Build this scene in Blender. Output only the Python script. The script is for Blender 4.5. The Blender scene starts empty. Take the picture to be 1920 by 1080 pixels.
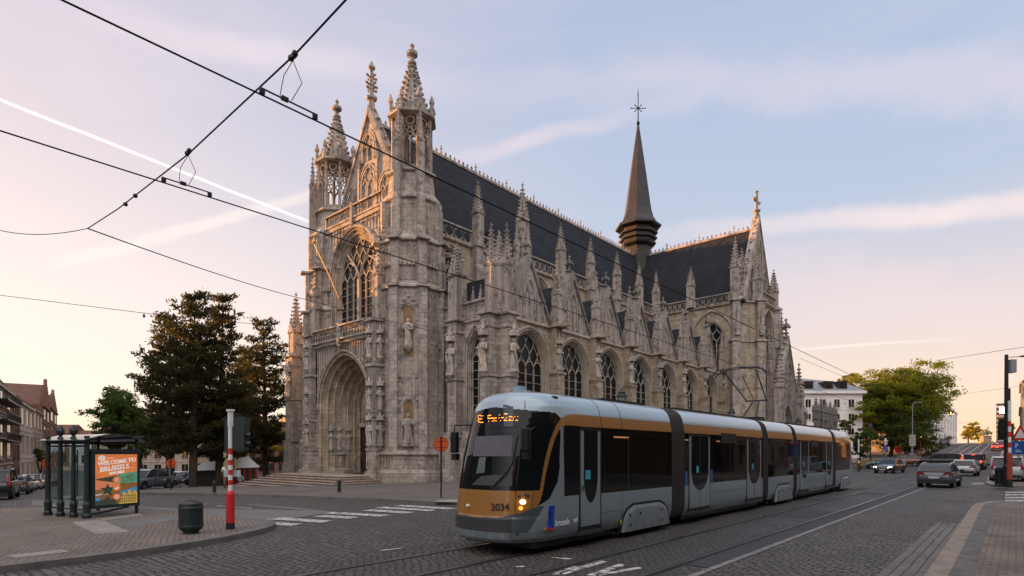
import bpy, math, random
from mathutils import Vector, Matrix
random.seed(11)
sc = bpy.context.scene
col = sc.collection
R = math.radians
sin, cos, pi = math.sin, math.cos, math.pi

# ---------------------------------------------------------------- camera model (street runs along +Y, camera at the origin)
FPX, HOR, YAW, EYE = 1075.0, 850.0, math.atan(945 / 1075.0), 2.05
ca, sa = cos(YAW), sin(YAW)

def gp(px, py, z=0.0):
    """where the sight line of a spot of the survey photo meets the level z"""
    xc = (px - 960) / FPX
    d = (EYE - z) * FPX / (py - HOR)
    return Vector((d * (xc * ca - sa), d * (xc * sa + ca), z))

def gd(px, d, z=0.0):
    xc = (px - 960) / FPX
    return Vector((d * (xc * ca - sa), d * (xc * sa + ca), z))

def gz(x, y):
    """height of the ground: the street is level to the church, then climbs to a crest; the square falls away to the left"""
    if y < 75: z = 0.0
    elif y < 95: z = 0.047 * (y - 75) ** 2 / 40
    elif y < 165: z = 0.47 + 0.047 * (y - 95)
    elif y < 185:
        k = y - 165
        z = 3.76 + 0.047 * k - 0.032 * k * k / 40
    else: z = 4.38 + 0.015 * (y - 185)
    if x < -24:
        k = -x - 24
        z -= 0.036 * k * k / 16 if k < 8 else 0.144 + 0.036 * (min(k, 90) - 8)
    return z

def gt(px, py, off=0.0):
    """spot of the survey photo on the sloping ground"""
    z = 0.0
    for _ in range(12):
        p = gp(px, py, min(z + off, 1.6)); z = gz(p.x, p.y)
    return Vector((p.x, p.y, z + off))

def gdz(px, d, off=0.0):
    p = gd(px, d); p.z = gz(p.x, p.y) + off
    return p

# ---------------------------------------------------------------- node materials
def nd(t, kind, ins=None, **props):
    n = t.nodes.new(kind)
    for k, v in props.items(): setattr(n, k, v)
    for k, v in (ins or {}).items():
        s = n.inputs[k]
        if isinstance(v, bpy.types.NodeSocket): t.links.new(v, s)
        else: s.default_value = v
    return n

def c4(c): return (c[0], c[1], c[2], 1.0)

def newmat(name):
    m = bpy.data.materials.new(name); m.use_nodes = True
    t = m.node_tree
    b = t.nodes['Principled BSDF']
    return m, t, b

def mixc(t, fac, a, b, blend='MIX'):
    n = t.nodes.new('ShaderNodeMix'); n.data_type = 'RGBA'; n.blend_type = blend
    for s, v in ((n.inputs[0], fac), (n.inputs[6], a), (n.inputs[7], b)):
        if isinstance(v, bpy.types.NodeSocket): t.links.new(v, s)
        elif isinstance(v, (int, float)): s.default_value = v
        else: s.default_value = c4(v)
    return n.outputs[2]

def mth(t, op, a, b=0.0, c=0.0, clamp=False):
    n = t.nodes.new('ShaderNodeMath'); n.operation = op; n.use_clamp = clamp
    for i, v in enumerate((a, b, c)):
        if isinstance(v, bpy.types.NodeSocket): t.links.new(v, n.inputs[i])
        else: n.inputs[i].default_value = v
    return n.outputs[0]

def ramp(t, fac, stops, interp='LINEAR'):
    n = t.nodes.new('ShaderNodeValToRGB'); n.color_ramp.interpolation = interp
    e = n.color_ramp.elements
    while len(e) < len(stops): e.new(0.5)
    for i, (p, c) in enumerate(stops):
        e[i].position = p
        e[i].color = c4(c) if not isinstance(c, (int, float)) else (c, c, c, 1)
    t.links.new(fac, n.inputs[0])
    return n.outputs[0]

def noise(t, vec, scale, detail=4.0, rough=0.55):
    return nd(t, 'ShaderNodeTexNoise', {'Vector': vec, 'Scale': scale, 'Detail': detail, 'Roughness': rough}).outputs['Fac']

def bump(t, b, h, dist=0.02, strength=1.0):
    n = nd(t, 'ShaderNodeBump', {'Height': h, 'Distance': dist, 'Strength': strength})
    t.links.new(n.outputs[0], b.inputs['Normal'])

def pos(t): return nd(t, 'ShaderNodeNewGeometry').outputs['Position']
def objpos(t): return nd(t, 'ShaderNodeTexCoord').outputs['Object']

def plain(name, c, rough=0.6, metal=0.0, var=0.12, scale=3.0, coat=0.0, spec=0.5, bmp=0.0, alpha=None):
    m, t, b = newmat(name)
    p = objpos(t)
    f = noise(t, p, scale, 5)
    dark = [x * (1 - var) for x in c]; light = [min(1, x * (1 + var)) for x in c]
    t.links.new(mixc(t, ramp(t, f, [(0.3, 0.0), (0.7, 1.0)]), dark, light), b.inputs['Base Color'])
    b.inputs['Roughness'].default_value = rough
    b.inputs['Metallic'].default_value = metal
    b.inputs['Coat Weight'].default_value = coat
    b.inputs['Specular IOR Level'].default_value = spec
    if bmp: bump(t, b, noise(t, p, scale * 8, 3), bmp)
    return m

def stone(name, base, joints=True, bw=0.62, bh=0.31, soot=0.55, warm=None, patch=None, crust=0.4):
    m, t, b = newmat(name)
    p = pos(t)
    s = nd(t, 'ShaderNodeSeparateXYZ', {0: p})
    u = mth(t, 'MULTIPLY_ADD', s.outputs[1], 0.83, s.outputs[0])
    base = tuple(base)
    c1 = [x * 1.12 for x in base]; c2 = [x * 0.80 for x in base]
    big = ramp(t, noise(t, p, 0.35, 5), [(0.35, 0.0), (0.7, 1.0)])
    warm = warm or (base[0] * 1.0, base[1] * 0.89, base[2] * 0.74)
    if joints:
        v = nd(t, 'ShaderNodeCombineXYZ', {0: u, 1: s.outputs[2], 2: 0.0}).outputs[0]
        br = nd(t, 'ShaderNodeTexBrick', {'Vector': v, 'Color1': c4(c1), 'Color2': c4(c2), 'Mortar': c4([x * 0.5 for x in base]),
                'Scale': 1.0, 'Mortar Size': 0.012, 'Mortar Smooth': 0.3, 'Bias': 0.0, 'Brick Width': bw, 'Row Height': bh})
        colr = br.outputs['Color']
    else:
        colr = mixc(t, noise(t, p, 2.2, 4), c2, c1)
    colr = mixc(t, mth(t, 'MULTIPLY', big, 0.55), colr, warm)
    # soot and rain streaks
    sv = nd(t, 'ShaderNodeVectorMath', {0: p, 1: (1.6, 1.6, 0.16)}, operation='MULTIPLY').outputs[0]
    st = ramp(t, noise(t, sv, 1.0, 6, 0.65), [(0.47, 0.0), (0.68, 1.0)])
    fine = ramp(t, noise(t, p, 5.0, 6, 0.7), [(0.4, 0.0), (0.75, 1.0)])
    colr = mixc(t, mth(t, 'MULTIPLY', st, soot), colr, [x * 0.30 for x in base])
    colr = mixc(t, mth(t, 'MULTIPLY', fine, 0.38), colr, [x * 0.45 for x in base])
    ck = ramp(t, noise(t, p, 1.7, 7, 0.72), [(0.50, 0.0), (0.60, 1.0)])
    colr = mixc(t, mth(t, 'MULTIPLY', ck, crust), colr, [x * 0.33 for x in base])
    if joints:
        pk = ramp(t, noise(t, nd(t, 'ShaderNodeVectorMath', {0: v, 1: (bw and 1 / bw * 0.55, 1 / bh * 0.5, 1.0)}, operation='MULTIPLY').outputs[0], 1.0, 1), [(0.62, 0.0), (0.66, 0.45)])
        colr = mixc(t, pk, colr, [min(1, x * 1.3) for x in base])
    t.links.new(colr, b.inputs['Base Color'])
    b.inputs['Roughness'].default_value = 0.9
    b.inputs['Specular IOR Level'].default_value = 0.25
    h = noise(t, p, 7.0, 5)
    if joints: h = mth(t, 'SUBTRACT', h, mth(t, 'MULTIPLY', br.outputs['Fac'], 0.9))
    bump(t, b, h, 0.03, 0.8)
    return m

def setts(name, base, w=0.2, h=0.13, rot=0.0, rough=0.55, joint=0.3, var=0.35, wob=0.05, msize=0.016, bd=0.02):
    """stone setts laid in rows"""
    m, t, b = newmat(name)
    p = pos(t)
    r = nd(t, 'ShaderNodeVectorRotate', {'Vector': p, 'Angle': rot}, rotation_type='Z_AXIS').outputs[0]
    wn = nd(t, 'ShaderNodeTexNoise', {'Vector': r, 'Scale': 1.3, 'Detail': 3.0}).outputs['Color']
    off = nd(t, 'ShaderNodeVectorMath', {0: wn, 1: (0.5, 0.5, 0.5)}, operation='SUBTRACT').outputs[0]
    off = nd(t, 'ShaderNodeVectorMath', {0: off, 'Scale': wob * 4}, operation='SCALE').outputs[0]
    wn2 = nd(t, 'ShaderNodeTexNoise', {'Vector': r, 'Scale': 9.0, 'Detail': 2.0}).outputs['Color']
    off2 = nd(t, 'ShaderNodeVectorMath', {0: wn2, 1: (0.5, 0.5, 0.5)}, operation='SUBTRACT').outputs[0]
    off2 = nd(t, 'ShaderNodeVectorMath', {0: off2, 'Scale': wob * 0.9}, operation='SCALE').outputs[0]
    v = nd(t, 'ShaderNodeVectorMath', {0: r, 1: off}, operation='ADD').outputs[0]
    v = nd(t, 'ShaderNodeVectorMath', {0: v, 1: off2}, operation='ADD').outputs[0]
    base = tuple(base)
    br = nd(t, 'ShaderNodeTexBrick', {'Vector': v, 'Color1': c4([x * (1 + var) for x in base]), 'Color2': c4([x * (1 - var) for x in base]),
            'Mortar': c4([x * joint for x in base]), 'Scale': 1.0, 'Mortar Size': msize, 'Mortar Smooth': 0.6, 'Bias': 0.0,
            'Brick Width': w, 'Row Height': h})
    n1 = noise(t, p, 0.30, 7, 0.68)
    n2 = noise(t, p, 25.0, 3)
    cc = mixc(t, ramp(t, n1, [(0.42, 0.0), (0.62, 0.75)]), br.outputs['Color'], [base[0] * 0.5, base[1] * 0.5, base[2] * 0.5])
    stn = ramp(t, noise(t, p, 0.9, 8, 0.75), [(0.58, 0.0), (0.66, 0.6)])
    cc = mixc(t, stn, cc, [base[0] * 0.3, base[1] * 0.3, base[2] * 0.31])
    cc = mixc(t, ramp(t, noise(t, p, 1.1, 5), [(0.5, 0.0), (0.8, 0.4)]), cc, [base[0] * 1.3, base[1] * 1.15, base[2] * 0.95])
    t.links.new(mixc(t, mth(t, 'MULTIPLY', n2, 0.45), cc, [x * 0.55 for x in base]), b.inputs['Base Color'])
    rr = mth(t, 'MULTIPLY_ADD', br.outputs['Fac'], 0.3, mth(t, 'MULTIPLY_ADD', n1, 0.3, rough - 0.15))
    t.links.new(rr, b.inputs['Roughness'])
    hh = mth(t, 'SUBTRACT', mth(t, 'MULTIPLY', n2, 0.35), br.outputs['Fac'])
    bump(t, b, hh, bd, 1.0)
    return m

def asphalt(name, base, rough=0.8):
    m, t, b = newmat(name)
    p = pos(t)
    f = noise(t, p, 0.6, 6, 0.65); g = noise(t, p, 60.0, 2)
    cc = mixc(t, ramp(t, f, [(0.3, 0.0), (0.75, 1.0)]), [x * 0.75 for x in base], [x * 1.25 for x in base])
    cc = mixc(t, mth(t, 'MULTIPLY', g, 0.5), cc, [x * 0.6 for x in base])
    t.links.new(cc, b.inputs['Base Color'])
    b.inputs['Roughness'].default_value = rough
    bump(t, b, g, 0.006, 0.6)
    return m

def worn_paint(name, base, under, amount=0.5):
    """road paint worn through to what it lies on"""
    m, t, b = newmat(name)
    p = pos(t)
    f = noise(t, p, 5.0, 8, 0.75)
    k = ramp(t, f, [(amount - 0.04, 0.0), (amount + 0.04, 1.0)])
    t.links.new(mixc(t, k, base, under), b.inputs['Base Color'])
    b.inputs['Roughness'].default_value = 0.7
    bump(t, b, f, 0.01, 0.6)
    return m

def glass_dark(name, c=(0.01, 0.012, 0.014), rough=0.06, wob=0.004, spec=0.5):
    m, t, b = newmat(name)
    p = objpos(t)
    t.links.new(mixc(t, noise(t, p, 1.2, 3), [x * 0.5 for x in c], [x * 1.6 for x in c]), b.inputs['Base Color'])
    b.inputs['Roughness'].default_value = rough
    b.inputs['Specular IOR Level'].default_value = spec
    bump(t, b, noise(t, p, 2.0, 2), wob, 0.5)
    return m

def glass_clear(name, tint=(0.85, 0.92, 0.92)):
    """thin pane: mostly see-through with a surface reflection"""
    m = bpy.data.materials.new(name); m.use_nodes = True
    t = m.node_tree; t.nodes.clear()
    o = nd(t, 'ShaderNodeOutputMaterial')
    tr = nd(t, 'ShaderNodeBsdfTransparent', {'Color': c4(tint)})
    gl = nd(t, 'ShaderNodeBsdfGlossy', {'Color': (1, 1, 1, 1), 'Roughness': 0.03})
    lw_ = nd(t, 'ShaderNodeLayerWeight', {'Blend': 0.5})
    frn = mth(t, 'MULTIPLY_ADD', mth(t, 'POWER', lw_.outputs['Facing'], 4.0), 0.5, 0.03)
    dirt = noise(t, pos(t), 3.0, 4)
    df = nd(t, 'ShaderNodeBsdfDiffuse', {'Color': (0.5, 0.52, 0.5, 1)})
    mx = nd(t, 'ShaderNodeMixShader', {0: frn, 1: tr.outputs[0], 2: gl.outputs[0]})
    mx2 = nd(t, 'ShaderNodeMixShader', {0: mth(t, 'MULTIPLY', dirt, 0.012), 1: mx.outputs[0], 2: df.outputs[0]})
    t.links.new(mx2.outputs[0], o.inputs[0])
    return m

def tinted_pane(name, tr):
    m = bpy.data.materials.new(name); m.use_nodes = True
    t = m.node_tree; t.nodes.clear()
    o = nd(t, 'ShaderNodeOutputMaterial')
    T = nd(t, 'ShaderNodeBsdfTransparent', {'Color': (tr * 0.92, tr, tr, 1)})
    n = nd(t, 'ShaderNodeBump', {'Height': noise(t, objpos(t), 1.2, 2), 'Distance': 0.004, 'Strength': 0.5})
    G = nd(t, 'ShaderNodeBsdfGlossy', {'Color': (1, 1, 1, 1), 'Roughness': 0.03, 'Normal': n.outputs[0]})
    lw_ = nd(t, 'ShaderNodeLayerWeight', {'Blend': 0.5})
    k = mth(t, 'MULTIPLY_ADD', mth(t, 'POWER', lw_.outputs['Facing'], 4.0), 0.6, 0.045)
    mx = nd(t, 'ShaderNodeMixShader', {0: k, 1: T.outputs[0], 2: G.outputs[0]})
    t.links.new(mx.outputs[0], o.inputs[0])
    return m

def emit(name, c, strength):
    m, t, b = newmat(name)
    b.inputs['Base Color'].default_value = c4([x * 0.3 for x in c])
    b.inputs['Emission Color'].default_value = c4(c)
    f = noise(t, objpos(t), 30.0, 2)
    t.links.new(mth(t, 'MULTIPLY', mth(t, 'MULTIPLY_ADD', f, 0.6, 0.7), strength), b.inputs['Emission Strength'])
    return m

def leafmat(name, c, c2, trans=0.35):
    m = bpy.data.materials.new(name); m.use_nodes = True
    t = m.node_tree; t.nodes.clear()
    o = nd(t, 'ShaderNodeOutputMaterial')
    p = pos(t)
    rnd = noise(t, p, 2.6, 3)
    cc = mixc(t, ramp(t, rnd, [(0.3, 0.0), (0.7, 1.0)]), c, c2)
    d = nd(t, 'ShaderNodeBsdfPrincipled', {'Base Color': cc, 'Roughness': 0.6, 'Specular IOR Level': 0.25})
    tr = nd(t, 'ShaderNodeBsdfTranslucent', {'Color': mixc(t, 0.5, cc, [x * 1.6 for x in c2])})
    mx = nd(t, 'ShaderNodeMixShader', {0: trans, 1: d.outputs[0], 2: tr.outputs[0]})
    t.links.new(mx.outputs[0], o.inputs[0])
    return m

M = {}
M['ashlar'] = stone('pale_ashlar', (0.44, 0.395, 0.352), soot=0.78, crust=0.55)
M['ashlar_warm'] = stone('sandy_ashlar', (0.45, 0.38, 0.295), soot=0.66, crust=0.5)
M['carved'] = stone('carved_stone', (0.44, 0.393, 0.350), joints=False, soot=0.85, crust=0.9)
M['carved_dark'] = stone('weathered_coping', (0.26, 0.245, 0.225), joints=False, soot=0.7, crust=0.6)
M['statue'] = stone('statue_stone', (0.50, 0.46, 0.41), joints=False, soot=0.6, crust=0.6)
M['plinth'] = stone('blue_plinth_stone', (0.30, 0.29, 0.28), bw=1.1, bh=0.4)
M['trace'] = stone('tracery_stone', (0.46, 0.41, 0.34), joints=False, soot=0.45)
M['lead_glass'] = glass_dark('leaded_glass', (0.010, 0.010, 0.012), 0.25, 0.02, 0.22)
M['void'] = plain('dark_opening', (0.008, 0.008, 0.008), 0.9)
M['oak'] = plain('dark_oak_door', (0.03, 0.02, 0.014), 0.6)
M['glass'] = glass_dark('window_glass')
M['black'] = plain('black_metal', (0.012, 0.014, 0.015), 0.42, 0.0)
M['rubber'] = plain('rubber', (0.012, 0.012, 0.012), 0.75)
M['steel'] = plain('rail_steel', (0.42, 0.39, 0.36), 0.24, 0.9, scale=8)
M['cable'] = plain('cable', (0.005, 0.005, 0.006), 0.6, spec=0.15)
M['white_paint'] = plain('white_paint', (0.72, 0.72, 0.70), 0.45, var=0.08)
M['red_paint'] = plain('red_paint', (0.55, 0.025, 0.02), 0.4)
M['clear'] = glass_clear('clear_glass')
M['zinc'] = plain('zinc', (0.25, 0.27, 0.29), 0.5, 0.3)

def slate_mat(name, base, row=0.24, w=0.3, rough=0.55):
    m, t, b = newmat(name)
    p = pos(t)
    s = nd(t, 'ShaderNodeSeparateXYZ', {0: p})
    u = mth(t, 'MULTIPLY_ADD', s.outputs[1], 0.9, s.outputs[0])
    v = nd(t, 'ShaderNodeCombineXYZ', {0: u, 1: s.outputs[2], 2: 0.0}).outputs[0]
    br = nd(t, 'ShaderNodeTexBrick', {'Vector': v, 'Color1': c4([x * 1.5 for x in base]), 'Color2': c4([x * 0.65 for x in base]),
            'Mortar': c4([x * 0.35 for x in base]), 'Scale': 1.0, 'Mortar Size': 0.012, 'Brick Width': w, 'Row Height': row})
    n = ramp(t, noise(t, p, 0.5, 6, 0.65), [(0.35, 0.0), (0.7, 1.0)])
    t.links.new(mixc(t, mth(t, 'MULTIPLY', n, 0.5), br.outputs['Color'], [base[0] * 1.6, base[1] * 1.45, base[2] * 1.2]), b.inputs['Base Color'])
    t.links.new(mth(t, 'MULTIPLY_ADD', n, 0.25, rough - 0.1), b.inputs['Roughness']); b.inputs['Specular IOR Level'].default_value = 0.25
    bump(t, b, mth(t, 'SUBTRACT', noise(t, p, 6.0, 4), br.outputs['Fac']), 0.03, 0.7)
    return m
M['slate'] = slate_mat('slate', (0.013, 0.015, 0.021), rough=0.75)
M['lead'] = plain('weathered_lead', (0.026, 0.021, 0.020), 0.5, 0.0, var=0.4, scale=1.0, spec=0.4)
M['niche_back'] = stone('niche_back_stone', (0.30, 0.205, 0.12), joints=False, soot=0.5)

# ---------------------------------------------------------------- mesh builder
WM = {}   # world matrix of every object that may be a parent

class MB:
    def __init__(s): s.v = []; s.f = []; s.mi = []; s.cur = 0
    def vert(s, p): s.v.append((p[0], p[1], p[2])); return len(s.v) - 1
    def face(s, pts):
        i = len(s.v)
        s.v.extend((p[0], p[1], p[2]) for p in pts)
        s.f.append(tuple(range(i, i + len(pts)))); s.mi.append(s.cur)
    def idx(s, ids): s.f.append(tuple(ids)); s.mi.append(s.cur)
    def hexa(s, p):
        i = len(s.v); s.v.extend((q[0], q[1], q[2]) for q in p)
        for q in ((0, 3, 2, 1), (4, 5, 6, 7), (0, 1, 5, 4), (1, 2, 6, 5), (2, 3, 7, 6), (3, 0, 4, 7)):
            s.f.append(tuple(i + k for k in q)); s.mi.append(s.cur)
    def box(s, x0, x1, y0, y1, z0, z1):
        s.hexa([(x0, y0, z0), (x1, y0, z0), (x1, y1, z0), (x0, y1, z0), (x0, y0, z1), (x1, y0, z1), (x1, y1, z1), (x0, y1, z1)])
    def boxf(s, f, u0, u1, z0, z1, w0, w1):
        s.hexa([f(u0, z0, w1), f(u1, z0, w1), f(u1, z0, w0), f(u0, z0, w0), f(u0, z1, w1), f(u1, z1, w1), f(u1, z1, w0), f(u0, z1, w0)])
    def cbox(s, c, sx, sy, sz, rz=0.0):
        a, b = cos(rz), sin(rz)
        q = []
        for dz in (-sz / 2, sz / 2):
            for dx, dy in ((-sx / 2, -sy / 2), (sx / 2, -sy / 2), (sx / 2, sy / 2), (-sx / 2, sy / 2)):
                q.append((c[0] + dx * a - dy * b, c[1] + dx * b + dy * a, c[2] + dz))
        s.hexa(q)
    def rings(s, rs, closed=True, caps=(False, False)):
        """skin a list of equally long point rings"""
        n = len(rs[0]); base = len(s.v)
        for r in rs: s.v.extend((p[0], p[1], p[2]) for p in r)
        for j in range(len(rs) - 1):
            for i in range(n if closed else n - 1):
                k = (i + 1) % n
                s.f.append((base + j * n + i, base + j * n + k, base + (j + 1) * n + k, base + (j + 1) * n + i)); s.mi.append(s.cur)
        if caps[0]: s.f.append(tuple(base + i for i in reversed(range(n)))); s.mi.append(s.cur)
        if caps[1]: s.f.append(tuple(base + (len(rs) - 1) * n + i for i in range(n))); s.mi.append(s.cur)
    def tube(s, pts, r, n=4, caps=True):
        pts = [Vector(p) for p in pts]
        if len(pts) < 2: return
        rs = r if isinstance(r, (list, tuple)) else [r] * len(pts)
        rings = []; prev = None
        for i, p in enumerate(pts):
            d = (pts[min(i + 1, len(pts) - 1)] - pts[max(i - 1, 0)])
            if d.length < 1e-9: d = Vector((0, 0, 1))
            d.normalize()
            if prev is None:
                a = Vector((0, 0, 1)) if abs(d.z) < 0.9 else Vector((1, 0, 0))
                prev = d.cross(a).normalized()
            else:
                prev = (prev - d * prev.dot(d))
                if prev.length < 1e-6: prev = d.cross(Vector((0.3, 0.5, 0.8)))
                prev.normalize()
            b = d.cross(prev)
            ph = pi / n
            rings.append([p + (prev * cos(2 * pi * k / n + ph) + b * sin(2 * pi * k / n + ph)) * rs[i] for k in range(n)])
        s.rings(rings, True, (caps, caps))
    def lathe(s, prof, n, c, ph=0.0, sx=1.0, sy=1.0, caps=(True, True)):
        """prof: (radius, z) pairs round a vertical axis through c"""
        s.rings([[(c[0] + r * sx * cos(2 * pi * k / n + ph), c[1] + r * sy * sin(2 * pi * k / n + ph), c[2] + z) for k in range(n)] for r, z in prof], True, caps)
    def prism(s, poly, f, w0, w1):
        """extrude a (u, z) outline along w of the frame f"""
        n = len(poly)
        a = [f(u, z, w0) for u, z in poly]; b = [f(u, z, w1) for u, z in poly]
        i = len(s.v); s.v.extend(tuple(p) for p in a + b)
        s.f.append(tuple(i + k for k in range(n))); s.mi.append(s.cur)
        s.f.append(tuple(i + n + k for k in reversed(range(n)))); s.mi.append(s.cur)
        for k in range(n):
            l = (k + 1) % n
            s.f.append((i + k, i + n + k, i + n + l, i + l)); s.mi.append(s.cur)
    def blob(s, c, r, sx=1, sy=1, sz=1, n=8, m=5):
        pr = [(r * sin(pi * j / m), -r * cos(pi * j / m)) for j in range(m + 1)]
        s.rings([[(c[0] + max(q, 1e-4) * sx * cos(2 * pi * k / n), c[1] + max(q, 1e-4) * sy * sin(2 * pi * k / n), c[2] + z * sz) for k in range(n)] for q, z in pr])
    def add(s, o):
        i = len(s.v); s.v.extend(o.v)
        s.f.extend(tuple(k + i for k in q) for q in o.f); s.mi.extend(m + s.cur for m in o.mi)
    def build(s, name, mat, parent=None, smooth=False, label=None, cat=None, group=None, kind=None, local=False):
        me = bpy.data.meshes.new(name)
        if parent is not None and not local:
            inv = WM[parent.name].inverted()
            vs = [tuple(inv @ Vector(p)) for p in s.v]
        else: vs = s.v
        me.from_pydata(vs, [], s.f)
        for m in (mat if isinstance(mat, (list, tuple)) else [mat]): me.materials.append(m)
        if max(s.mi, default=0) > 0: me.polygons.foreach_set('material_index', s.mi)
        if smooth: me.polygons.foreach_set('use_smooth', [True] * len(s.f))
        me.update()
        o = bpy.data.objects.new(name, me); col.objects.link(o)
        if parent is not None:
            o.parent = parent; WM[o.name] = WM[parent.name].copy()
        else: WM[o.name] = Matrix.Identity(4)
        tag(o, label, cat, group, kind)
        return o

def tag(o, label=None, cat=None, group=None, kind=None):
    if label: o['label'] = label
    if cat: o['category'] = cat
    if group: o['group'] = group
    if kind: o['kind'] = kind
    return o

def thing(name, loc, rz=0.0, label=None, cat=None, group=None):
    o = bpy.data.objects.new(name, None); col.objects.link(o)
    o.location = loc; o.rotation_euler = (0, 0, rz); o.empty_display_size = 0.3
    WM[o.name] = Matrix.Translation(Vector(loc)) @ Matrix.Rotation(rz, 4, 'Z')
    return tag(o, label, cat, group)

def dup(src, loc, rz=0.0, label=None, group=None, mats=None, scale=None):
    """copy a thing with its parts and their sub-parts"""
    r = src.copy(); col.objects.link(r)
    r.location = loc; r.rotation_euler = (0, 0, rz)
    if scale: r.scale = scale
    if label: r['label'] = label
    if group: r['group'] = group
    def kids(a, b):
        for ch in list(a.children):
            c = ch.copy(); col.objects.link(c); c.parent = b
            if mats and c.type == 'MESH' and c.data.materials and c.data.materials[0].name in mats:
                c.data = c.data.copy()
                for i, mm in enumerate(c.data.materials):
                    if mm.name in mats: c.data.materials[i] = mats[mm.name]
            kids(ch, c)
    kids(src, r)
    return r

def Fr(o, u, w):
    """frame on a wall: u along it, z up, w out of it"""
    o = Vector(o); u = Vector((u[0], u[1], 0)).normalized(); w = Vector((w[0], w[1], 0)).normalized()
    ox, oy, oz = o; ux, uy = u.x, u.y; wx, wy = w.x, w.y
    return lambda a, z, b=0.0: (ox + a * ux + b * wx, oy + a * uy + b * wy, oz + z)

def text_mesh(txt, size, f, u, z, w, depth=0.004, align='LEFT', shear=0.0, bold=0.0, stretch=1.0):
    """a word as solid letters set on the frame f"""
    cu = bpy.data.curves.new('lettering', 'FONT'); cu.body = txt; cu.size = size
    cu.align_x = align; cu.extrude = depth / 2; cu.shear = shear; cu.offset = bold; cu.resolution_u = 3
    o = bpy.data.objects.new('lettering', cu); col.objects.link(o)
    dg = bpy.context.evaluated_depsgraph_get()
    me = bpy.data.meshes.new_from_object(o.evaluated_get(dg))
    mb = MB()
    mb.v = [tuple(f(u + v.co.x * stretch, z + v.co.y, w + v.co.z)) for v in me.vertices]
    mb.f = [tuple(p.vertices) for p in me.polygons]; mb.mi = [0] * len(mb.f)
    bpy.data.objects.remove(o); bpy.data.curves.remove(cu); bpy.data.meshes.remove(me)
    return mb
# ================================================================ Gothic toolkit
def arch_pts(cx, a, h, zs, n=10):
    r = (a * a + h * h) / (2 * a); t1 = math.acos(max(-1, min(1, (r - a) / r)))
    L = [(cx - a + r - r * cos(t1 * i / n), zs + r * sin(t1 * i / n)) for i in range(n + 1)]
    return L + [(2 * cx - u, z) for u, z in reversed(L[:-1])]

def arch_curve(cx, a, h, zs, zb, n=10):
    return [(cx - a, zb)] + arch_pts(cx, a, h, zs, n) + [(cx + a, zb)]

def shrink(a, h, da):
    """same centres, radius less da"""
    r = (a * a + h * h) / (2 * a); c = r - a
    return a - da, math.sqrt(max((r - da) ** 2 - c * c, 0.01))

def inside_arch(u, z, cx, a, h, zs, m=0.02):
    if z <= zs: return abs(u - cx) < a - m
    r = (a * a + h * h) / (2 * a)
    return math.hypot(u - (cx - a + r), z - zs) < r - m and math.hypot(u - (cx + a - r), z - zs) < r - m

def strip(mb, f, c1, w1, c2, w2):
    for i in range(len(c1) - 1):
        mb.face([f(*c1[i], w1), f(*c1[i + 1], w1), f(*c2[i + 1], w2), f(*c2[i], w2)])

def orders(mb, f, cx, zb, zs, a, h, steps, w=0.0, n=10, rolls=0.0):
    """stepped, splayed mouldings round a pointed opening; returns the innermost arch"""
    for da, dw in steps:
        a2, h2 = shrink(a, h, da)
        strip(mb, f, arch_curve(cx, a, h, zs, zb, n), w, arch_curve(cx, a2, h2, zs, zb, n), w + dw)
        a, h, w = a2, h2, w + dw
        if rolls: mb.tube([f(u, z, w) for u, z in arch_curve(cx, a, h, zs, zb, n)], rolls, 5)
    return a, h, w

def wall_arch(mb, f, u0, u1, z0, z1, cx, zb, zs, a, h, w=0.0, n=10):
    """wall with a pointed opening"""
    L = arch_pts(cx, a, h, zs, n)
    half = len(L) // 2
    if zb > z0: mb.face([f(u0, z0, w), f(u1, z0, w), f(u1, zb, w), f(u0, zb, w)])
    l = [(cx - a, zb)] + L[:half + 1]; r = [(cx + a, zb)] + list(reversed(L))[:half + 1]
    for i in range(len(l) - 1):
        mb.face([f(u0, l[i][1], w), f(*l[i], w), f(*l[i + 1], w), f(u0, l[i + 1][1], w)])
        mb.face([f(*r[i], w), f(u1, r[i][1], w), f(u1, r[i + 1][1], w), f(*r[i + 1], w)])
    mb.face([f(u0, zs + h, w), f(u1, zs + h, w), f(u1, z1, w), f(u0, z1, w)])

def tracery(mb, f, cx, zb, zs, a, h, nl, w, r=0.05, bars=0.62, dep=0.0):
    lw = 2 * a / nl
    zt = zs - lw * 0.35
    for k in range(nl + 1):
        u = cx - a + k * lw
        if 0 < k < nl: mb.boxf(f, u - r, u + r, zb, zt, w - r, w + r * 1.4)
    for k in range(nl):
        mb.tube([f(u, z, w) for u, z in arch_pts(cx - a + (k + 0.5) * lw, lw / 2, lw * 0.62, zt, 5)], r * 0.8, 4)
    p = lw * 0.95
    for k in range(nl + 1):
        for sgn in (-1, 1):
            run = []
            for i in range(60):
                z = zt + 0.12 * lw + i * p / 8
                t = i / 8
                u = cx - a + k * lw + sgn * lw / 2 * (1 - cos(pi * t)) / 2
                if inside_arch(u, z, cx, a, h, zs, 0.0) and z < zs + h: run.append(f(u, z, w))
                else:
                    if len(run) > 1: mb.tube(run, r * 0.85, 4, False)
                    run = []
            if len(run) > 1: mb.tube(run, r * 0.85, 4, False)
    if bars:
        z = zb + bars
        while z < zt:
            mb.boxf(f, cx - a, cx + a, z - 0.018, z + 0.018, w - 0.01, w + 0.03); z += bars

def pane(mb, f, cx, zb, zs, a, h, w, n=10):
    c = arch_curve(cx, a, h, zs, zb, n)
    mb.face([f(u, z, w) for u, z in reversed(c)])

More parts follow.
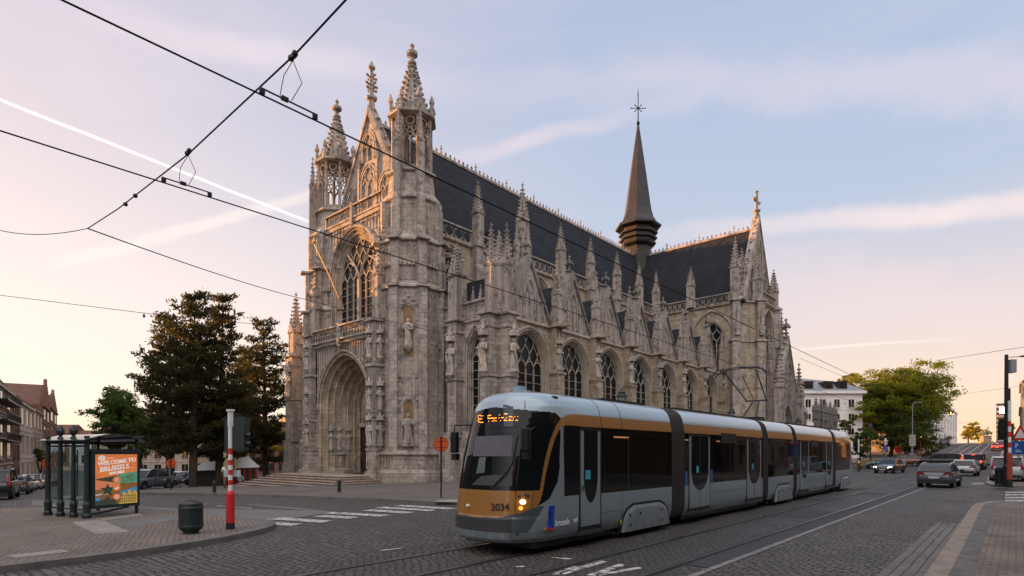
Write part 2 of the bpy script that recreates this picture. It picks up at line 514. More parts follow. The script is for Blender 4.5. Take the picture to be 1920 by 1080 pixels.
def octa(mb, c, r):
    x, y, z = c; i = len(mb.v)
    mb.v.extend([(x + r, y, z), (x, y + r, z), (x - r, y, z), (x, y - r, z), (x, y, z + r), (x, y, z - r)])
    for q in ((0, 1, 4), (1, 2, 4), (2, 3, 4), (3, 0, 4), (1, 0, 5), (2, 1, 5), (3, 2, 5), (0, 3, 5)):
        mb.f.append(tuple(i + k for k in q)); mb.mi.append(mb.cur)

def finial(mb, c, s):
    """leafy knob: stem, ring, cross-shaped bloom, bud"""
    x, y, z = c
    mb.lathe([(0.16 * s, 0), (0.10 * s, 0.3 * s), (0.24 * s, 0.36 * s), (0.24 * s, 0.46 * s), (0.09 * s, 0.52 * s), (0.08 * s, 1.5 * s)], 6, c)
    for k in range(4):
        a = k * pi / 2 + pi / 4
        for rr, zz, q in ((0.30, 0.95, 0.17), (0.22, 1.12, 0.14)):
            octa(mb, (x + cos(a) * rr * s, y + sin(a) * rr * s, z + zz * s), q * s)
    octa(mb, (x, y, z + 1.0 * s), 0.22 * s)
    octa(mb, (x, y, z + 1.55 * s), 0.17 * s)

def spirelet(mb, c, r, hp, n=4, ph=0.0, ncr=6, cr=None, fin=True):
    """crocketed pyramid with a finial"""
    x, y, z = c
    top = 0.05 * r + 0.03
    mb.lathe([(r, 0), (top, hp * 0.86)], n, c, ph)
    cr = cr or r * 0.36
    for k in range(n):
        a = ph + 2 * pi * k / n
        for j in range(ncr):
            t = (j + 0.4) / ncr
            rr = r + (top - r) * t
            q = cr * (1 - 0.35 * t)
            octa(mb, (x + cos(a) * (rr + q * 0.7), y + sin(a) * (rr + q * 0.7), z + hp * 0.86 * t + q * 0.4), q)
    if fin: finial(mb, (x, y, z + hp * 0.84), max(hp * 0.10, 0.18))

def pinnacle(mb, c, w, hs, hp, ncr=6, ph=0.0, gab=True):
    """square shaft with gablets, cornice and crocketed spirelet"""
    x, y, z = c
    R4 = w / math.sqrt(2); p4 = ph + pi / 4
    mb.lathe([(R4 * 1.12, 0), (R4 * 1.12, 0.12), (R4, 0.2), (R4, hs), (R4 * 1.2, hs + 0.06), (R4 * 1.2, hs + 0.14)], 4, c, p4)
    if gab:
        for k in range(4):
            a = ph + k * pi / 2
            o = (x + cos(a) * w * 0.5, y + sin(a) * w * 0.5, z)
            f = Fr(o, (-sin(a), cos(a)), (cos(a), sin(a)))
            mb.boxf(f, -w * 0.46, -w * 0.34, 0.3, hs - 0.1, -0.02, 0.03)
            mb.boxf(f, w * 0.34, w * 0.46, 0.3, hs - 0.1, -0.02, 0.03)
            mb.prism([(-w * 0.5, hs + 0.1), (w * 0.5, hs + 0.1), (0, hs + w * 1.1)], f, -w * 0.15, w * 0.10)
            octa(mb, f(0, hs + w * 1.2, 0.03), w * 0.13)
    spirelet(mb, (x, y, z + hs + 0.12), R4 * 0.74, hp, 4, p4, ncr)

def balustrade(mb, f, u0, u1, z0, z1, w=0.0, style='ring', th=0.16, post=0.16):
    mb.boxf(f, u0, u1, z0, z0 + 0.14, w - th, w + th * 0.5)
    mb.boxf(f, u0, u1, z1 - 0.13, z1, w - th * 1.1, w + th * 0.8)
    a, b = z0 + 0.14, z1 - 0.13
    h = b - a; L = u1 - u0
    for u in (u0, u1 - post): mb.boxf(f, u, u + post, a, b, w - th * 0.9, w + th * 0.4)
    r = 0.045; wm = w - th * 0.35
    n = max(1, round(L / h)); s = L / n
    if style == 'ring':
        for k in range(n):
            cu = u0 + (k + 0.5) * s; cz = (a + b) / 2
            mb.tube([f(cu + s * 0.47 * cos(2 * pi * i / 14), cz + h * 0.47 * sin(2 * pi * i / 14), wm) for i in range(15)], r, 4, False)
            mb.tube([f(cu + s * 0.5 * sin(pi * i / 8) * (1 if i <= 8 else 1), a + h * i / 8, wm) for i in range(9)], r, 4, False)
            mb.tube([f(cu - s * 0.5 * sin(pi * i / 8), a + h * i / 8, wm) for i in range(9)], r, 4, False)
    elif style == 'loz':
        n = max(1, round(L / h * 1.25)); s = L / n
        for k in range(n):
            cu = u0 + (k + 0.5) * s; cz = (a + b) / 2
            for q in (((-.5, -.5), (.5, .5)), ((-.5, .5), (.5, -.5))):
                mb.tube([f(cu + q[0][0] * s, cz + q[0][1] * h, wm), f(cu + q[1][0] * s, cz + q[1][1] * h, wm)], r, 4, False)
            mb.tube([f(cu + s * 0.3 * cos(2 * pi * i / 8), cz + h * 0.3 * sin(2 * pi * i / 8), wm) for i in range(9)], r * 0.8, 4, False)
    elif style == 'panel':
        n = max(1, round(L / h / 0.95)); s = L / n
        for k in range(n):
            cu = u0 + (k + 0.5) * s; cz = (a + b) / 2
            mb.boxf(f, cu - s / 2 - 0.05, cu - s / 2 + 0.05, a, b, w - th * 0.8, w + th * 0.3)
            for dx, dz in ((-.2, -.2), (.2, -.2), (.2, .2), (-.2, .2)):
                mb.tube([f(cu + dx * s + s * 0.19 * cos(2 * pi * i / 8), cz + dz * h + h * 0.2 * sin(2 * pi * i / 8), wm) for i in range(9)], r * 0.9, 4, False)
    elif style == 'arc':
        n = max(1, round(L / h * 2.2)); s = L / n
        for k in range(n):
            cu = u0 + (k + 0.5) * s
            mb.tube([f(u, z, wm) for u, z in arch_pts(cu, s * 0.42, s * 0.55, a + h * 0.28, 4)], r, 4, False)
            mb.tube([f(cu - s / 2, a, wm), f(cu - s / 2, a + h * 0.6, wm)], r, 4, False)
            mb.tube([f(cu + s * 0.3 * cos(2 * pi * i / 8) - s / 2, b - h * 0.2 + h * 0.18 * sin(2 * pi * i / 8), wm) for i in range(9)], r * 0.8, 4, False)

def string_course(mb, f, u0, u1, z, w=0.0, out=0.14, h=0.16):
    mb.hexa([f(u0, z - h * 0.4, w + out), f(u1, z - h * 0.4, w + out), f(u1, z - h, w - 0.02), f(u0, z - h, w - 0.02),
             f(u0, z - h * 0.15, w + out), f(u1, z - h * 0.15, w + out), f(u1, z + h * 0.5, w - 0.02), f(u0, z + h * 0.5, w - 0.02)])

def oct_ring(c, ap, z, n=8):
    r = ap / cos(pi / n)
    return [(c[0] + r * cos(2 * pi * (k + 0.5) / n), c[1] + r * sin(2 * pi * (k + 0.5) / n), c[2] + z) for k in range(n)]

def oct_loft(mb, c, prof, caps=(True, True)):
    mb.rings([oct_ring(c, a, z) for a, z in prof], True, caps)

def statue(mb, f, u, z, w, h, seed=0, canopy=True, corbel=True):
    """robed standing figure with a bent arm, on a corbel under a little canopy"""
    rg = random.Random(seed)
    x, y, zz = f(u, z, w)
    fx, fy, _ = f(u, z, w + 1); fx -= x; fy -= y
    ux, uy, _ = f(u + 1, z, w); ux -= x; uy -= y
    def P(a, b, c): return (x + ux * a * h + fx * b * h, y + uy * a * h + fy * b * h, zz + c * h)
    lean = rg.uniform(-0.035, 0.035)
    prof = [(0.135, 0.0), (0.14, 0.05), (0.115, 0.25), (0.12, 0.42), (0.105, 0.56), (0.13, 0.70), (0.135, 0.78), (0.09, 0.835), (0.042, 0.86)]
    n = 14
    rings = []
    for r, c in prof:
        k = max(0.0, 0.6 - c) * 0.5
        rings.append([P(r * (1 + k * cos(5 * 2 * pi * i / n + seed)) * cos(2 * pi * i / n) * (1.12 if c > 0.6 else 1) + lean * sin(c * 3.0),
                        r * 0.72 * (1 + k * cos(5 * 2 * pi * i / n + seed)) * sin(2 * pi * i / n), c) for i in range(n)])
    mb.rings(rings, True, (True, True))
    hc = P(lean * 0.3, 0.015, 0.925); mb.blob(hc, 0.062 * h, 0.9, 0.95, 1.25, 8, 6)
    mb.blob(P(lean * 0.3, -0.01, 0.945), 0.07 * h, 0.95, 0.95, 1.0, 8, 5)
    for s in (-1, 1):
        e = P(s * 0.185, 0.03 + rg.uniform(0, .03), 0.60 + rg.uniform(-.02, .05))
        hd = P(s * rg.uniform(0.02, 0.12), 0.14, rg.uniform(0.56, 0.70))
        mb.tube([P(s * 0.13, 0, 0.79), e, hd], [0.05 * h, 0.045 * h, 0.032 * h], 6)
    mb.tube([P(-0.12, 0.1, 0.62), P(-0.03, 0.13, 0.4), P(0.06, 0.11, 0.12)], [0.03 * h, 0.035 * h, 0.03 * h], 5)
    if corbel: mb.lathe([(0.03 * h, -0.26 * h), (0.12 * h, -0.13 * h), (0.17 * h, -0.09 * h), (0.17 * h, -0.0)], 8, P(0, 0, 0), 0.4)
    if canopy:
        c = P(0, 0.0, 1.06)
        mb.lathe([(0.10 * h, 0.02 * h), (0.19 * h, 0), (0.19 * h, 0.14 * h), (0.14 * h, 0.18 * h)], 6, c, 0.3)
        for k in range(6):
            a = k * pi / 3 + 0.3
            octa(mb, (c[0] + cos(a) * 0.18 * h, c[1] + sin(a) * 0.18 * h, c[2] + 0.2 * h), 0.05 * h)
        mb.lathe([(0.10 * h, 0.16 * h), (0.02 * h, 0.48 * h)], 6, c)
        octa(mb, (c[0], c[1], c[2] + 0.5 * h), 0.045 * h)

def blind(mb, f, cx, zb, zs, a, h, w, nl=2, r=0.05):
    """blind arch panel with tracery, set proud of its wall"""
    mb.tube([f(u, z, w + 0.03) for u, z in arch_curve(cx, a, h, zs, zb, 7)], r * 1.5, 4)
    a2, h2 = shrink(a, h, 0.06)
    tracery(mb, f, cx, zb, zs, a2, h2, nl, w + 0.02, r * 0.8, bars=0)

def gable(mb, f, cx, hw, z0, z1, w0, w1, cop=0.22):
    """thick triangular wall between the planes w0 (back) and w1 (front)"""
    mb.prism([(cx - hw, z0), (cx + hw, z0), (cx, z1)], f, w1, w0)

def coping(mb, f, cx, hw, z0, z1, w0, w1, th=0.22, ncr=7, cr=0.16, fin=0.0, over=0.12):
    for s in (-1, 1):
        L = math.hypot(hw, z1 - z0); nx, nz = s * (z1 - z0) / L, hw / L
        a = (cx + s * hw, z0); b = (cx, z1)
        q = []
        for (u, z) in (a, b):
            q.append(((u - nx * 0.03, z - nz * 0.03), (u + nx * th, z + nz * th)))
        (a0, a1), (b0, b1) = q
        b1 = (cx, z1 + th / max(nz, 0.2)); b0 = (cx, z1 - 0.05)
        mb.hexa([f(*a0, w1 + over), f(*b0, w1 + over), f(*b0, w0 - over), f(*a0, w0 - over),
                 f(*a1, w1 + over * 0.3), f(*b1, w1 + over * 0.3), f(*b1, w0 - over * 0.3), f(*a1, w0 - over * 0.3)])
        for j in range(ncr):
            t = (j + 0.6) / ncr
            octa(mb, f(a1[0] + (b1[0] - a1[0]) * t + nx * cr * 0.6, a1[1] + (b1[1] - a1[1]) * t + nz * cr * 0.6, (w0 + w1) / 2), cr)
    if fin: finial(mb, f(cx, z1 + th, (w0 + w1) / 2), fin)

def panels(mb, f, u0, u1, z0, z1, w, n, r=0.04):
    """row of narrow blind panels with little arched heads"""
    s = (u1 - u0) / n
    for k in range(n + 1): mb.boxf(f, u0 + k * s - r, u0 + k * s + r, z0, z1, w - 0.02, w + 0.06)
    for k in range(n):
        mb.tube([f(u, z, w + 0.02) for u, z in arch_pts(u0 + (k + 0.5) * s, s * 0.46, s * 0.6, z1 - s * 0.9, 4)], r, 4, False)
# ================================================================ the church
XC, YT = -39.6, 71.7
church = thing('gothic_church', (XC, 28.0, gz(XC, 28)), 0, 'large grey-beige Gothic church with crocketed pinnacles, dark slate roofs and a slim spire', 'church')
ST, CV, DK, GL = M['ashlar'], M['carved'], M['carved_dark'], M['lead_glass']

pin_cache = {}
def put_pin(c, w, hs, hp, ncr=6, ph=0.0, mat=None, name='pinnacle', parent=None):
    parent = parent or church
    key = (w, hs, hp, ncr, ph, (mat or CV).name)
    loc = WM[parent.name].inverted() @ Vector(c)
    if key in pin_cache:
        o = bpy.data.objects.new(name, pin_cache[key]); col.objects.link(o); o.parent = parent
    else:
        mb = MB(); pinnacle(mb, (0, 0, 0), w, hs, hp, ncr, ph)
        o = mb.build(name, mat or CV, parent, local=True); pin_cache[key] = o.data
    o.location = loc
    return o

def put_statue(f, u, z, w, h, seed, canopy=True, corbel=True):
    mb = MB(); statue(mb, f, u, z, w, h, seed, canopy, corbel)
    return mb.build('statue', M['statue'], church, smooth=False)

def put_window(f, cx, zb, zs, a, h, w, nl, r=0.05, bars=0.62, parent=None):
    g = MB(); pane(g, f, cx, zb, zs, a, h, w - 0.04)
    o = g.build('window', GL, parent or church)
    t = MB(); tracery(t, f, cx, zb, zs, a, h, nl, w, r, bars)
    t.build('tracery', M['trace'], o)
    return o

# ---- west front -------------------------------------------------------------
YA = 25.06
FA = Fr((XC, YA, 0), (1, 0), (0, -1))
w_ = MB()
wall_arch(w_, FA, -4.15, 4.15, -1.4, 11.0, -0.05, 0.4, 6.0, 3.5, 3.95)
wall_arch(w_, FA, -4.4, 4.4, 12.0, 20.75, 0.05, 12.55, 16.2, 3.35, 3.75, -0.94)
w_.boxf(FA, -5.0, 5.0, 11.0, 12.0, -1.2, -0.02)
w_.boxf(FA, -4.6, 4.6, 11.85, 12.15, -1.6, 0.10)
w_.boxf(FA, -5.0, 5.0, 20.4, 20.75, -2.6, -0.80)
w_.boxf(FA, -5.4, 5.4, -1.2, 29.0 - 9, -3.6, -3.3)
w_.build('west_wall', ST, church)

pt = MB()
st = []
for i in range(6): st += [(0.10, 0.0), (0.05, -0.18), (0.10, -0.30)]
pa, ph_, pw = orders(pt, FA, -0.05, 0.4, 6.0, 3.5, 3.95, st, 0.02, 12, 0.045)
for k in range(6):
    da = 0.25 * k + 0.12
    a2, h2 = shrink(3.5, 3.95, da)
    pt.tube([FA(u, z, -0.48 * k - 0.02) for u, z in arch_curve(-0.05, a2, h2, 6.0, 0.4, 12)], 0.075, 6)
a2, h2 = shrink(3.5, 3.95, -0.14)
pt.tube([FA(u, z, 0.08) for u, z in arch_curve(-0.05, a2, h2, 6.0, 5.6, 14)], 0.12, 5)
for s in (-1, 1):
    pt.boxf(FA, s * 3.6 - 0.25, s * 3.6 + 0.25, 0.3, 0.95, -2.6, 0.12) if s < 0 else None
portal = pt.build('portal', M['ashlar_warm'], church)
ty = MB()
ty.boxf(FA, -2.1, 2.0, 4.45, 8.6, pw - 0.30, pw - 0.1)
ty.boxf(FA, -2.1, 2.0, 4.25, 4.6, pw - 0.25, pw + 0.12)
for k in range(9):
    u = -1.6 + k * 0.4
    statue(ty, FA, u, 4.65, pw - 0.02, 1.25 - 0.12 * abs(k - 4) + (0.5 if k == 4 else 0), k, False, False)
for k in range(5): statue(ty, FA, -0.7 + k * 0.33, 6.15, pw - 0.02, 0.9, k + 20, False, False)
ty.build('tympanum', M['ashlar_warm'], portal)
for s in (-1, 1):
    d = MB(); c = -0.05 + s * 0.98
    d.boxf(FA, c - 0.86, c + 0.86, 0.45, 4.26, pw - 0.22, pw - 0.10)
    for j in range(5): d.boxf(FA, c - 0.72 + j * 0.33, c - 0.70 + j * 0.33 + 0.04, 0.5, 4.2, pw - 0.10, pw - 0.07)
    d.build('door', M['oak'], portal)
d = MB(); d.boxf(FA, -0.2, 0.1, 0.42, 4.3, pw - 0.24, pw + 0.05); d.build('middle_post', CV, portal)
for k in range(3):   # statues on the left jamb of the porch
    f = Fr((XC - 3.0 + 0.28 * k, YA + 0.75 + 0.62 * k, 0), (0.5, 0.87), (0.87, -0.5))
    put_statue(f, 0, 2.5, 0.0, 1.35, 40 + k)

sp = MB()
for k in range(25):
    u = -4.05 + k * 0.335
    if abs(u + 0.05) < 3.75:
        r = (3.75 ** 2 + 4.25 ** 2) / (2 * 3.75)
        x = abs(u + 0.05); c = r - 3.75
        zb = 6.0 + math.sqrt(max(r * r - (x + c) ** 2, 0))
    else: zb = 6.2
    sp.boxf(FA, u - 0.05, u + 0.05, zb, 10.7, 0.0, 0.10)
    if k < 24: sp.tube([FA(q, z, 0.06) for q, z in arch_pts(u + 0.167, 0.16, 0.22, 10.35, 3)], 0.04, 4, False)
    if 10.1 - zb > 1.2 and k < 24:
        octa(sp, FA(u + 0.167, zb + 0.6, 0.08), 0.13)
string_course(sp, FA, -4.2, 4.2, 10.8, 0.0, 0.35, 0.3)
sp.build('spandrel_panelling', CV, church)
for u0, u1 in ((-3.95, -0.15), (0.05, 3.9)):
    b = MB(); balustrade(b, FA, u0, u1, 10.92, 12.05, 0.42, 'arc'); b.build('balustrade', CV, church)
for u0, u1 in ((-4.0, -0.2), (0.1, 4.05)):
    b = MB(); balustrade(b, FA, u0, u1, 20.72, 21.8, -0.80, 'ring'); b.build('balustrade', CV, church)
b = MB(); b.boxf(FA, -0.18, 0.08, 10.6, 12.2, 0.2, 0.55); octa(b, FA(-0.05, 10.45, 0.4), 0.25); b.build('balustrade_post', CV, church); b = MB(); b.boxf(FA, -0.2, 0.1, 20.2, 22.0, -1.0, -0.65)
spirelet(b, FA(-0.05, 22.0, -0.82), 0.2, 1.3, 4, 0, 3, 0.07); b.build('balustrade_post', CV, church)

wo = MB()
st = [(0.08, 0.0), (0.06, -0.12), (0.10, -0.10), (0.10, 0.0), (0.06, -0.12), (0.10, -0.10), (0.10, -0.06), (0.08, -0.06)]
a1, h1, w1 = orders(wo, FA, 0.05, 12.55, 16.2, 3.35, 3.75, st, -0.93, 12, 0.06)
a2, h2 = shrink(3.35, 3.75, -0.16)
wo.tube([FA(u, z, -0.86) for u, z in arch_curve(0.05, a2, h2, 16.2, 15.6, 14)], 0.13, 5)
for k in range(13):
    u = -3.9 + k * 0.65
    if abs(u) > 0.6: octa(wo, FA(u, 20.1 - 0.0, -0.85), 0.16)
panels(wo, FA, -4.2, -1.6, 19.2, 20.4, -0.93, 6); panels(wo, FA, 1.7, 4.2, 19.2, 20.4, -0.93, 6)
wo.build('west_window_surround', CV, church)
ww = put_window(FA, 0.05, 12.55, 16.2, a1, h1, w1 + 0.02, 6, 0.05)
t = MB()
t.boxf(FA, -0.08, 0.18, 12.55, 16.0, w1 - 0.05, w1 + 0.22)
for s in (-1, 1):
    t.tube([FA(0.05 + s * a1 * 0.62 * (q / 8) ** 1.6, 16.0 + h1 * 0.75 * q / 8, w1 + 0.1) for q in range(9)], 0.10, 5)
    t.tube([FA(u, z, w1 + 0.08) for u, z in arch_pts(0.05 + s * a1 * 0.5, a1 * 0.5, 1.9, 15.7, 8)], 0.075, 5)
t.build('great_mullion', M['trace'], ww)

# gable over the west front
g = MB()
gable(g, FA, 0.0, 4.9, 20.8, 29.7, -2.95, -2.34)
g.build('west_gable', ST, church)
g = MB()
coping(g, FA, 0.0, 4.9, 20.8, 29.7, -3.0, -2.25, 0.34, 10, 0.19, 0)
bz = FA(0, 29.7, -2.6)
g.lathe([(0.36, -0.3), (0.27, 0.7), (0.24, 1.15), (0.44, 1.3), (0.44, 1.48), (0.18, 1.6), (0.13, 3.9)], 8, bz)
for zz, rr, q in ((2.15, 0.40, 0.17), (2.5, 0.46, 0.17), (3.15, 0.42, 0.15)):
    for k in range(4):
        a = k * pi / 2
        octa(g, (bz[0] + cos(a) * rr, bz[1] + sin(a) * rr, bz[2] + zz), q)
        g.tube([(bz[0], bz[1], bz[2] + zz - 0.1), (bz[0] + cos(a) * rr, bz[1] + sin(a) * rr, bz[2] + zz)], 0.09, 5)
g.lathe([(0.16, 3.7), (0.30, 3.85), (0.30, 3.95), (0.2, 4.1), (0.1, 4.35), (0.02, 4.5)], 8, bz)
g.build('gable_coping', CV, church)
g = MB()
wg = -2.34
for cx, a, zb, zs, h, nl in ((-2.3, 0.72, 21.8, 23.0, 1.1, 2), (0.0, 0.95, 21.8, 24.0, 1.35, 2), (2.3, 0.72, 21.8, 23.0, 1.1, 2), (0.0, 0.8, 25.9, 26.9, 1.15, 2)):
    blind(g, FA, cx, zb, zs, a, h, wg + 0.04, nl, 0.07)
    for k in (1, 2): 
        q = shrink(a, h, -0.13 * k); g.tube([FA(u, z, wg + 0.05 * k) for u, z in arch_curve(cx, q[0], q[1], zs, zb, 7)], 0.07, 4)
for s in (-1, 1):
    g.boxf(FA, s * 1.25 - 0.12, s * 1.25 + 0.12, 21.5, 25.6, wg, wg + 0.2)
    spirelet(g, FA(s * 1.25, 25.6, wg + 0.1), 0.2, 1.5, 4, 0, 4, 0.07)
    g.boxf(FA, s * 3.4 - 0.12, s * 3.4 + 0.12, 21.0, 23.4, wg, wg + 0.2)
    spirelet(g, FA(s * 3.4, 23.4, wg + 0.1), 0.2, 1.3, 4, 0, 4, 0.07)
g.build('gable_tracery', CV, church)
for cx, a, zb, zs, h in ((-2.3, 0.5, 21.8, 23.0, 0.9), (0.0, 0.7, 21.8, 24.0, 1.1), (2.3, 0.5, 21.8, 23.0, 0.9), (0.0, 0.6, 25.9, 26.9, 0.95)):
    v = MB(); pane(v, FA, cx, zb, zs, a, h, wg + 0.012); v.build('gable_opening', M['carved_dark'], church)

# buttresses beside the portal
for s in (-1, 1):
    b = MB(); u0, u1 = sorted((s * 4.0, s * 4.85))
    b.boxf(FA, u0 - 0.08, u1 + 0.08, -1.4, 0.75, -0.5, 0.75)
    b.boxf(FA, u0, u1, 0.75, 11.7, -0.5, 0.61)
    uo = u1 if s > 0 else u0
    for zz, o in ((2.35, 0.08), (4.75, 0.10), (5.1, 0.06), (8.45, 0.16), (11.75, 0.2)):
        b.boxf(FA, u0 - o, u1 + o, zz - 0.1, zz + 0.08, -0.45, 0.61 + o)
    for zz0, zz1 in ((0.9, 2.2), (2.6, 4.6), (5.3, 8.2), (8.7, 11.4)):
        for q in (u0 + 0.06, u1 - 0.06): b.boxf(FA, q - 0.06, q + 0.06, zz0, zz1, 0.55, 0.68)
    fs = Fr((XC + u1, YA, 0), (0, 1), (1, 0))
    for zz0, zz1 in ((0.9, 2.2), (2.6, 4.6), (5.3, 8.2), (8.7, 11.4)):
        for q in (-0.55, 0.25): b.boxf(fs, q - 0.05, q + 0.05, zz0, zz1, -0.02, 0.07)
    b.boxf(FA, u0 + 0.1, u1 - 0.1, 11.7, 16.6, -1.0, 0.1)
    b.build('buttress', ST, church)
    put_pin(FA((u0 + u1) / 2, 11.8, -0.15), 0.72, 3.2, 3.6, 8)
    put_pin(FA((u0 + u1) / 2, 16.3, -0.6), 0.62, 1.4, 2.6, 6)
    for i, (z0, h) in enumerate(((9.1, 1.55), (5.35, 1.5), (2.75, 1.6))):
        put_statue(FA, (u0 + u1) / 2, z0, 0.70, h, 3 * i + (s > 0))
        if s > 0: put_statue(fs, -0.15, z0, 0.10, h, 60 + i)

# ---- stair turrets ----------------------------------------------------------
def turret(cx, cy, detail):
    c = (cx, cy, 0)
    b = MB()
    oct_loft(b, c, [(2.95, -1.4), (2.95, 0.66), (2.70, 0.72), (2.62, 0.9), (2.62, 1.85), (2.80, 1.95), (2.80, 2.08), (2.36, 2.3), (2.36, 13.9), (2.58, 14.0), (2.58, 14.14), (2.2, 14.5),
                    (2.2, 17.3), (2.42, 17.42), (2.42, 17.55), (1.98, 18.0), (1.98, 20.5), (2.16, 20.62), (2.16, 20.74), (1.72, 21.3), (1.62, 22.6), (1.85, 22.72), (1.85, 22.86), (1.3, 23.0)])
    for k in range(8):
        a = 2 * pi * (k + 0.5) / 8
        for ap, z0, z1, sz in ((2.36, 2.1, 14.0, 0.62), (2.2, 14.3, 17.4, 0.60), (1.98, 17.8, 20.6, 0.56)):
            r = ap / cos(pi / 8) - 0.06
            b.cbox((cx + r * cos(a), cy + r * sin(a), (z0 + z1) / 2), sz, sz, z1 - z0, a)
        r = 2.36 / cos(pi / 8)
        for z in (14.07, 17.48):
            b.cbox((cx + (r - 0.05) * cos(a), cy + (r - 0.05) * sin(a), z), 0.95, 0.95, 0.15, a)
    tur = b.build('stair_turret', ST, church)
    d = MB()
    for k in range(8):
        a = 2 * pi * k / 8
        if not (-0.99 * pi < a - 2 * pi * (a > pi) <= 0.3): continue
        f = Fr((cx + 2.36 * cos(a), cy + 2.36 * sin(a), 0), (-sin(a), cos(a)), (cos(a), sin(a)))
        g2 = Fr((cx + 2.2 * cos(a), cy + 2.2 * sin(a), 0), (-sin(a), cos(a)), (cos(a), sin(a)))
        g3 = Fr((cx + 1.98 * cos(a), cy + 1.98 * sin(a), 0), (-sin(a), cos(a)), (cos(a), sin(a)))
        panels(d, g2, -0.62, 0.62, 14.6, 17.2, 0.0, 3); panels(d, g3, -0.55, 0.55, 18.2, 20.3, 0.0, 3)
        for q in range(-1, 3): d.boxf(g2, -0.55 + q * 0.3 + 0.22, -0.55 + q * 0.3 + 0.42, 15.6, 15.86, 0.0, 0.22)
        panels(d, f, -0.78, 0.78, 12.6, 13.75, 0.0, 4)
        pf = Fr((cx + 2.62 * cos(a), cy + 2.62 * sin(a), 0), (-sin(a), cos(a)), (cos(a), sin(a)))
        panels(d, pf, -1.0, 1.0, 0.95, 1.8, 0.0, 6)
        for q in (-0.78, -0.42, 0.42, 0.78): d.boxf(f, q - 0.05, q + 0.05, 2.3, 12.6, -0.02, 0.07)
        for z in (5.9, 9.8):
            for q in (-0.6, 0.6): octa(d, f(q, z, 0.06), 0.16)
    d.build('panelling', CV, tur)
    # open lantern
    l = MB()
    lr = 1.36
    for k in range(8):
        a = 2 * pi * (k + 0.5) / 8; r = lr / cos(pi / 8)
        l.cbox((cx + r * cos(a), cy + r * sin(a), 25.0), 0.20, 0.20, 4.4, a)
        a = 2 * pi * k / 8
        f = Fr((cx + lr * cos(a), cy + lr * sin(a), 0), (-sin(a), cos(a)), (cos(a), sin(a)))
        l.boxf(f, -0.05, 0.05, 22.9, 25.4, -0.06, 0.06)
        tracery(l, f, 0, 24.9, 25.3, 0.5, 0.9, 2, 0.0, 0.055, 0)
        l.tube([f(0.3 * cos(2 * pi * i / 10), 26.55 + 0.3 * sin(2 * pi * i / 10), 0) for i in range(11)], 0.055, 4, False)
        for q in (-.25, .25): l.tube([f(q + 0.16 * cos(2 * pi * i / 8), 26.0 + 0.2 * sin(2 * pi * i / 8), 0) for i in range(9)], 0.05, 4, False)
        l.tube([f(u, z, 0.03) for u, z in arch_pts(0, 0.5, 0.8, 24.9, 5)], 0.06, 4, False)
        l.boxf(f, -0.5, 0.5, 22.85, 23.3, -0.08, 0.08)
    oct_loft(l, c, [(1.40, 26.95), (1.74, 27.1), (1.74, 27.3), (1.45, 27.42)])
    l.build('lantern', CV, tur)
    s = MB()
    oct_loft(s, c, [(1.36, 27.4), (1.22, 27.55), (0.86, 28.7), (0.12, 31.6)])
    for k in range(8):
        a = 2 * pi * (k + 0.5) / 8
        for j in range(9):
            t = (j + 0.3) / 9; rr = (1.22 + (0.12 - 1.22) * t) / cos(pi / 8) - 0.10 * sin(pi * min(1, t * 1.6))
            if 27.6 + 4.0 * t < 28.6: rr += 0.02
            octa(s, (cx + cos(a) * (rr + 0.07), cy + sin(a) * (rr + 0.07), 27.65 + 3.95 * t), 0.20 - 0.07 * t)
        a = 2 * pi * k / 8
        f = Fr((cx + 1.36 * cos(a), cy + 1.36 * sin(a), 0), (-sin(a), cos(a)), (cos(a), sin(a)))
        s.prism([(-0.40, 27.4), (0.40, 27.4), (0, 28.15)], f, -0.25, 0.06)
        octa(s, f(0, 28.2, 0.0), 0.13)
    s.lathe([(0.12, 0), (0.34, 0.08), (0.34, 0.24), (0.14, 0.32), (0.16, 0.6), (0.42, 0.75), (0.44, 0.98), (0.2, 1.02), (0.10, 1.15), (0.12, 1.35), (0.2, 1.48), (0.05, 1.72)], 8, (cx, cy, 31.45), pi / 8)
    s.build('crocketed_spire', CV, tur)
    for k in range(8):
        a = 2 * pi * (k + 0.5) / 8
        if k in ((6, 7, 2, 3) if detail else (4, 5, 0, 1)): put_pin((cx + 2.02 * cos(a), cy + 2.02 * sin(a), 20.7), 0.50, 3.9, 2.9, 7, a, parent=tur)
        p = MB(); x, y = cx + 1.66 * cos(a), cy + 1.66 * sin(a)
        p.lathe([(0.15, 27.2), (0.13, 28.1), (0.2, 28.2), (0.2, 28.32), (0.16, 28.5), (0.02, 28.85)], 6, (x, y, 0))
        p.build('corner_finial', CV, tur)
    return tur

TR = turret(XC + 5.2, 27.66, True)
TL = turret(XC - 5.2, 27.66, False)
# niches with statues on the diagonal face of the right turret
dg = Fr((XC + 5.2 + 2.36 * cos(-pi / 4), 27.66 + 2.36 * sin(-pi / 4), 0), (0.7071, 0.7071), (0.7071, -0.7071))
n = MB()
for zb, zs, a, h in ((7.5, 12.0, 0.52, 0.75), (2.6, 5.2, 0.50, 0.62)):
    for k in range(3):
        q = shrink(a, h, -0.08 * k); n.tube([dg(u, z, 0.03 + 0.05 * k) for u, z in arch_curve(0, q[0], q[1], zs, zb, 8)], 0.06, 5)
n.lathe([(0.05, -0.55), (0.3, -0.2), (0.36, -0.05), (0.36, 0.05)], 8, dg(0, 9.75, 0.2))
n.boxf(dg, -0.4, 0.4, 2.55, 2.75, 0.0, 0.4)
for u, z in ((-0.3, 13.05), (0, 13.3), (0.3, 13.05), (-.5, 12.7), (.5, 12.7)): octa(n, dg(u, z, 0.12), 0.14)
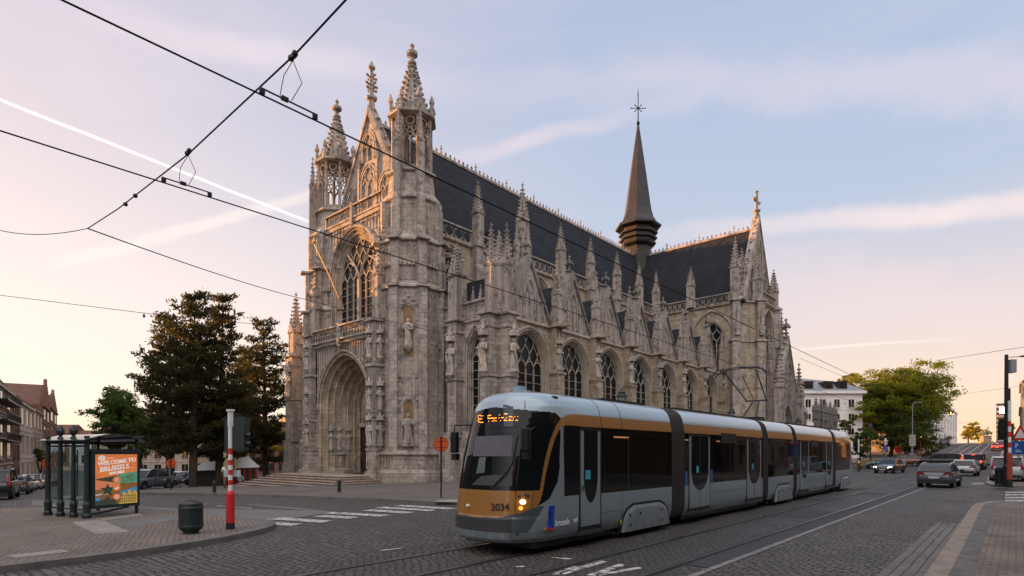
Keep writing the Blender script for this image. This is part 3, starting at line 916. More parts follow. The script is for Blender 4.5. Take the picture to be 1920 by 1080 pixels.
n.boxf(dg, -0.35, -0.28, 8.0, 8.9, 0.02, 0.03)
n.build('niche', CV, church)
for zb, zs, a, h in ((9.0, 12.0, 0.5, 0.72), (3.2, 5.2, 0.48, 0.6)):
    n = MB(); pane(n, dg, 0, zb, zs, a, h, 0.02); n.build('niche_back', M['niche_back'], church)
put_statue(dg, 0, 9.8, 0.26, 1.85, 71, False, False)
put_statue(dg, 0, 2.78, 0.26, 2.1, 75, False, False)

# ---- west ends of the aisles ------------------------------------------------
YW = 28.5
def aisle_front(s):
    """s = 1: towards the street, s = -1: the far side"""
    f = Fr((XC, YW, 0), (s, 0), (0, -1))
    b = MB()
    if s > 0:
        wall_arch(b, f, 7.0, 9.2, -1.2, 11.4, 8.15, 3.6, 10.4, 0.5, 0.8)
        wall_arch(b, f, 9.2, 13.25, -1.2, 11.4, 11.15, 3.6, 8.9, 1.0, 2.0)
    else: b.boxf(f, 5.5, 13.4, -1.2, 11.4, -0.4, 0.0)
    b.boxf(f, 7.0, 13.2, 11.4, 12.7, -0.4, -0.05)
    string_course(b, f, 7.0, 13.3, 11.4, 0.0, 0.14, 0.16); string_course(b, f, 7.0, 13.2, 12.75, -0.05, 0.2, 0.22)
    panels(b, f, 7.2, 9.0, 11.55, 12.6, -0.05, 3); panels(b, f, 9.9, 12.2, 11.55, 12.6, -0.05, 4)
    b.boxf(f, 7.0, 13.2, -1.2, 3.1, 0.0, 0.35)
    b.prism([(0, 0), (0.36, 0), (0, 0.5)], lambda u, z, w: f(w, 3.1 + z, u), 7.0, 13.2)
    b.build('aisle_west_wall', ST, church)
    # pier between the two lights
    b = MB()
    for u0, u1, w1 in ((9.0, 9.9, 0.7), (12.42, 13.26, 0.85)) if s > 0 else ((9.2, 10.0, 0.7), (12.9, 14.2, 0.95)):
        b.boxf(f, u0 - 0.08, u1 + 0.08, -1.2, 1.0, 0, w1 + 0.35)
        b.boxf(f, u0 - 0.04, u1 + 0.04, 1.0, 3.2, 0, w1 + 0.18)
        b.boxf(f, u0, u1, 3.2, 11.4, 0, w1)
        for z, o in ((3.25, 0.2), (7.3, 0.1), (10.6, 0.08), (11.5, 0.2)): b.boxf(f, u0 - o, u1 + o, z - 0.09, z + 0.07, 0, w1 + o)
    if s > 0:
        b.boxf(f, 13.25, 14.13, -1.2, 11.4, -0.97, -0.1)
        b.boxf(f, 13.2, 14.3, -1.2, 1.0, -1.05, -0.0)
        for z, o in ((3.25, 0.15), (7.3, 0.1), (10.6, 0.08), (11.5, 0.2)): b.boxf(f, 13.25, 14.13 + o, z - 0.09, z + 0.07, -0.97 - o, -0.1 + o)
    b.build('buttress', M['ashlar'], church)
    if s > 0:
        put_statue(f, 9.45, 7.75, 0.82, 2.1, 81)
        put_statue(f, 12.84, 7.7, 0.97, 2.1, 82)
        fe = Fr((XC + 14.13, YW, 0), (0, 1), (1, 0))
        put_statue(fe, 0.53, 7.7, 0.12, 2.1, 83)
        put_pin(f(9.45, 11.5, 0.15), 0.95, 3.1, 2.4, 8)
        b = MB(); b.boxf(f, 12.3, 13.3, 11.5, 15.0, -0.9, -0.1); b.boxf(f, 12.9, 13.5, 11.5, 14.8, -0.9, 0.0); b.build('corner_pier', ST, church)
        for u, w, hp in ((12.84, 0.2, 2.9), (13.6, -0.55, 2.9), (12.7, -0.8, 2.6), (13.2, -0.2, 2.4)): put_pin(f(u, 11.5, w), 0.62, 3.2, hp, 8)
        w1 = MB(); o1 = orders(w1, f, 8.15, 3.6, 10.4, 0.5, 0.8, [(0.1, -0.12), (0.1, -0.15)], 0.0, 8, 0.05)
        o2 = orders(w1, f, 11.15, 3.6, 8.9, 1.0, 2.0, [(0.1, 0.0), (0.08, -0.14), (0.10, -0.1), (0.08, -0.14)], 0.01, 10, 0.06)
        q = shrink(1.0, 2.0, -0.12); w1.tube([f(u, z, 0.05) for u, z in arch_curve(11.15, q[0], q[1], 8.9, 8.5, 10)], 0.09, 5)
        w1.build('window_surround', CV, church)
        put_window(f, 8.15, 3.6, 10.4, o1[0], o1[1], o1[2], 1, 0.05)
        put_window(f, 11.15, 3.6, 8.9, o2[0], o2[1], o2[2], 2, 0.05)
        r = MB(); r.hexa([f(9.9, 12.7, -0.3), f(12.6, 12.7, -0.3), f(12.6, 12.7, -4), f(9.9, 12.7, -4), f(10.6, 14.3, -1.6), f(11.9, 14.3, -1.6), f(11.9, 14.3, -4), f(10.6, 14.3, -4)])
        r.build('roof', M['slate'], church)
        for k in range(4):
            r = MB(); spirelet(r, f(10.1 + k * 0.75, 12.8, -0.05), 0.14, 0.9, 4, pi / 4, 3, 0.06); r.build('parapet_finial', CV, church)
    else:
        put_statue(f, 9.6, 7.7, 0.82, 2.0, 85); put_statue(f, 13.4, 7.7, 1.05, 2.1, 86)
        put_pin(f(13.35, 11.5, 0.3), 1.0, 2.2, 4.0, 9); put_pin(f(9.6, 11.5, 0.1), 0.8, 2.4, 2.2, 7)
        b = MB(); b.box(XC - 13.6, XC - 13.2, YW, 66, -1.6, 11.4); b.build('aisle_wall', ST, church)
aisle_front(1); aisle_front(-1)
fb = MB()   # flying buttress over the first bay
fb.tube([(XC + 9.45, YW - 0.2, 13.2), (XC + 8.9, YW + 0.6, 15.4), (XC + 7.6, YW + 1.3, 16.9), (XC + 5.4, YW + 1.6, 17.4)], [0.28, 0.24, 0.22, 0.25], 6)
fb.build('flying_buttress', CV, church)

# ---- street-side aisle ------------------------------------------------------
XA = XC + 13.25
FS = Fr((XA, 0, 0), (0, 1), (1, 0))
CY = [31.95 + 5.38 * k for k in range(7)]
aw = MB(); sr = MB()
aw.boxf(FS, 28.5, 29.26, -1, 11.45, -0.4, 0.0)
for y in CY:
    wall_arch(aw, FS, y - 2.69, y + 2.69, -1.0, 11.45, y, 3.5, 8.55, 2.18, 2.5)
    aw.boxf(FS, y - 2.69, y + 2.69, -1.0, 3.2, 0.0, 0.3)
    a1, h1, w1 = orders(sr, FS, y, 3.5, 8.55, 2.18, 2.5, [(0.07, 0.0), (0.05, -0.12), (0.07, -0.06), (0.05, -0.12), (0.06, -0.08), (0.04, -0.08)], 0.01, 12, 0.045)
    q = shrink(2.18, 2.5, -0.12); sr.tube([FS(u, z, 0.05) for u, z in arch_curve(y, q[0], q[1], 8.55, 8.0, 12)], 0.1, 5)
    put_window(FS, y, 3.5, 8.55, a1, h1, w1, 4, 0.045)
string_course(aw, FS, 28.5, CY[-1] + 2.69, 11.5, 0.0, 0.2, 0.2)
aw.build('aisle_wall', M['ashlar_warm'], church)
sr.build('window_surround', M['trace'], church)
for k in range(7):
    y = CY[k] + 2.69
    if y > 67.5: y = 66.3
    b = MB()
    b.boxf(FS, y - 0.50, y + 0.50, -1.0, 3.2, 0, 1.0); b.boxf(FS, y - 0.42, y + 0.42, 3.2, 8.0, 0, 0.82); b.boxf(FS, y - 0.40, y + 0.40, 8.0, 11.5, 0, 0.5)
    for z, o, w in ((3.25, 0.12, 1.0), (8.05, 0.10, 0.82), (11.55, 0.16, 0.9)): b.boxf(FS, y - 0.42 - o, y + 0.42 + o, z - 0.09, z + 0.07, 0, w + o)
    for q in (-0.36, 0.36): b.boxf(FS, y + q - 0.06, y + q + 0.06, 8.1, 11.4, 0.5, 0.62)
    b.cbox(FS(y, 11.62, 1.2), 1.0, 0.22, 0.22)       # spout
    b.build('buttress', M['ashlar_warm'], church)
    put_statue(FS, y, 8.45, 0.62, 1.7, 90 + k)
    put_pin(FS(y, 11.6, 0.42), 0.60, 2.3, 3.0, 8)
for k, y in enumerate(CY):
    b = MB(); gable(b, FS, y, 2.35, 11.6, 15.9, -0.6, -0.05)
    g = b.build('gable', ST, church)
    b = MB(); coping(b, FS, y, 2.35, 11.6, 15.9, -0.75, -0.02, 0.30, 0, 0.12, 0.95, 0.16); b.build('coping', DK, g)
    b = MB()
    blind(b, FS, y, 11.9, 13.7, 0.55, 1.0, -0.05, 2, 0.06)
    for s in (-1, 1):
        b.tube([FS(u, z, 0.0) for u, z in arch_curve(y + s * 1.12, 0.36, 0.5, 12.75, 11.8, 5)], 0.07, 4)
        b.boxf(FS, y + s * 0.72 - 0.05, y + s * 0.72 + 0.05, 11.8, 14.0, -0.05, 0.06)
    b.build('blind_tracery', CV, g)
    r = MB()
    r.face([FS(y, 15.6, -0.5), FS(y + 2.6, 11.7, -0.5), FS(y + 2.6, 11.7, -8.2), FS(y, 15.6, -8.2)])
    r.face([FS(y - 2.6, 11.7, -0.5), FS(y, 15.6, -0.5), FS(y, 15.6, -8.2), FS(y - 2.6, 11.7, -8.2)])
    for j in range(3):
        for s in (-1, 1):
            octa(r, FS(y + s * (0.5 + 0.65 * j), 15.0 - 1.0 * j, -0.9), 0.16)
    r.build('roof', M['slate'], church)

# ---- clerestory -------------------------------------------------------------
XN = XC + 5.2
FN = Fr((XN, 0, 0), (0, 1), (1, 0))
PY = [34.4, 40.2, 46.1, 51.4, 56.8, 61.9, 66.2]
cw = MB(); edges = [28.8] + PY
for i in range(7):
    y0, y1 = edges[i], edges[i + 1]; c = (y0 + y1) / 2
    wall_arch(cw, FN, y0, y1, 11.0, 19.4, c, 13.6, 16.9, 1.55, 2.0)
    sm = MB(); a1, h1, w1 = orders(sm, FN, c, 13.6, 16.9, 1.55, 2.0, [(0.1, -0.1), (0.1, -0.15), (0.06, -0.1)], 0.01, 10, 0.05)
    q = shrink(1.55, 2.0, -0.1); sm.tube([FN(u, z, 0.05) for u, z in arch_curve(c, q[0], q[1], 16.9, 16.5, 10)], 0.08, 5)
    o = put_window(FN, c, 13.6, 16.9, a1, h1, w1, 3, 0.06)
    sm.build('surround', M['trace'], o)
    b = MB(); balustrade(b, FN, y0 + (0.3 if i else 0), y1 - 0.45, 19.42, 20.66, 0.12, 'ring' if i < 2 else 'loz'); b.build('balustrade', CV, church)
string_course(cw, FN, 28.8, 66.7, 19.4, 0.0, 0.25, 0.25)
cw.boxf(FN, 28.8, 66.7, 12.9, 13.15, 0, 0.25)
cw.build('nave_wall', M['ashlar_warm'], church)
for i, y in enumerate(PY):
    b = MB(); b.boxf(FN, y - 0.42, y + 0.42, 11.5, 19.6, 0, 0.6); b.boxf(FN, y - 0.5, y + 0.5, 19.4, 19.7, 0, 0.75)
    b.build('buttress', ST, church)
    if i == 1:
        put_pin(FN(y, 19.6, 0.35), 0.85, 3.6, 3.6, 9)
        for dy, dw in ((-0.75, 0.3), (0.75, 0.3), (0, 1.0)): put_pin(FN(y + dy, 18.6, dw), 0.45, 2.2, 2.2, 6)
    else: put_pin(FN(y, 19.6, 0.35), 0.72, 2.5, 2.8, 8)
    # flying buttress from the aisle pier
    fb = MB(); n_ = 9
    top = [FN(y, 16.6 - 3.4 * (j / n_), 0.3 + 6.2 * j / n_) for j in range(n_ + 1)]
    bot = [FN(y, 15.9 - 3.9 * (j / n_) ** 1.8, 0.3 + 6.2 * j / n_) for j in range(n_ + 1)]
    for j in range(n_):
        fb.hexa([(p[0], p[1] + e, p[2]) for p, e in ((bot[j], -0.2), (bot[j + 1], -0.2), (bot[j + 1], 0.2), (bot[j], 0.2), (top[j], -0.2), (top[j + 1], -0.2), (top[j + 1], 0.2), (top[j], 0.2))])
    fb.build('flying_buttress', CV, church)
dm = MB(); dm.boxf(FN, 36.2, 37.2, 19.8, 21.4, -1.0, -0.1); dm.build('dormer', M['lead'], church)

# ---- roofs ------------------------------------------------------------------
def cresting(mb, a, b, step=0.56, h=0.5):
    a, b = Vector(a), Vector(b); L = (b - a).length; n = int(L / step); d = (b - a) / L
    f = Fr((a.x, a.y, a.z), (d.x, d.y), (-d.y, d.x))
    mb.boxf(f, 0, L, -0.12, 0.12, -0.14, 0.14)
    for k in range(n):
        u = (k + 0.5) * step; H = h * (1.9 if k % 8 == 4 else 1.0)
        mb.boxf(f, u - 0.04, u + 0.04, 0.1, H, -0.04, 0.04)
        octa(mb, f(u, H, 0), 0.09)
        mb.boxf(f, u - 0.13, u + 0.13, H * 0.68, H * 0.68 + 0.08, -0.04, 0.04)
        mb.tube([f(u - 0.24, 0.1, 0), f(u - 0.05, H * 0.45, 0)], 0.04, 4); mb.tube([f(u + 0.24, 0.1, 0), f(u + 0.05, H * 0.45, 0)], 0.04, 4)

ZR = 29.3
r = MB()
e = 4.95
r.face([(XC + e, 27.7, 19.3), (XC + e, 90, 19.3), (XC, 90, ZR), (XC, 27.7, ZR)])
r.face([(XC - e, 27.7, 19.3), (XC, 27.7, ZR), (XC, 90, ZR), (XC - e, 90, 19.3)])
r.face([(XC + e, 90, 19.3), (XC, 95, 19.3), (XC, 90, ZR)])
r.face([(XC - e, 90, 19.3), (XC, 90, ZR), (XC, 95, 19.3)])
nr = r.build('roof', M['slate'], church)
c = MB(); cresting(c, (XC, 28.2, ZR), (XC, YT - 1.8, ZR)); cresting(c, (XC, YT + 1.8, ZR), (XC, 90, ZR)); c.build('cresting', CV, nr)
r = MB()
for s in (-1, 1):
    r.face([(XC - 16.2, YT + s * 4.8, 19.3), (XC + 16.2, YT + s * 4.8, 19.3), (XC + 16.2, YT, ZR), (XC - 16.2, YT, ZR)])
tr_ = r.build('roof', M['slate'], church)
c = MB(); cresting(c, (XC + 1.8, YT, ZR), (XC + 16.0, YT, ZR)); cresting(c, (XC - 16.0, YT, ZR), (XC - 1.8, YT, ZR)); c.build('cresting', CV, tr_)
hid = MB()
hid.box(XC - 5.2, XC - 5.0, 28.8, 90, -2, 19.4); hid.box(XC + 5.0, XC + 5.19, 76.5, 90, -1, 19.4); hid.box(XC - 16.4, XC - 16.0, YT - 4.9, YT + 4.9, -2, 20)
hid.box(XC - 16.2, XC - 5.2, YT - 5.0, YT - 4.7, -2, 19.5); hid.box(XC - 16.2, XC - 5.2, YT + 4.7, YT + 5.0, -2, 19.5)
hid.build('far_side_wall', ST, church)

# ---- crossing spire ---------------------------------------------------------
c0 = (XC, YT, 0)
s = MB()
oct_loft(s, c0, [(1.55, 25.0), (1.62, 30.6), (2.2, 30.9), (2.3, 31.15), (2.0, 31.25), (2.0, 31.55), (2.4, 31.7), (2.42, 31.9), (2.05, 32.0), (2.05, 32.3), (2.5, 32.45), (2.5, 32.62), (2.0, 32.75), (2.05, 33.2), (2.9, 33.35), (2.92, 33.6),
    (2.35, 34.1), (1.95, 34.8), (1.68, 35.8), (1.52, 37.0), (1.0, 41.2), (0.5, 45.0), (0.10, 48.0)])
spire = s.build('spire', M['lead'], church)
v = MB()
v.lathe([(0.2, 47.9), (0.24, 48.15), (0.08, 48.4), (0.05, 52.0)], 8, c0)
for k in range(8):
    a = k * pi / 4
    L = 1.0 if k % 2 == 0 else 0.62
    v.tube([(XC, YT, 50.2), (XC + 0.75 * cos(a) * L, YT + 0.66 * cos(a) * L, 50.2 + sin(a) * L)], 0.05, 5)
    octa(v, (XC + 0.75 * cos(a) * L, YT + 0.66 * cos(a) * L, 50.2 + sin(a) * L), 0.12)
v.tube([(XC, YT, 51.9), (XC, YT, 52.9)], [0.09, 0.02], 5)
v.build('weathervane', M['cable'], spire)

# ---- transept ---------------------------------------------------------------
FT = Fr((0, 66.7, 0), (1, 0), (0, -1))
t = MB()
cxw = -27.1
wall_arch(t, FT, XN, -24.35, -1, 19.5, cxw, 8.0, 15.4, 1.6, 2.3)
qa, qh = shrink(2.75, 3.4, 0.0)
t.tube([FT(u, z, 0.06) for u, z in arch_curve(cxw, 2.6, 3.4, 15.5, 12.0, 12)], 0.14, 5)
FX = Fr((-22.3, 0, 0), (0, 1), (1, 0))
wall_arch(t, FX, 68.8, 74.6, -1, 19.5, 71.7, 11.5, 16.2, 2.0, 2.9)
for a, b in (((-24.35, 66.7), (-22.3, 68.8)), ((-22.3, 74.6), (-24.35, 76.7))):
    t.face([(a[0], a[1], -1), (b[0], b[1], -1), (b[0], b[1], 19.5), (a[0], a[1], 19.5)])
t.face([(-24.35, 76.7, -1), (-34.4, 76.7, -1), (-34.4, 76.7, 19.5), (-24.35, 76.7, 19.5)])
t.face([(-34.4, 66.7, 19.5), (-24.35, 66.7, 19.5), (-22.3, 68.8, 19.5), (-22.3, 74.6, 19.5), (-24.35, 76.7, 19.5), (-34.4, 76.7, 19.5)])
string_course(t, FT, XN, -24.35, 19.5, 0, 0.25, 0.25); string_course(t, FX, 68.8, 74.6, 19.6, 0, 0.25, 0.25)
for z in (5.2, 15.0): string_course(t, FX, 68.8, 69.5, z, 0, 0.15, 0.16)
t.build('transept_wall', M['ashlar_warm'], church)
sm = MB(); a1, h1, w1 = orders(sm, FT, cxw, 8.0, 15.4, 1.6, 2.3, [(0.1, -0.1), (0.08, -0.2), (0.06, -0.1)], 0.01, 10, 0.05)
o = put_window(FT, cxw, 8.0, 15.4, a1, h1, w1, 3, 0.06); sm.build('surround', M['trace'], o)
sm = MB(); a1, h1, w1 = orders(sm, FX, 71.7, 11.5, 16.2, 2.0, 2.9, [(0.1, -0.1), (0.08, -0.15), (0.1, -0.12), (0.06, -0.1)], 0.01, 10, 0.05)
q = shrink(2.0, 2.9, -0.14); sm.tube([FX(u, z, 0.06) for u, z in arch_curve(71.7, q[0], q[1], 16.2, 14.0, 12)], 0.12, 5)
o = put_window(FX, 71.7, 11.5, 16.2, a1, h1, w1, 4, 0.06); sm.build('surround', M['trace'], o)
b = MB()
for i, (x, y) in enumerate(((-24.35, 66.7), (-22.3, 68.8), (-22.3, 74.6), (-24.35, 76.7))):
    for z0, z1, sz in ((-1, 5.2, 1.15), (5.2, 15.0, 0.95), (15.0, 20.0, 0.85)): b.cbox((x, y, (z0 + z1) / 2), sz, sz, z1 - z0, pi / 4)
    for z in (5.25, 15.05, 19.7): b.cbox((x, y, z), 1.25, 1.25, 0.18, pi / 4)
    dx, dy = (0.42, -0.42) if i < 2 else (0.42, 0.42)
    pinnacle(b, (x + dx, y + dy, 15.6), 0.5, 0.6, 2.6, 6, pi / 4)
    for q in (-0.3, 0.3): b.cbox((x + dx * 0.9 + q * 0.7, y + dy * 0.9 + q * 0.7, 12.5), 0.08, 0.08, 4.0, pi / 4)
dt = Fr((-23.325, 67.75, 0), (0.7071, 0.7071), (0.7071, -0.7071))
string_course(b, dt, -1.4, 1.4, 15.0, 0, 0.15, 0.18); string_course(b, dt, -1.4, 1.4, 5.2, 0, 0.15, 0.18); string_course(b, dt, -1.4, 1.4, 19.6, 0, 0.25, 0.25)
b.build('corner_buttress', ST, church)
for x, y, hs, hp in ((-24.35, 66.75, 3.6, 3.6), (-22.5, 68.7, 2.2, 3.2), (-22.5, 74.6, 2.0, 2.9), (-24.35, 76.6, 3.6, 3.6), (-23.9, 67.6, 3.0, 3.0)):
    put_pin((x, y, 19.8), 0.85, hs, hp, 8)
put_pin((-29.64, 66.55, 19.6), 0.75, 2.6, 2.4, 7)
for u0, u1 in ((XN + 0.4, -30.1), (-29.2, -24.9)):
    b = MB(); balustrade(b, FT, u0, u1, 19.55, 20.7, 0.14, 'loz'); b.build('balustrade', CV, church)
b = MB(); balustrade(b, FX, 69.3, 74.1, 19.75, 20.95, 0.14, 'panel'); b.build('balustrade', CV, church)
b = MB(); FG = Fr((-23.3, 0, 0), (0, 1), (1, 0))
gable(b, FG, 71.7, 5.0, 19.6, 30.2, -0.6, 0.0)
tg = b.build('transept_gable', ST, church)
b = MB(); coping(b, FG, 71.7, 5.0, 19.6, 30.2, -0.7, 0.05, 0.32, 10, 0.18)
z0 = FG(71.7, 30.3, -0.3)
b.lathe([(0.42, -0.4), (0.28, 0.9), (0.46, 1.05), (0.46, 1.2), (0.2, 1.3), (0.17, 3.4), (0.05, 3.6)], 8, z0)
b.cbox((z0[0], z0[1], z0[2] + 2.3), 0.24, 1.7, 0.28)
for dy, dz in ((-0.85, 2.3), (0.85, 2.3), (0, 3.4)): octa(b, (z0[0], z0[1] + dy, z0[2] + dz), 0.28)
b.build('coping', CV, tg)
b = MB()
for cx, a, zb, zs, h in ((69.9, 0.85, 20.3, 23.2, 1.2), (73.5, 0.85, 20.3, 23.2, 1.2), (71.7, 0.7, 24.6, 26.6, 1.2)):
    blind(b, FG, cx, zb, zs, a, h, 0.04, 2, 0.07)
for y in (68.6, 71.7, 74.8): b.boxf(FG, y - 0.14, y + 0.14, 20.0, 22.5 if y != 71.7 else 24.3, 0, 0.2)
for k in range(11):
    y = 67.6 + k * 0.82; zt = 19.6 + 10.6 * (1 - abs(y - 71.7) / 5.0) - 0.5
    if zt > 20.6: b.boxf(FG, y - 0.04, y + 0.04, 20.0, zt, -0.01, 0.07)
b.build('blind_tracery', CV, tg)

# south porch
FP = Fr((-20.4, 0, 0), (0, 1), (1, 0))
p = MB()
wall_arch(p, FP, 69.4, 77.2, -1, 9.6, 72.9, 0.3, 4.4, 2.5, 3.6)
p.box(-24, -20.42, 69.4, 69.9, -1, 9.6); p.box(-24, -20.42, 76.8, 77.2, -1, 9.6)
gable(p, FP, 73.2, 3.2, 9.6, 15.6, -0.5, 0.0)
porch = p.build('porch', M['carved_dark'], church)
p = MB(); orders(p, FP, 72.9, 0.3, 4.4, 2.5, 3.6, [(0.12, -0.05), (0.08, -0.25), (0.12, -0.1), (0.08, -0.25), (0.12, -0.1), (0.08, -0.25), (0.12, -0.2)], 0.02, 10, 0.08)
coping(p, FP, 73.2, 3.2, 9.6, 15.6, -0.6, 0.05, 0.25, 9, 0.2, 1.4)
blind(p, FP, 73.2, 9.8, 11.6, 0.9, 1.4, 0.02, 2, 0.07)
panels(p, FP, 69.6, 77.0, 8.4, 9.4, 0.0, 16)
p.build('porch_mouldings', CV, porch)
p = MB(); p.boxf(FP, 71.2, 74.6, 0.0, 7.2, -1.5, -1.35); p.build('door', M['void'], porch)
for y, x, z, w, hs, hp in ((69.5, -20.3, 0, 0.95, 9.5, 4.0), (77.2, -20.3, 0, 0.95, 9.0, 4.2), (70.3, -21.5, 9, 0.7, 4.0, 3.4), (76.4, -21.6, 9, 0.8, 5.0, 4.2), (77.4, -22.4, 9, 0.8, 6.5, 4.5), (78.4, -21.0, 0, 0.9, 7.0, 3.6), (78.0, -23.6, 9, 0.8, 8.0, 4.5)):
    put_pin((x, y, z), w, hs, hp, 8, 0, CV, 'pinnacle', porch)

# low chapel behind the transept
sa_ = MB()
for k in range(4):
    y = 84.0 + k * 2.6
    sa_.box(-27, -20.2, y, y + 2.6, -1, 5.6)
fe = Fr((-20.2, 0, 0), (0, 1), (1, 0))
for k in range(5):
    y = 84.0 + k * 2.6
    sa_.boxf(fe, y - 0.35, y + 0.35, -1, 6.6, 0, 0.55)
sc_ = sa_.build('chapel_wall', M['carved_dark'], church)
for k in range(5): put_pin(fe(84.0 + k * 2.6, 6.2, 0.2), 0.7, 1.4, 1.9, 5, 0, DK)
b = MB()
for k in range(4): balustrade(b, fe, 84.4 + k * 2.6, 86.2 + k * 2.6, 5.6, 6.6, 0.1, 'arc')
b.build('parapet', DK, sc_)
f2 = Fr((0, 84.0, 0), (1, 0), (0, -1))
b = MB(); b.boxf(f2, -26, -20.2, -1, 5.6, 0.0, 0.05)
b.build('chapel_end', DK, sc_)
for k in range(4):
    o = MB(); pane(o, fe, 85.3 + k * 2.6, 2.0, 3.8, 0.7, 1.0, 0.03); o.build('window', GL, sc_)
an = MB()
an.box(-28, -21.0, 79.2, 83.5, -1, 7.4)
an.build('vestry_wall', DK, church)
an = MB(); an.rings([[(-28, 79.0, 7.4), (-20.8, 79.0, 7.4), (-20.8, 83.7, 7.4), (-28, 83.7, 7.4)], [(-28, 79.6, 9.2), (-21.6, 79.6, 9.2), (-21.6, 83.1, 9.2), (-28, 83.1, 9.2)], [(-28, 81.0, 10.6), (-23.2, 81.0, 10.6), (-23.2, 81.6, 10.6), (-28, 81.6, 10.6)]], True, (False, True))
an.build('vestry_roof', M['zinc'], church)

# flag pole leaning out of the west window
fp = MB()
fp.tube([FA(-0.9, 13.6, -0.6), FA(-1.3, 16.3, 0.55), FA(-1.75, 18.55, 1.55)], 0.05, 6)
fp.lathe([(0.10, 0), (0.17, 0.1), (0.02, 0.55)], 6, FA(-1.75, 18.5, 1.55))
fp.build('flag_pole', plain('gilded_pole', (0.42, 0.27, 0.08), 0.4, 0.5), church)

# steps
s = MB()
for i in range(9):
    z1 = 0.44 - 0.15 * i
    s.box(XC - 5.2 - 0.36 * i, XC + 4.6 + 0.30 * i, 21.9 - 0.42 * i, 25.3, z1 - 0.05, z1)
    s.box(XC - 5.13 - 0.36 * i, XC + 4.53 + 0.30 * i, 21.97 - 0.42 * i, 25.3, z1 - 0.55, z1 - 0.05)
s.build('portal_steps', stone('step_stone', (0.38, 0.32, 0.275), joints=False, soot=0.45), None, kind='structure')
# ================================================================ ground
M['setts'] = setts('cobble_setts', (0.105, 0.095, 0.086), 0.22, 0.15, 0.0, 0.56, 0.10, 0.48, 0.10, 0.028, 0.04)
M['setts_turn'] = setts('cobble_setts_turned', (0.10, 0.091, 0.082), 0.20, 0.14, R(35), 0.56, 0.12, 0.45, 0.09, 0.026, 0.035)
M['pave'] = setts('pavement_setts', (0.195, 0.162, 0.132), 0.12, 0.12, R(20), 0.75, 0.4, 0.25, 0.03, 0.012, 0.008)
M['pave_right'] = setts('pavement_blocks', (0.20, 0.165, 0.13), 0.22, 0.20, 0.0, 0.8, 0.45, 0.22, 0.01, 0.012, 0.008)
M['kerb'] = stone('kerb_stone', (0.17, 0.165, 0.16), joints=False, soot=0.3)
M['kerb_light'] = stone('pale_kerb_stone', (0.30, 0.265, 0.23), joints=False, soot=0.25)
M['asphalt'] = asphalt('dark_asphalt', (0.040, 0.040, 0.042))
M['lane'] = asphalt('pale_smooth_lane', (0.145, 0.14, 0.135))
M['worn_white'] = worn_paint('worn_road_paint', (0.50, 0.48, 0.44), (0.10, 0.095, 0.09), 0.52)
M['slab'] = plain('pale_slab', (0.24, 0.225, 0.20), 0.8, var=0.2, scale=2.0, bmp=0.003)
M['concrete_edge'] = worn_paint('concrete_edging', (0.21, 0.20, 0.19), (0.10, 0.095, 0.09), 0.54)

def grid_sheet(xs, ys, dz, mat, name, kind='structure', fx=None):
    mb = MB()
    rs = [[(x, y, gz(x, y) + dz) for x in xs] for y in ys]
    mb.rings(rs, False)
    return mb.build(name, mat, None, kind=kind)

def frange(a, b, s):
    n = max(1, int(round((b - a) / s))); return [a + (b - a) * i / n for i in range(n + 1)]
ys = [-60, -20, 0, 20, 40, 60, 75] + frange(77.5, 95, 2.5) + frange(105, 165, 10) + frange(167.5, 185, 2.5) + [230, 300, 400, 600]
xs = [-400, -250, -180, -114, -100, -80, -60, -50, -40] + frange(-38, -24, 2) + [-16, -8, 0, 20, 60, 150, 400]
grid_sheet(xs, ys, 0.0, M['setts'], 'street')
far = MB(); far.face([(-3000, -1500, -6), (3000, -1500, -6), (3000, 3000, -6), (-3000, 3000, -6)]); far.build('ground', asphalt('far_ground', (0.08, 0.08, 0.07)), kind='structure')

def loft_sheet(a, b, n, dz, mat, name, lift=True):
    """patch between two edges of equally many points, laid on the ground"""
    mb = MB(); rs = []
    for j in range(n + 1):
        t = j / n
        rs.append([(p[0] + (q[0] - p[0]) * t, p[1] + (q[1] - p[1]) * t, gz(p[0] + (q[0] - p[0]) * t, p[1] + (q[1] - p[1]) * t) + dz) for p, q in zip(a, b)])
    mb.rings(rs, False)
    return mb.build(name, mat, None, kind='structure')

def kerb_run(pts, h, mat, name, width=0.16, side=1):
    """kerb stones along a line of (x, y)"""
    mb = MB(); pr = []
    P = [Vector((p[0], p[1])) for p in pts]
    for i, p in enumerate(P):
        d = (P[min(i + 1, len(P) - 1)] - P[max(i - 1, 0)]).normalized(); nrm = Vector((-d.y, d.x)) * side
        z = gz(p.x, p.y)
        q = p + nrm * width
        pr.append([(p.x, p.y, z - 0.1), (p.x, p.y, z + h * 0.8), (p.x + nrm.x * 0.03, p.y + nrm.y * 0.03, z + h + 0.006), (q.x, q.y, z + h + 0.006), (q.x, q.y, z - 0.1)])
    mb.rings(pr, False)
    return mb.build(name, mat, None, kind='structure')

def smooth(pts, n=6):
    P = [Vector((p[0], p[1])) for p in pts]; out = []
    for i in range(len(P) - 1):
        p0, p1, p2, p3 = P[max(i - 1, 0)], P[i], P[i + 1], P[min(i + 2, len(P) - 1)]
        for k in range(n):
            t = k / n
            out.append(0.5 * ((2 * p1) + (p2 - p0) * t + (2 * p0 - 5 * p1 + 4 * p2 - p3) * t * t + (3 * p1 - p0 - 3 * p2 + p3) * t ** 3))
    out.append(P[-1]); return [(p.x, p.y) for p in out]

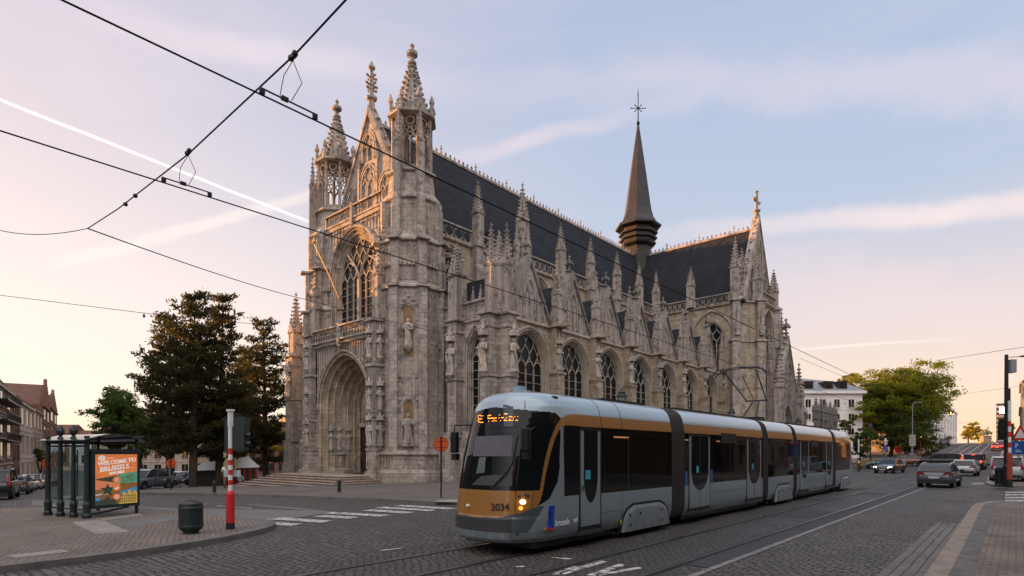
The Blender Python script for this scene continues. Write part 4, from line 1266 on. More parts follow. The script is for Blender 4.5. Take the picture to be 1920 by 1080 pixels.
# left corner island
near = smooth([(-12.6, -9), (-12.85, -3), (-13.0, 1.4), (-13.1, 3.3), (-13.55, 5.1), (-14.2, 6.4), (-14.9, 7.25), (-15.7, 7.75), (-16.5, 7.72)], 6)
edge2 = smooth([(-30, -9), (-29, -3), (-28, 1.0), (-27, 3.2), (-26.0, 5.0), (-24.8, 6.1), (-21.5, 6.9), (-18.6, 7.45), (-16.6, 7.74)], 6)
loft_sheet(near, edge2, 14, 0.12, M['pave'], 'pavement_island')
kerb_run(near, 0.12, M['kerb'], 'kerb', 0.3, 1)
kerb_run(list(reversed(edge2)), 0.12, M['kerb'], 'kerb', 0.2, 1)
def px_patch(pts, z, mat, name, kind='structure'):
    mb = MB(); P = [gt(x, y, z) for x, y in pts]; mb.face(P); return mb.build(name, mat, None, kind=kind)
px_patch([(133, 979), (190, 974), (243, 997), (180, 1001)], 0.126, M['slab'], 'paving_slab')
px_patch([(176, 974), (262, 962), (268, 966), (196, 976)], 0.126, M['slab'], 'paving_slab')
px_patch([(190, 977), (340, 964), (352, 969), (250, 990)], 0.124, M['lane'], 'paving_strip')
px_patch([(12, 1041), (118, 1030), (132, 1034), (30, 1046)], 0.126, M['slab'], 'paving_slab')

# smooth cycle lane and zebra
lane = [(60, 938), (258, 936), (400, 941), (480, 946), (560, 952), (628, 960), (560, 970), (472, 981), (430, 972), (340, 963), (258, 953), (60, 948)]
px_patch(lane, 0.010, M['lane'], 'cycle_lane')
px_patch([(250, 952.5), (300, 956), (345, 961.5), (345, 963), (298, 957.8), (250, 954.3)], 0.016, M['worn_white'], 'lane_marking')
px_patch([(405, 948), (472, 953), (472, 953.8), (405, 948.9)], 0.016, M['worn_white'], 'lane_marking')
def stripe(p0, p1, w, mat, name, z=0.012):
    a, b = gt(*p0, z), gt(*p1, z); d = (b - a); d.z = 0; d.normalize(); n_ = Vector((-d.y, d.x, 0)) * w / 2
    mb = MB(); k = 8
    for i in range(k):
        q0 = a + (b - a) * i / k; q1 = a + (b - a) * (i + 1) / k
        mb.face([q0 - n_, q1 - n_, q1 + n_, q0 + n_])
    return mb.build(name, mat, None, kind='structure')
for p0, p1 in (((460, 978), (556, 984)), ((512, 971.5), (615, 978)), ((598, 967), (663, 971)), ((618, 961), (722, 967)), ((690, 956), (768, 961.5)), ((712, 951), (812, 957)), ((747, 947.5), (851, 954))):
    stripe(p0, p1, 0.55, M['worn_white'], 'zebra_stripe', 0.014)
for p0, p1, w in (((1032, 1045), (1070, 1048), 0.13), ((1038, 1078), (1080, 1062), 0.12), ((1052, 1076), (1132, 1052), 0.16), ((1107, 1079), (1167, 1058), 0.16), ((1120, 1078), (1201, 1064), 0.14), ((968, 1062), (984, 1062), 0.12), ((715, 1032), (760, 1027), 0.1), ((870, 1010), (925, 1005), 0.05)):
    stripe(p0, p1, w, M['worn_white'], 'worn_marking', 0.014)

# rails with their grooves, lying in the setts
def along(x0, x1, dz, mat, name, y0=-6, y1=400, thick=0.0, kind='structure'):
    yy = [y for y in frange(y0, 75, 9) + frange(77.5, 95, 2.5) + frange(105, 165, 10) + frange(167.5, 185, 2.5) + [230, 300, 400] if y0 <= y <= y1]
    mb = MB(); mb.rings([[(x0, y, gz(x0, y) + dz), (x1, y, gz(x1, y) + dz)] for y in yy], False)
    return mb.build(name, mat, None, kind=kind)
RX = (-8.96, -7.51, -6.13, -4.66)
along(-9.6, -6.9, 0.004, M['setts_turn'], 'track_bed', y1=75); along(-6.8, -4.62, 0.004, setts('track_setts', (0.085, 0.078, 0.073), 0.18, 0.13, 0.0, 0.52, 0.13, 0.42, 0.07, 0.024, 0.03), 'track_bed', y1=75)
for x in RX:
    along(x - 0.045, x + 0.04, 0.018, M['steel'], 'tram_rail')
    along(x + 0.041, x + 0.10, 0.009, M['rubber'], 'rail_groove'); along(x - 0.13, x - 0.041, 0.010, M['asphalt'], 'rail_groove')
along(-4.55, -4.12, 0.010, M['asphalt'], 'asphalt_strip', y0=10, y1=48)
along(-4.11, -3.98, 0.012, M['concrete_edge'], 'lane_edging', y0=5, y1=60)
along(-11.2, -11.12, 0.012, M['concrete_edge'], 'lane_edging', y0=36, y1=75)
for y0, y1, x0, x1 in ((19.5, 22.5, -6.0, -4.8), (27, 30, -7.2, -6.2), (36, 39, -6.9, -6.2), (33, 34.5, -6.0, -5.0)):
    mb = MB(); mb.face([(x0, y0, 0.011), (x1, y0 + 0.3, 0.011), (x1, y1, 0.011), (x0, y1 + 0.4, 0.011)]); mb.build('asphalt_patch', M['asphalt'], kind='structure')

# forecourt of the church
fk = smooth([(-15.4, 70), (-15.4, 40), (-15.5, 18), (-16.0, 16.0), (-17.6, 15.2), (-20.9, 14.4), (-24.4, 13.2), (-29, 12.0), (-36, 11.2), (-46, 11.0)], 6)
bk = [(-40 - 22 * (i / (len(fk) - 1)), 72 - 30 * (i / (len(fk) - 1))) for i in range(len(fk))]
loft_sheet(fk, bk, 26, 0.12, setts('forecourt_setts', (0.155, 0.138, 0.12), 0.13, 0.12, R(10), 0.7, 0.4, 0.22, 0.03, 0.012, 0.008), 'forecourt')
kerb_run(fk, 0.12, M['kerb'], 'kerb', 0.22, -1)
px_patch([(826, 937), (880, 935.5), (880, 942), (812, 941)], 0.128, M['slab'], 'paving_slab')

# right pavement with its broad kerb
rk = smooth([(-1.02, -9), (-1.05, 0), (-1.10, 8), (-1.15, 17), (-1.22, 26.5), (-1.05, 29.2), (-0.35, 30.6), (1.5, 31.0), (6, 31.0), (14, 31.0)], 5)
rb = [(14 + 0.01 * i, -9 + 39.8 * (i / (len(rk) - 1))) for i in range(len(rk))]
loft_sheet(rk, rb, 3, 0.12, M['pave_right'], 'right_pavement')
def band_of(pts, d0, d1, z, mat, name, sgn=-1):
    P = [Vector((p[0], p[1])) for p in pts]; rs = []
    for i, p in enumerate(P):
        d = (P[min(i + 1, len(P) - 1)] - P[max(i - 1, 0)]).normalized(); n_ = Vector((-d.y, d.x)) * sgn
        a, b = p + n_ * d0, p + n_ * d1
        rs.append([(a.x, a.y, gz(a.x, a.y) + z), (b.x, b.y, gz(b.x, b.y) + z)])
    mb = MB(); mb.rings(rs, False); return mb.build(name, mat, None, kind='structure')
kerb_run(rk, 0.12, M['kerb_light'], 'kerb', 0.32, -1)
band_of(rk, 0.33, 0.62, 0.1245, M['kerb'], 'gutter_stone')
band_of(rk, 1.45, 1.75, 0.1243, stone('brown_paving', (0.16, 0.115, 0.09), bw=0.3, bh=0.3, soot=0.3), 'paving_course')
along(-1.75, -1.1, 0.008, setts('gutter_setts', (0.15, 0.138, 0.122), 0.3, 0.16, R(90), 0.65, 0.25, 0.3, 0.015, 0.014, 0.012), 'gutter', y0=-6, y1=28)
g = MB()
for k in range(7): g.box(-1.0 + k * 0.055, -0.97 + k * 0.055, 9.55, 10.0, 0.13, 0.137)
g.box(-1.02, -0.62, 9.5, 9.54, 0.13, 0.137); g.box(-1.02, -0.62, 10.0, 10.04, 0.13, 0.137)
tag(g.build('drain_grate', M['black']), 'small rusty drain grate let into the right-hand kerb stones', 'drain')
mb = MB(); mb.face([(-1.02, 9.5, 0.1275), (-0.62, 9.5, 0.1275), (-0.62, 10.04, 0.1275), (-1.02, 10.04, 0.1275)]); mb.build('drain_pit', plain('rust', (0.05, 0.025, 0.015), 0.8), kind='structure')
rk2 = smooth([(14, 45.4), (4, 45.4), (0.3, 45.5), (-0.9, 46.2), (-1.45, 48.5), (-1.6, 54), (-1.75, 62), (-1.9, 75), (-1.9, 95), (-1.9, 165), (-1.9, 330)], 5)
rb2 = [(14, 45.4 + (330 - 45.4) * (i / (len(rk2) - 1)) ** 1.8) for i in range(len(rk2))]
loft_sheet(rk2, rb2, 3, 0.12, M['pave_right'], 'right_pavement')
kerb_run(rk2, 0.12, M['kerb_light'], 'kerb', 0.3, -1)
for y0, y1 in ((940, 937), (934.5, 931.5), (929, 926.3), (924, 921.8)):
    px_patch([(1884, y0), (1990, y0), (1990, y1), (1885, y1)], 0.012, M['worn_white'], 'zebra_stripe')
px_patch([(1822, 909), (1846, 908), (1846, 904), (1825, 905)], 0.012, M['slab'], 'manhole_cover')
# pavement along the left side of the far street
lk = [(-13.6, 96), (-13.6, 120), (-13.6, 165), (-13.6, 330)]
loft_sheet(lk, [(-40, y) for _, y in lk], 2, 0.12, M['pave'], 'left_pavement'); kerb_run(lk, 0.12, M['kerb_light'], 'kerb', 0.3, 1)
# ================================================================ the tram
TX, THW = -8.23, 1.15
tram = thing('tram', (TX, 23.4, 0.0), 0, 'silver and ochre low-floor articulated tram running past the church', 'tram')
SIL = plain('silver_paint', (0.25, 0.32, 0.36), 0.28, 0.15, var=0.05, scale=0.8, coat=0.5)
_t = SIL.node_tree; _b = _t.nodes['Principled BSDF']; _c = _b.inputs['Base Color'].links[0].from_socket
_z = nd(_t, 'ShaderNodeSeparateXYZ', {0: pos(_t)}).outputs[2]
_g = mth(_t, 'MULTIPLY', nd(_t, 'ShaderNodeMapRange', {'Value': _z, 'From Min': 0.25, 'From Max': 1.0, 'To Min': 1.0, 'To Max': 0.0}).outputs[0], ramp(_t, noise(_t, nd(_t, 'ShaderNodeVectorMath', {0: pos(_t), 1: (3.0, 3.0, 0.8)}, operation='MULTIPLY').outputs[0], 1.5, 6, 0.7), [(0.3, 0.0), (0.65, 1.0)]), clamp=True)
_t.links.new(mixc(_t, mth(_t, 'MULTIPLY', _g, 0.65), _c, (0.10, 0.09, 0.075)), _b.inputs['Base Color'])
SROOF = plain('pale_silver_paint', (0.34, 0.45, 0.51), 0.26, 0.1, var=0.06, scale=0.6, coat=0.6)
OCH = plain('ochre_paint', (0.33, 0.155, 0.038), 0.33, 0.05, var=0.05, scale=0.8, coat=0.5)
DGR = plain('dark_grey_plastic', (0.045, 0.047, 0.05), 0.5, var=0.1)
TEAL = plain('blue_grey_plastic', (0.06, 0.085, 0.095), 0.3, coat=0.4)
TWIN = tinted_pane('tinted_tram_pane', 0.24)
TGL = glass_dark('tram_glass', (0.006, 0.008, 0.010), 0.04, 0.002, 0.28)
RIB = plain('rubber_bellows', (0.03, 0.028, 0.026), 0.7)
PROF = [(1.06, 0.27), (1.11, 0.36), (1.14, 0.5), (1.15, 0.7), (1.15, 1.14), (1.15, 1.8), (1.15, 2.45), (1.145, 2.63), (1.13, 2.76), (1.105, 2.89), (1.07, 3.03), (1.01, 3.15), (0.91, 3.25), (0.76, 3.32), (0.52, 3.365), (0.26, 3.388), (0.0, 3.395)]
def hw_at(z):
    for (a, z0), (b, z1) in zip(PROF, PROF[1:]):
        if z <= z1: return a + (b - a) * (z - z0) / (z1 - z0)
    return 0.0

def tstrip(z0, z1, y0, y1, mat, name, parent=tram, off=0.0, mir=(1, -1)):
    zs = [z0] + [z for _, z in PROF if z0 + 1e-3 < z < z1 - 1e-3] + [z1]
    if z1 > 3.39:
        mb = MB(); cs = [(hw_at(z), z) for z in zs] + [(-hw_at(z), z) for z in reversed(zs[:-1])]
        mb.rings([[(TX + w, y, z) for y in (y0, y1)] for w, z in cs], False)
        return mb.build(name, mat, parent, smooth=True)
    out = None
    for s in mir:
        mb = MB(); mb.rings([[(TX + s * (hw_at(z) + off), y, z) for y in (y0, y1)] for z in zs], False)
        o = mb.build(name, mat, parent, smooth=True); out = out or o
    return out

MODS = [(10.25, 14.68), (15.5, 22.2), (22.82, 26.1), (26.62, 33.05), (33.7, 36.65)]
for y0, y1 in MODS:
    m = tstrip(0.27, 1.14, y0, y1, SIL, 'side_panel')
    tstrip(1.141, 2.63, y0, y1, TWIN, 'window_band', m)
    tstrip(2.631, 2.89, y0, y1, OCH, 'ochre_band', m)
    tstrip(2.891, 3.395, y0, y1, SROOF, 'roof', m)
    e = MB()
    for y in (y0 + 0.01, y1 - 0.01):
        e.face([(TX + w, y, z) for w, z in PROF] + [(TX - w, y, z) for w, z in reversed(PROF[:-1])])
    e.face([(TX - 1.06, y0, 0.275), (TX + 1.06, y0, 0.275), (TX + 1.06, y1, 0.275), (TX - 1.06, y1, 0.275)])
    e.build('end_wall', DGR, m)
for (_, a), (b, _) in zip(MODS, MODS[1:]):
    mb = MB(); n = 12
    for k in range(2 * n + 1):
        pass
    rs = []
    for k in range(2 * n + 1):
        y = a + (b - a) * k / (2 * n); q = 0.955 if k % 2 else 0.995
        rs.append([(TX + w * q, y, 0.3 + (z - 0.3) * (0.985 if k % 2 else 1.0)) for w, z in PROF] + [(TX - w * q, y, 0.3 + (z - 0.3) * (0.985 if k % 2 else 1.0)) for w, z in reversed(PROF[:-1])])
    mb.rings(rs, True)
    mb.build('bellows', RIB, tram)

# ---- nose -------------------------------------------------------------------
def lerp_tab(tab, x):
    if x <= tab[0][0]: return tab[0][1]
    for (a, u), (b, v) in zip(tab, tab[1:]):
        if x <= b: return u + (v - u) * (x - a) / (b - a)
    return tab[-1][1]
RAKE = [(0.27, 0.10), (0.34, 0.03), (0.5, 0.0), (0.75, 0.0), (0.8, 0.03), (1.3, 0.10), (2.0, 0.25), (2.7, 0.46), (3.0, 0.54), (3.15, 0.60), (3.25, 0.68), (3.32, 0.80), (3.365, 0.97), (3.388, 1.18), (3.395, 1.4)]
def nose_pt(phi, z, ext=10.25):
    hw = max(hw_at(z), 0.002); L = 1.15; n = 2.5
    front = 8.22 + lerp_tab(RAKE, z)
    if phi is None: return None
    yc = min(front + L, ext - 0.02)
    L = yc - front
    return (hw * math.copysign(abs(sin(phi)) ** (2 / n), sin(phi)), yc - L * abs(cos(phi)) ** (2 / n), z)
nz = [0.27 + 0.0155 * i for i in range(int((3.2 - 0.27) / 0.0155) + 1)] + [3.215, 3.23, 3.25, 3.27, 3.29, 3.31, 3.33, 3.35, 3.365, 3.38, 3.39, 3.395]
NPH = 150; NS = 40
def row(z):
    d = [(hw_at(z), 10.25)] if hw_at(z) > 0.002 else [(0.002, 10.25)]
    for k in range(1200):
        q = nose_pt(pi / 2 * (1 - (k / 1199) ** 1.7), z); d.append((q[0], q[1]))
    cum = [0.0]
    for p, q in zip(d, d[1:]): cum.append(cum[-1] + math.hypot(q[0] - p[0], q[1] - p[1]))
    half = []; j = 0; N = 150
    for i in range(N + 1):
        t = cum[-1] * i / N
        while j < len(cum) - 2 and cum[j + 1] < t: j += 1
        k = (t - cum[j]) / max(cum[j + 1] - cum[j], 1e-9)
        half.append((d[j][0] + (d[j + 1][0] - d[j][0]) * k, d[j][1] + (d[j + 1][1] - d[j][1]) * k, z))
    return half + [(-x, y, zz) for x, y, zz in reversed(half[:-1])]
ROWS = [row(z) for z in nz]
OUT_ = [(1.0, 8.80), (1.52, 8.94), (1.94, 9.06), (2.27, 9.20), (2.6, 9.41), (2.77, 9.59), (2.84, 9.74), (2.885, 10.03), (2.89, 99)]
INN_ = [(1.0, 8.80), (1.10, 8.90), (1.25, 8.97), (1.73, 9.11), (2.05, 9.24), (2.38, 9.40), (2.55, 9.55), (2.635, 9.75), (2.64, 99)]
QUA_ = [(1.0, 8.80), (1.13, 9.20), (1.45, 9.47), (1.72, 9.54), (2.6, 9.58), (2.7, 9.6)]
TOP_ = [(8.0, 3.15), (8.55, 3.15), (8.75, 3.12), (9.0, 3.05), (9.2, 2.97), (9.4, 2.88), (9.52, 2.82), (9.6, 2.77), (9.8, 2.7)]
def klass(p):
    x, y, z = p
    X = TX + abs(x); k = -7.08 / X
    Y = y * k; Z = EYE + (z - EYE) * k
    if Z > lerp_tab(TOP_, Y) and Y < lerp_tab(OUT_, min(Z, 2.889)): return 'roof'
    if Z > 2.885: return 'roof'
    if Z >= 1.0 and lerp_tab(OUT_, Z) <= Y <= lerp_tab(INN_, Z): return 'ochre'
    if Z >= 1.0 and Y > lerp_tab(INN_, Z) and Y < lerp_tab(QUA_, Z): return 'glass'
    if Z >= 1.0 and Y >= lerp_tab(OUT_, Z):
        if 9.68 < Y and 1.155 < z < 2.63: return 'glass'
        if z > 2.6: return 'glass'
        return 'silver'
    # front
    ob = lerp_tab([(0, 0.765), (0.6, 0.79), (0.9, 0.87), (1.05, 0.97), (1.2, 1.05)], abs(x))
    if z > 1.315: return 'glass'
    if z > ob: return 'ochre'
    if z > 0.49 and not (abs(x) > 0.98 and z < 0.49 + 6 * (abs(x) - 0.98) ** 2 * 4): return 'teal' if abs(x) > 0.80 else 'grey'
    return 'silver'
NMAT = {'roof': SROOF, 'ochre': OCH, 'glass': TGL, 'silver': SIL, 'teal': TEAL, 'grey': DGR}
NNAME = {'roof': 'cab_roof', 'ochre': 'ochre_panel', 'glass': 'windscreen', 'silver': 'nose_panel', 'teal': 'bumper_corner', 'grey': 'bumper'}
def nose(flip):
    W = len(ROWS[0]); sub = {}
    cls = {}
    for j in range(len(ROWS) - 1):
        for i in range(W - 1):
            a, b, c, d = ROWS[j][i], ROWS[j][i + 1], ROWS[j + 1][i + 1], ROWS[j + 1][i]
            m = ((a[0] + c[0]) / 2, (a[1] + c[1]) / 2, (a[2] + c[2]) / 2)
            cls.setdefault(klass(m), []).append((j, i))
    for k, cells in cls.items():
        mb = MB(); ids = {}
        def vid(j, i):
            if (j, i) not in ids:
                x, y, z = ROWS[j][i]
                ids[(j, i)] = mb.vert((TX + x, 46.9 - y if flip else y, z))
            return ids[(j, i)]
        for j, i in cells: mb.idx((vid(j, i), vid(j, i + 1), vid(j + 1, i + 1), vid(j + 1, i)))
        if k == 'teal':
            for sg_ in (-1, 1):
                m2 = MB(); ids = {}
                for j, i in cells:
                    if sg_ * ROWS[j][i][0] > 0:
                        q = []
                        for jj, ii in ((j, i), (j, i + 1), (j + 1, i + 1), (j + 1, i)):
                            if (jj, ii) not in ids:
                                x, y, z = ROWS[jj][ii]; ids[(jj, ii)] = m2.vert((TX + x, 46.9 - y if flip else y, z))
                            q.append(ids[(jj, ii)])
                        m2.idx(q)
                m2.build(NNAME[k], NMAT[k], tram, smooth=True)
            continue
        mb.build(NNAME[k], NMAT[k], tram, smooth=True)
nose(False); nose(True)
mb = MB(); mb.face([(TX + p[0], p[1], 0.272) for p in ROWS[0]]); mb.face([(TX + p[0], 46.9 - p[1], 0.272) for p in ROWS[0]]); mb.build('underside', M['black'], tram)

PJ = []
for r in ROWS:
    for x, y, z in r:
        X = TX + x; d = -X * sa + y * ca
        PJ.append((960 + FPX * (X * ca + y * sa) / d, HOR - FPX * (z - EYE) / d, d, X, y, z))
def on_nose(px, py, out=0.01):
    """point of the nose seen at a spot of the survey photo, moved a little outwards"""
    best = min((p for p in PJ if p[2] < 13.2 and abs(p[0] - px) < 4 and abs(p[1] - py) < 4), key=lambda p: (p[0] - px) ** 2 + (p[1] - py) ** 2 + 0.5 * p[2])
    v = Vector(best[3:]); n_ = Vector(((v.x - TX) * 0.9, -0.75, 0.12)).normalized()
    return v + n_ * out
def F3(o, u, v):
    o, u, v = Vector(o), Vector(u).normalized(), Vector(v); v = (v - u * v.dot(u)).normalized(); w = u.cross(v)
    return lambda a, b, c=0.0: tuple(o + u * a + v * b + w * c)

# destination display
LED = emit('amber_led', (1.0, 0.26, 0.015), 2.6)
led = MB()
segs = [(225, 235, 357), (240, 262, 357), (270, 283, 356), (330, 370, 352), (455, 468, 345), (515, 550, 340), (222, 270, 394), (330, 395, 387), (398, 430, 383), (455, 465, 382), (480, 510, 378), (535, 548, 376), (565, 605, 372), (630, 642, 370), (655, 668, 368),
        (225, 283, 430), (335, 345, 424), (380, 400, 421), (410, 428, 419), (465, 478, 416), (512, 545, 413), (560, 590, 410), (600, 620, 408), (640, 662, 405), (222, 228, 374), (330, 336, 370), (222, 228, 412), (400, 406, 402), (575, 581, 392), (520, 526, 395), (612, 618, 388)]
for a, b, y in segs:
    n = max(1, int((b - a) / 7))
    for k in range(n):
        p = on_nose(860 + (a + (b - a) * (k + 0.5) / n) / 6, 720 + y / 6, 0.012)
        led.cbox(p, 0.010, 0.008, 0.010, -0.3)
led.build('destination_display', LED, tram)
# sun blind and things seen behind the windscreen
BL = plain('grey_blind', (0.105, 0.10, 0.125), 0.85)
def skin(pts, mat, name, n=10, out=0.005):
    (a, b, c, d) = pts; mb = MB(); rs = []
    for j in range(5):
        t = j / 4
        rs.append([on_nose(a[0] + (b[0] - a[0]) * i / n + ((d[0] - a[0]) + ((c[0] - b[0]) - (d[0] - a[0])) * i / n) * t, a[1] + (b[1] - a[1]) * i / n + ((d[1] - a[1]) + ((c[1] - b[1]) - (d[1] - a[1])) * i / n) * t, out) for i in range(n + 1)])
    mb.rings(rs, False); return mb.build(name, mat, tram, smooth=True)
skin([(892, 818), (962, 817), (959, 855), (887, 855)], BL, 'sun_blind')
skin([(899, 857), (911, 857), (909, 886), (893, 888)], plain('seat_cover', (0.10, 0.13, 0.12), 0.8), 'cab_seat')
skin([(903, 893), (960, 888), (960, 912), (884, 909)], plain('dashboard', (0.045, 0.05, 0.052), 0.6), 'dashboard')
skin([(943, 758), (962, 762), (962, 800), (945, 800)], plain('tinted_film', (0.02, 0.05, 0.07), 0.1), 'tinted_film', 6, 0.004)
wp = MB()
wp.tube([on_nose(960, 868, .03), on_nose(944, 890, .035), on_nose(926, 911, .02)], 0.012, 5); wp.tube([on_nose(963, 862, .03), on_nose(949, 889, .035), on_nose(930, 911, .02)], 0.010, 5)
wp.tube([on_nose(969, 820, .02), on_nose(966, 845, .02), on_nose(960, 872, .02)], 0.014, 5)
wp.build('wiper', M['black'], tram)
ft = F3(on_nose(938, 957, 0.008), on_nose(952, 956.4, 0.0) - on_nose(922, 957, 0.0), (0, 0.1, 1))
text_mesh('3034', 0.20, ft, 0, 0, 0.004, 0.004, 'CENTER', bold=0.003).build('fleet_number', M['black'], tram)
hl = MB(); p = on_nose(981, 941.5, 0.01); hl.blob(p, 0.062, 1, 1, 0.8, 10, 6); hl.build('headlight', emit('headlight_glow', (1.0, 0.78, 0.40), 2.0), tram, smooth=True)
hl = MB(); p = on_nose(975.5, 953.5, 0.008); hl.blob(p, 0.045, 1, 1, 0.9, 10, 6); hl.build('indicator', emit('indicator_glow', (1.0, 0.32, 0.04), 0.8), tram, smooth=True)
hl = MB(); p = on_nose(878, 948, 0.008); hl.blob(p, 0.045, 1, 1, 0.9, 10, 6); hl.build('indicator', M['white_paint'], tram, smooth=True)
for px, py, r in ((973, 931, 0.035), (988, 928.5, 0.052), (969, 1001, 0.03)):
    hl = MB(); hl.blob(on_nose(px, py, 0.004), r, 1.1, 1, 0.75, 10, 6); hl.build('lamp_socket', M['black'], tram, smooth=True)
for pts_, r_ in (([on_nose(966.5, y, 0.003) for y in range(921, 967, 6)], 0.007), ([on_nose(958, y, 0.003) for y in range(996, 1012, 4)], 0.005), ([on_nose(1001 - (y - 920) * 0.14, y, 0.003) for y in range(921, 957, 5)], 0.006),
                 ([on_nose(985 - (y - 752) * 0.105, y, 0.003) for y in range(752, 918, 8)], 0.010), ([on_nose(x, 801, 0.003) for x in range(895, 980, 8)], 0.004)):
    sm = MB(); sm.tube(pts_, r_, 4); sm.build('nose_gap', M['black'], tram)
# mirrors
for pts, c, sz in (([on_nose(884, 797, 0), (-9.50, 8.86, 2.68), (-9.53, 8.86, 2.5)], (-9.53, 8.88, 2.30), (0.19, 0.14, 0.48)), ([on_nose(1003, 801, 0), (-7.02, 8.55, 2.52), (-7.04, 8.5, 2.4)], (-7.08, 8.46, 2.32), (0.18, 0.14, 0.44))):
    mb = MB(); mb.tube(pts, 0.018, 6); mb.build('mirror_arm', M['black'], tram)
    mb = MB(); x, y, z = c; a, b_, h_ = sz
    mb.rings([[(x + a / 2 * math.copysign(abs(cos(q)) ** 0.5, cos(q)) * s, y + b_ / 2 * math.copysign(abs(sin(q)) ** 0.5, sin(q)) * s, z + h_ / 2 * k) for q in [2 * pi * i / 16 for i in range(16)]] for k, s in ((-1, 0.7), (-0.93, 0.95), (0, 1.0), (0.93, 0.95), (1, 0.7))], True, (True, True))
    mb.cbox((x, y + 0.02, z - h_ / 2 - 0.09), a * 0.8, b_ * 0.8, 0.14)
    mb.build('mirror', M['black'], tram, smooth=False)
mb = MB(); mb.box(TX - 0.32, TX - 0.08, 9.75, 9.95, 3.3, 3.56); mb.box(TX - 0.08, TX + 0.06, 9.78, 9.92, 3.3, 3.46); mb.build('roof_pod', SROOF, tram)
mb = MB(); mb.blob((TX + 0.86, 9.72, 3.225), 0.10, 1.0, 1.2, 0.5, 12, 6); mb.build('side_camera', M['black'], tram, smooth=True)

# ---- sides ------------------------------------------------------------------
FT2 = Fr((TX + THW, 0, 0), (0, 1), (1, 0)); FT3 = Fr((TX - THW, 0, 0), (0, 1), (-1, 0))
def door(y0, y1, leaves, ymid_low=0.96):
    fr = MB(); fr.prism([(y0, 0.34), (y1, 0.34), (y1, 2.60), (y0, 2.60)], FT2, 0.001, 0.006)
    o = fr.build('door', M['black'], tram)
    lf = MB(); pad = 0.05; w = (y1 - y0 - 2 * pad) / leaves
    for k in range(leaves):
        a = y0 + pad + k * w + 0.008; b = y0 + pad + (k + 1) * w - 0.008
        lf.prism([(a, 0.46), (b, 0.46), (b, 2.54), (a, 2.54)], FT2, 0.004, 0.014)
    lf.build('door_leaf', SIL, o)
    ov = MB()
    a, b = y0 + 0.17, y1 - 0.17
    pts = [(a, 2.56), (a, 1.75)] + [((a + b) / 2 - (b - a) / 2 * cos(pi * i / 12), 1.55 - (1.55 - ymid_low) * sin(pi * i / 12) + 0.0) for i in range(13)] + [(b, 1.75), (b, 2.56)]
    ov.prism(pts, FT2, 0.012, 0.019)
    if leaves == 2: pass
    ov.build('door_glass', TGL, o)
    if leaves == 2:
        g = MB(); g.boxf(FT2, (y0 + y1) / 2 - 0.008, (y0 + y1) / 2 + 0.008, 0.46, 2.55, 0.018, 0.022); g.build('door_seal', DGR, o)
    st = MB(); st.boxf(FT2, (y0 + y1) / 2 - 0.27 if leaves == 2 else y0 + 0.22, (y0 + y1) / 2 - 0.10 if leaves == 2 else y0 + 0.42, 1.48, 1.68, 0.018, 0.0215); st.build('door_sticker', plain('blue_sticker', (0.06, 0.36, 0.48), 0.5), o)
    sl = MB(); sl.boxf(FT2, y0 - 0.05, y1 + 0.05, 0.28, 0.36, -0.01, 0.05); sl.build('door_sill', DGR, o)
    return o
door(10.24, 11.12, 1); door(15.74, 17.30, 2); door(20.46, 22.02, 2); door(27.03, 28.52, 2); door(31.6, 33.0, 2)
bu = MB(); bu.cbox(FT2(10.36, 1.30, 0.02), 0.02, 0.09, 0.1); bu.build('door_button', plain('green_button', (0.02, 0.16, 0.12), 0.4), tram)
for y in (15.6, 17.42):
    d = MB(); d.boxf(FT2, y - 0.07, y + 0.07, 1.12, 1.55, 0.001, 0.005)
    d.build('door_notice', plain('blue_notice', (0.03, 0.12, 0.34), 0.5), tram)
# silver pillar and dividers in the dark band
pl = MB(); pl.prism([(9.585, 2.62), (9.64, 2.62), (9.69, 1.9), (9.70, 1.12), (9.60, 1.12), (9.57, 1.8)], FT2, -0.02, 0.006); pl.build('side_pillar', SIL, tram)
dv = MB()
for y in (12.35, 18.9, 24.5, 30.0, 35.2):
    dv.boxf(FT2, y - 0.012, y + 0.012, 1.16, 2.5, 0.0, 0.003)
dv.build('window_divider', DGR, tram)
for y in (12.05, 34.4): gp_ = MB(); gp_.boxf(FT2, y - 0.006, y + 0.006, 0.3, 1.14, 0.0, 0.003); gp_.build('panel_gap', M['black'], tram)
for y in (11.15, 12.05, 33.9): 
    zs = [z for _, z in PROF if 2.6 < z]
    gp_ = MB(); gp_.tube([(TX + hw_at(z) + 0.002, y, z) for z in zs], 0.006, 4); gp_.build('panel_gap', M['black'], tram)
for ya_, yb_, zz_ in ((12.1, 14.66, 0.635), (17.5, 20.4, 0.823), (22.9, 26.0, 0.86), (28.6, 31.5, 0.82), (11.2, 12.0, 0.70)):
    gp_ = MB(); gp_.boxf(FT2, ya_, yb_, zz_ - 0.004, zz_ + 0.004, 0, 0.003); gp_.build('panel_gap', M['black'], tram)
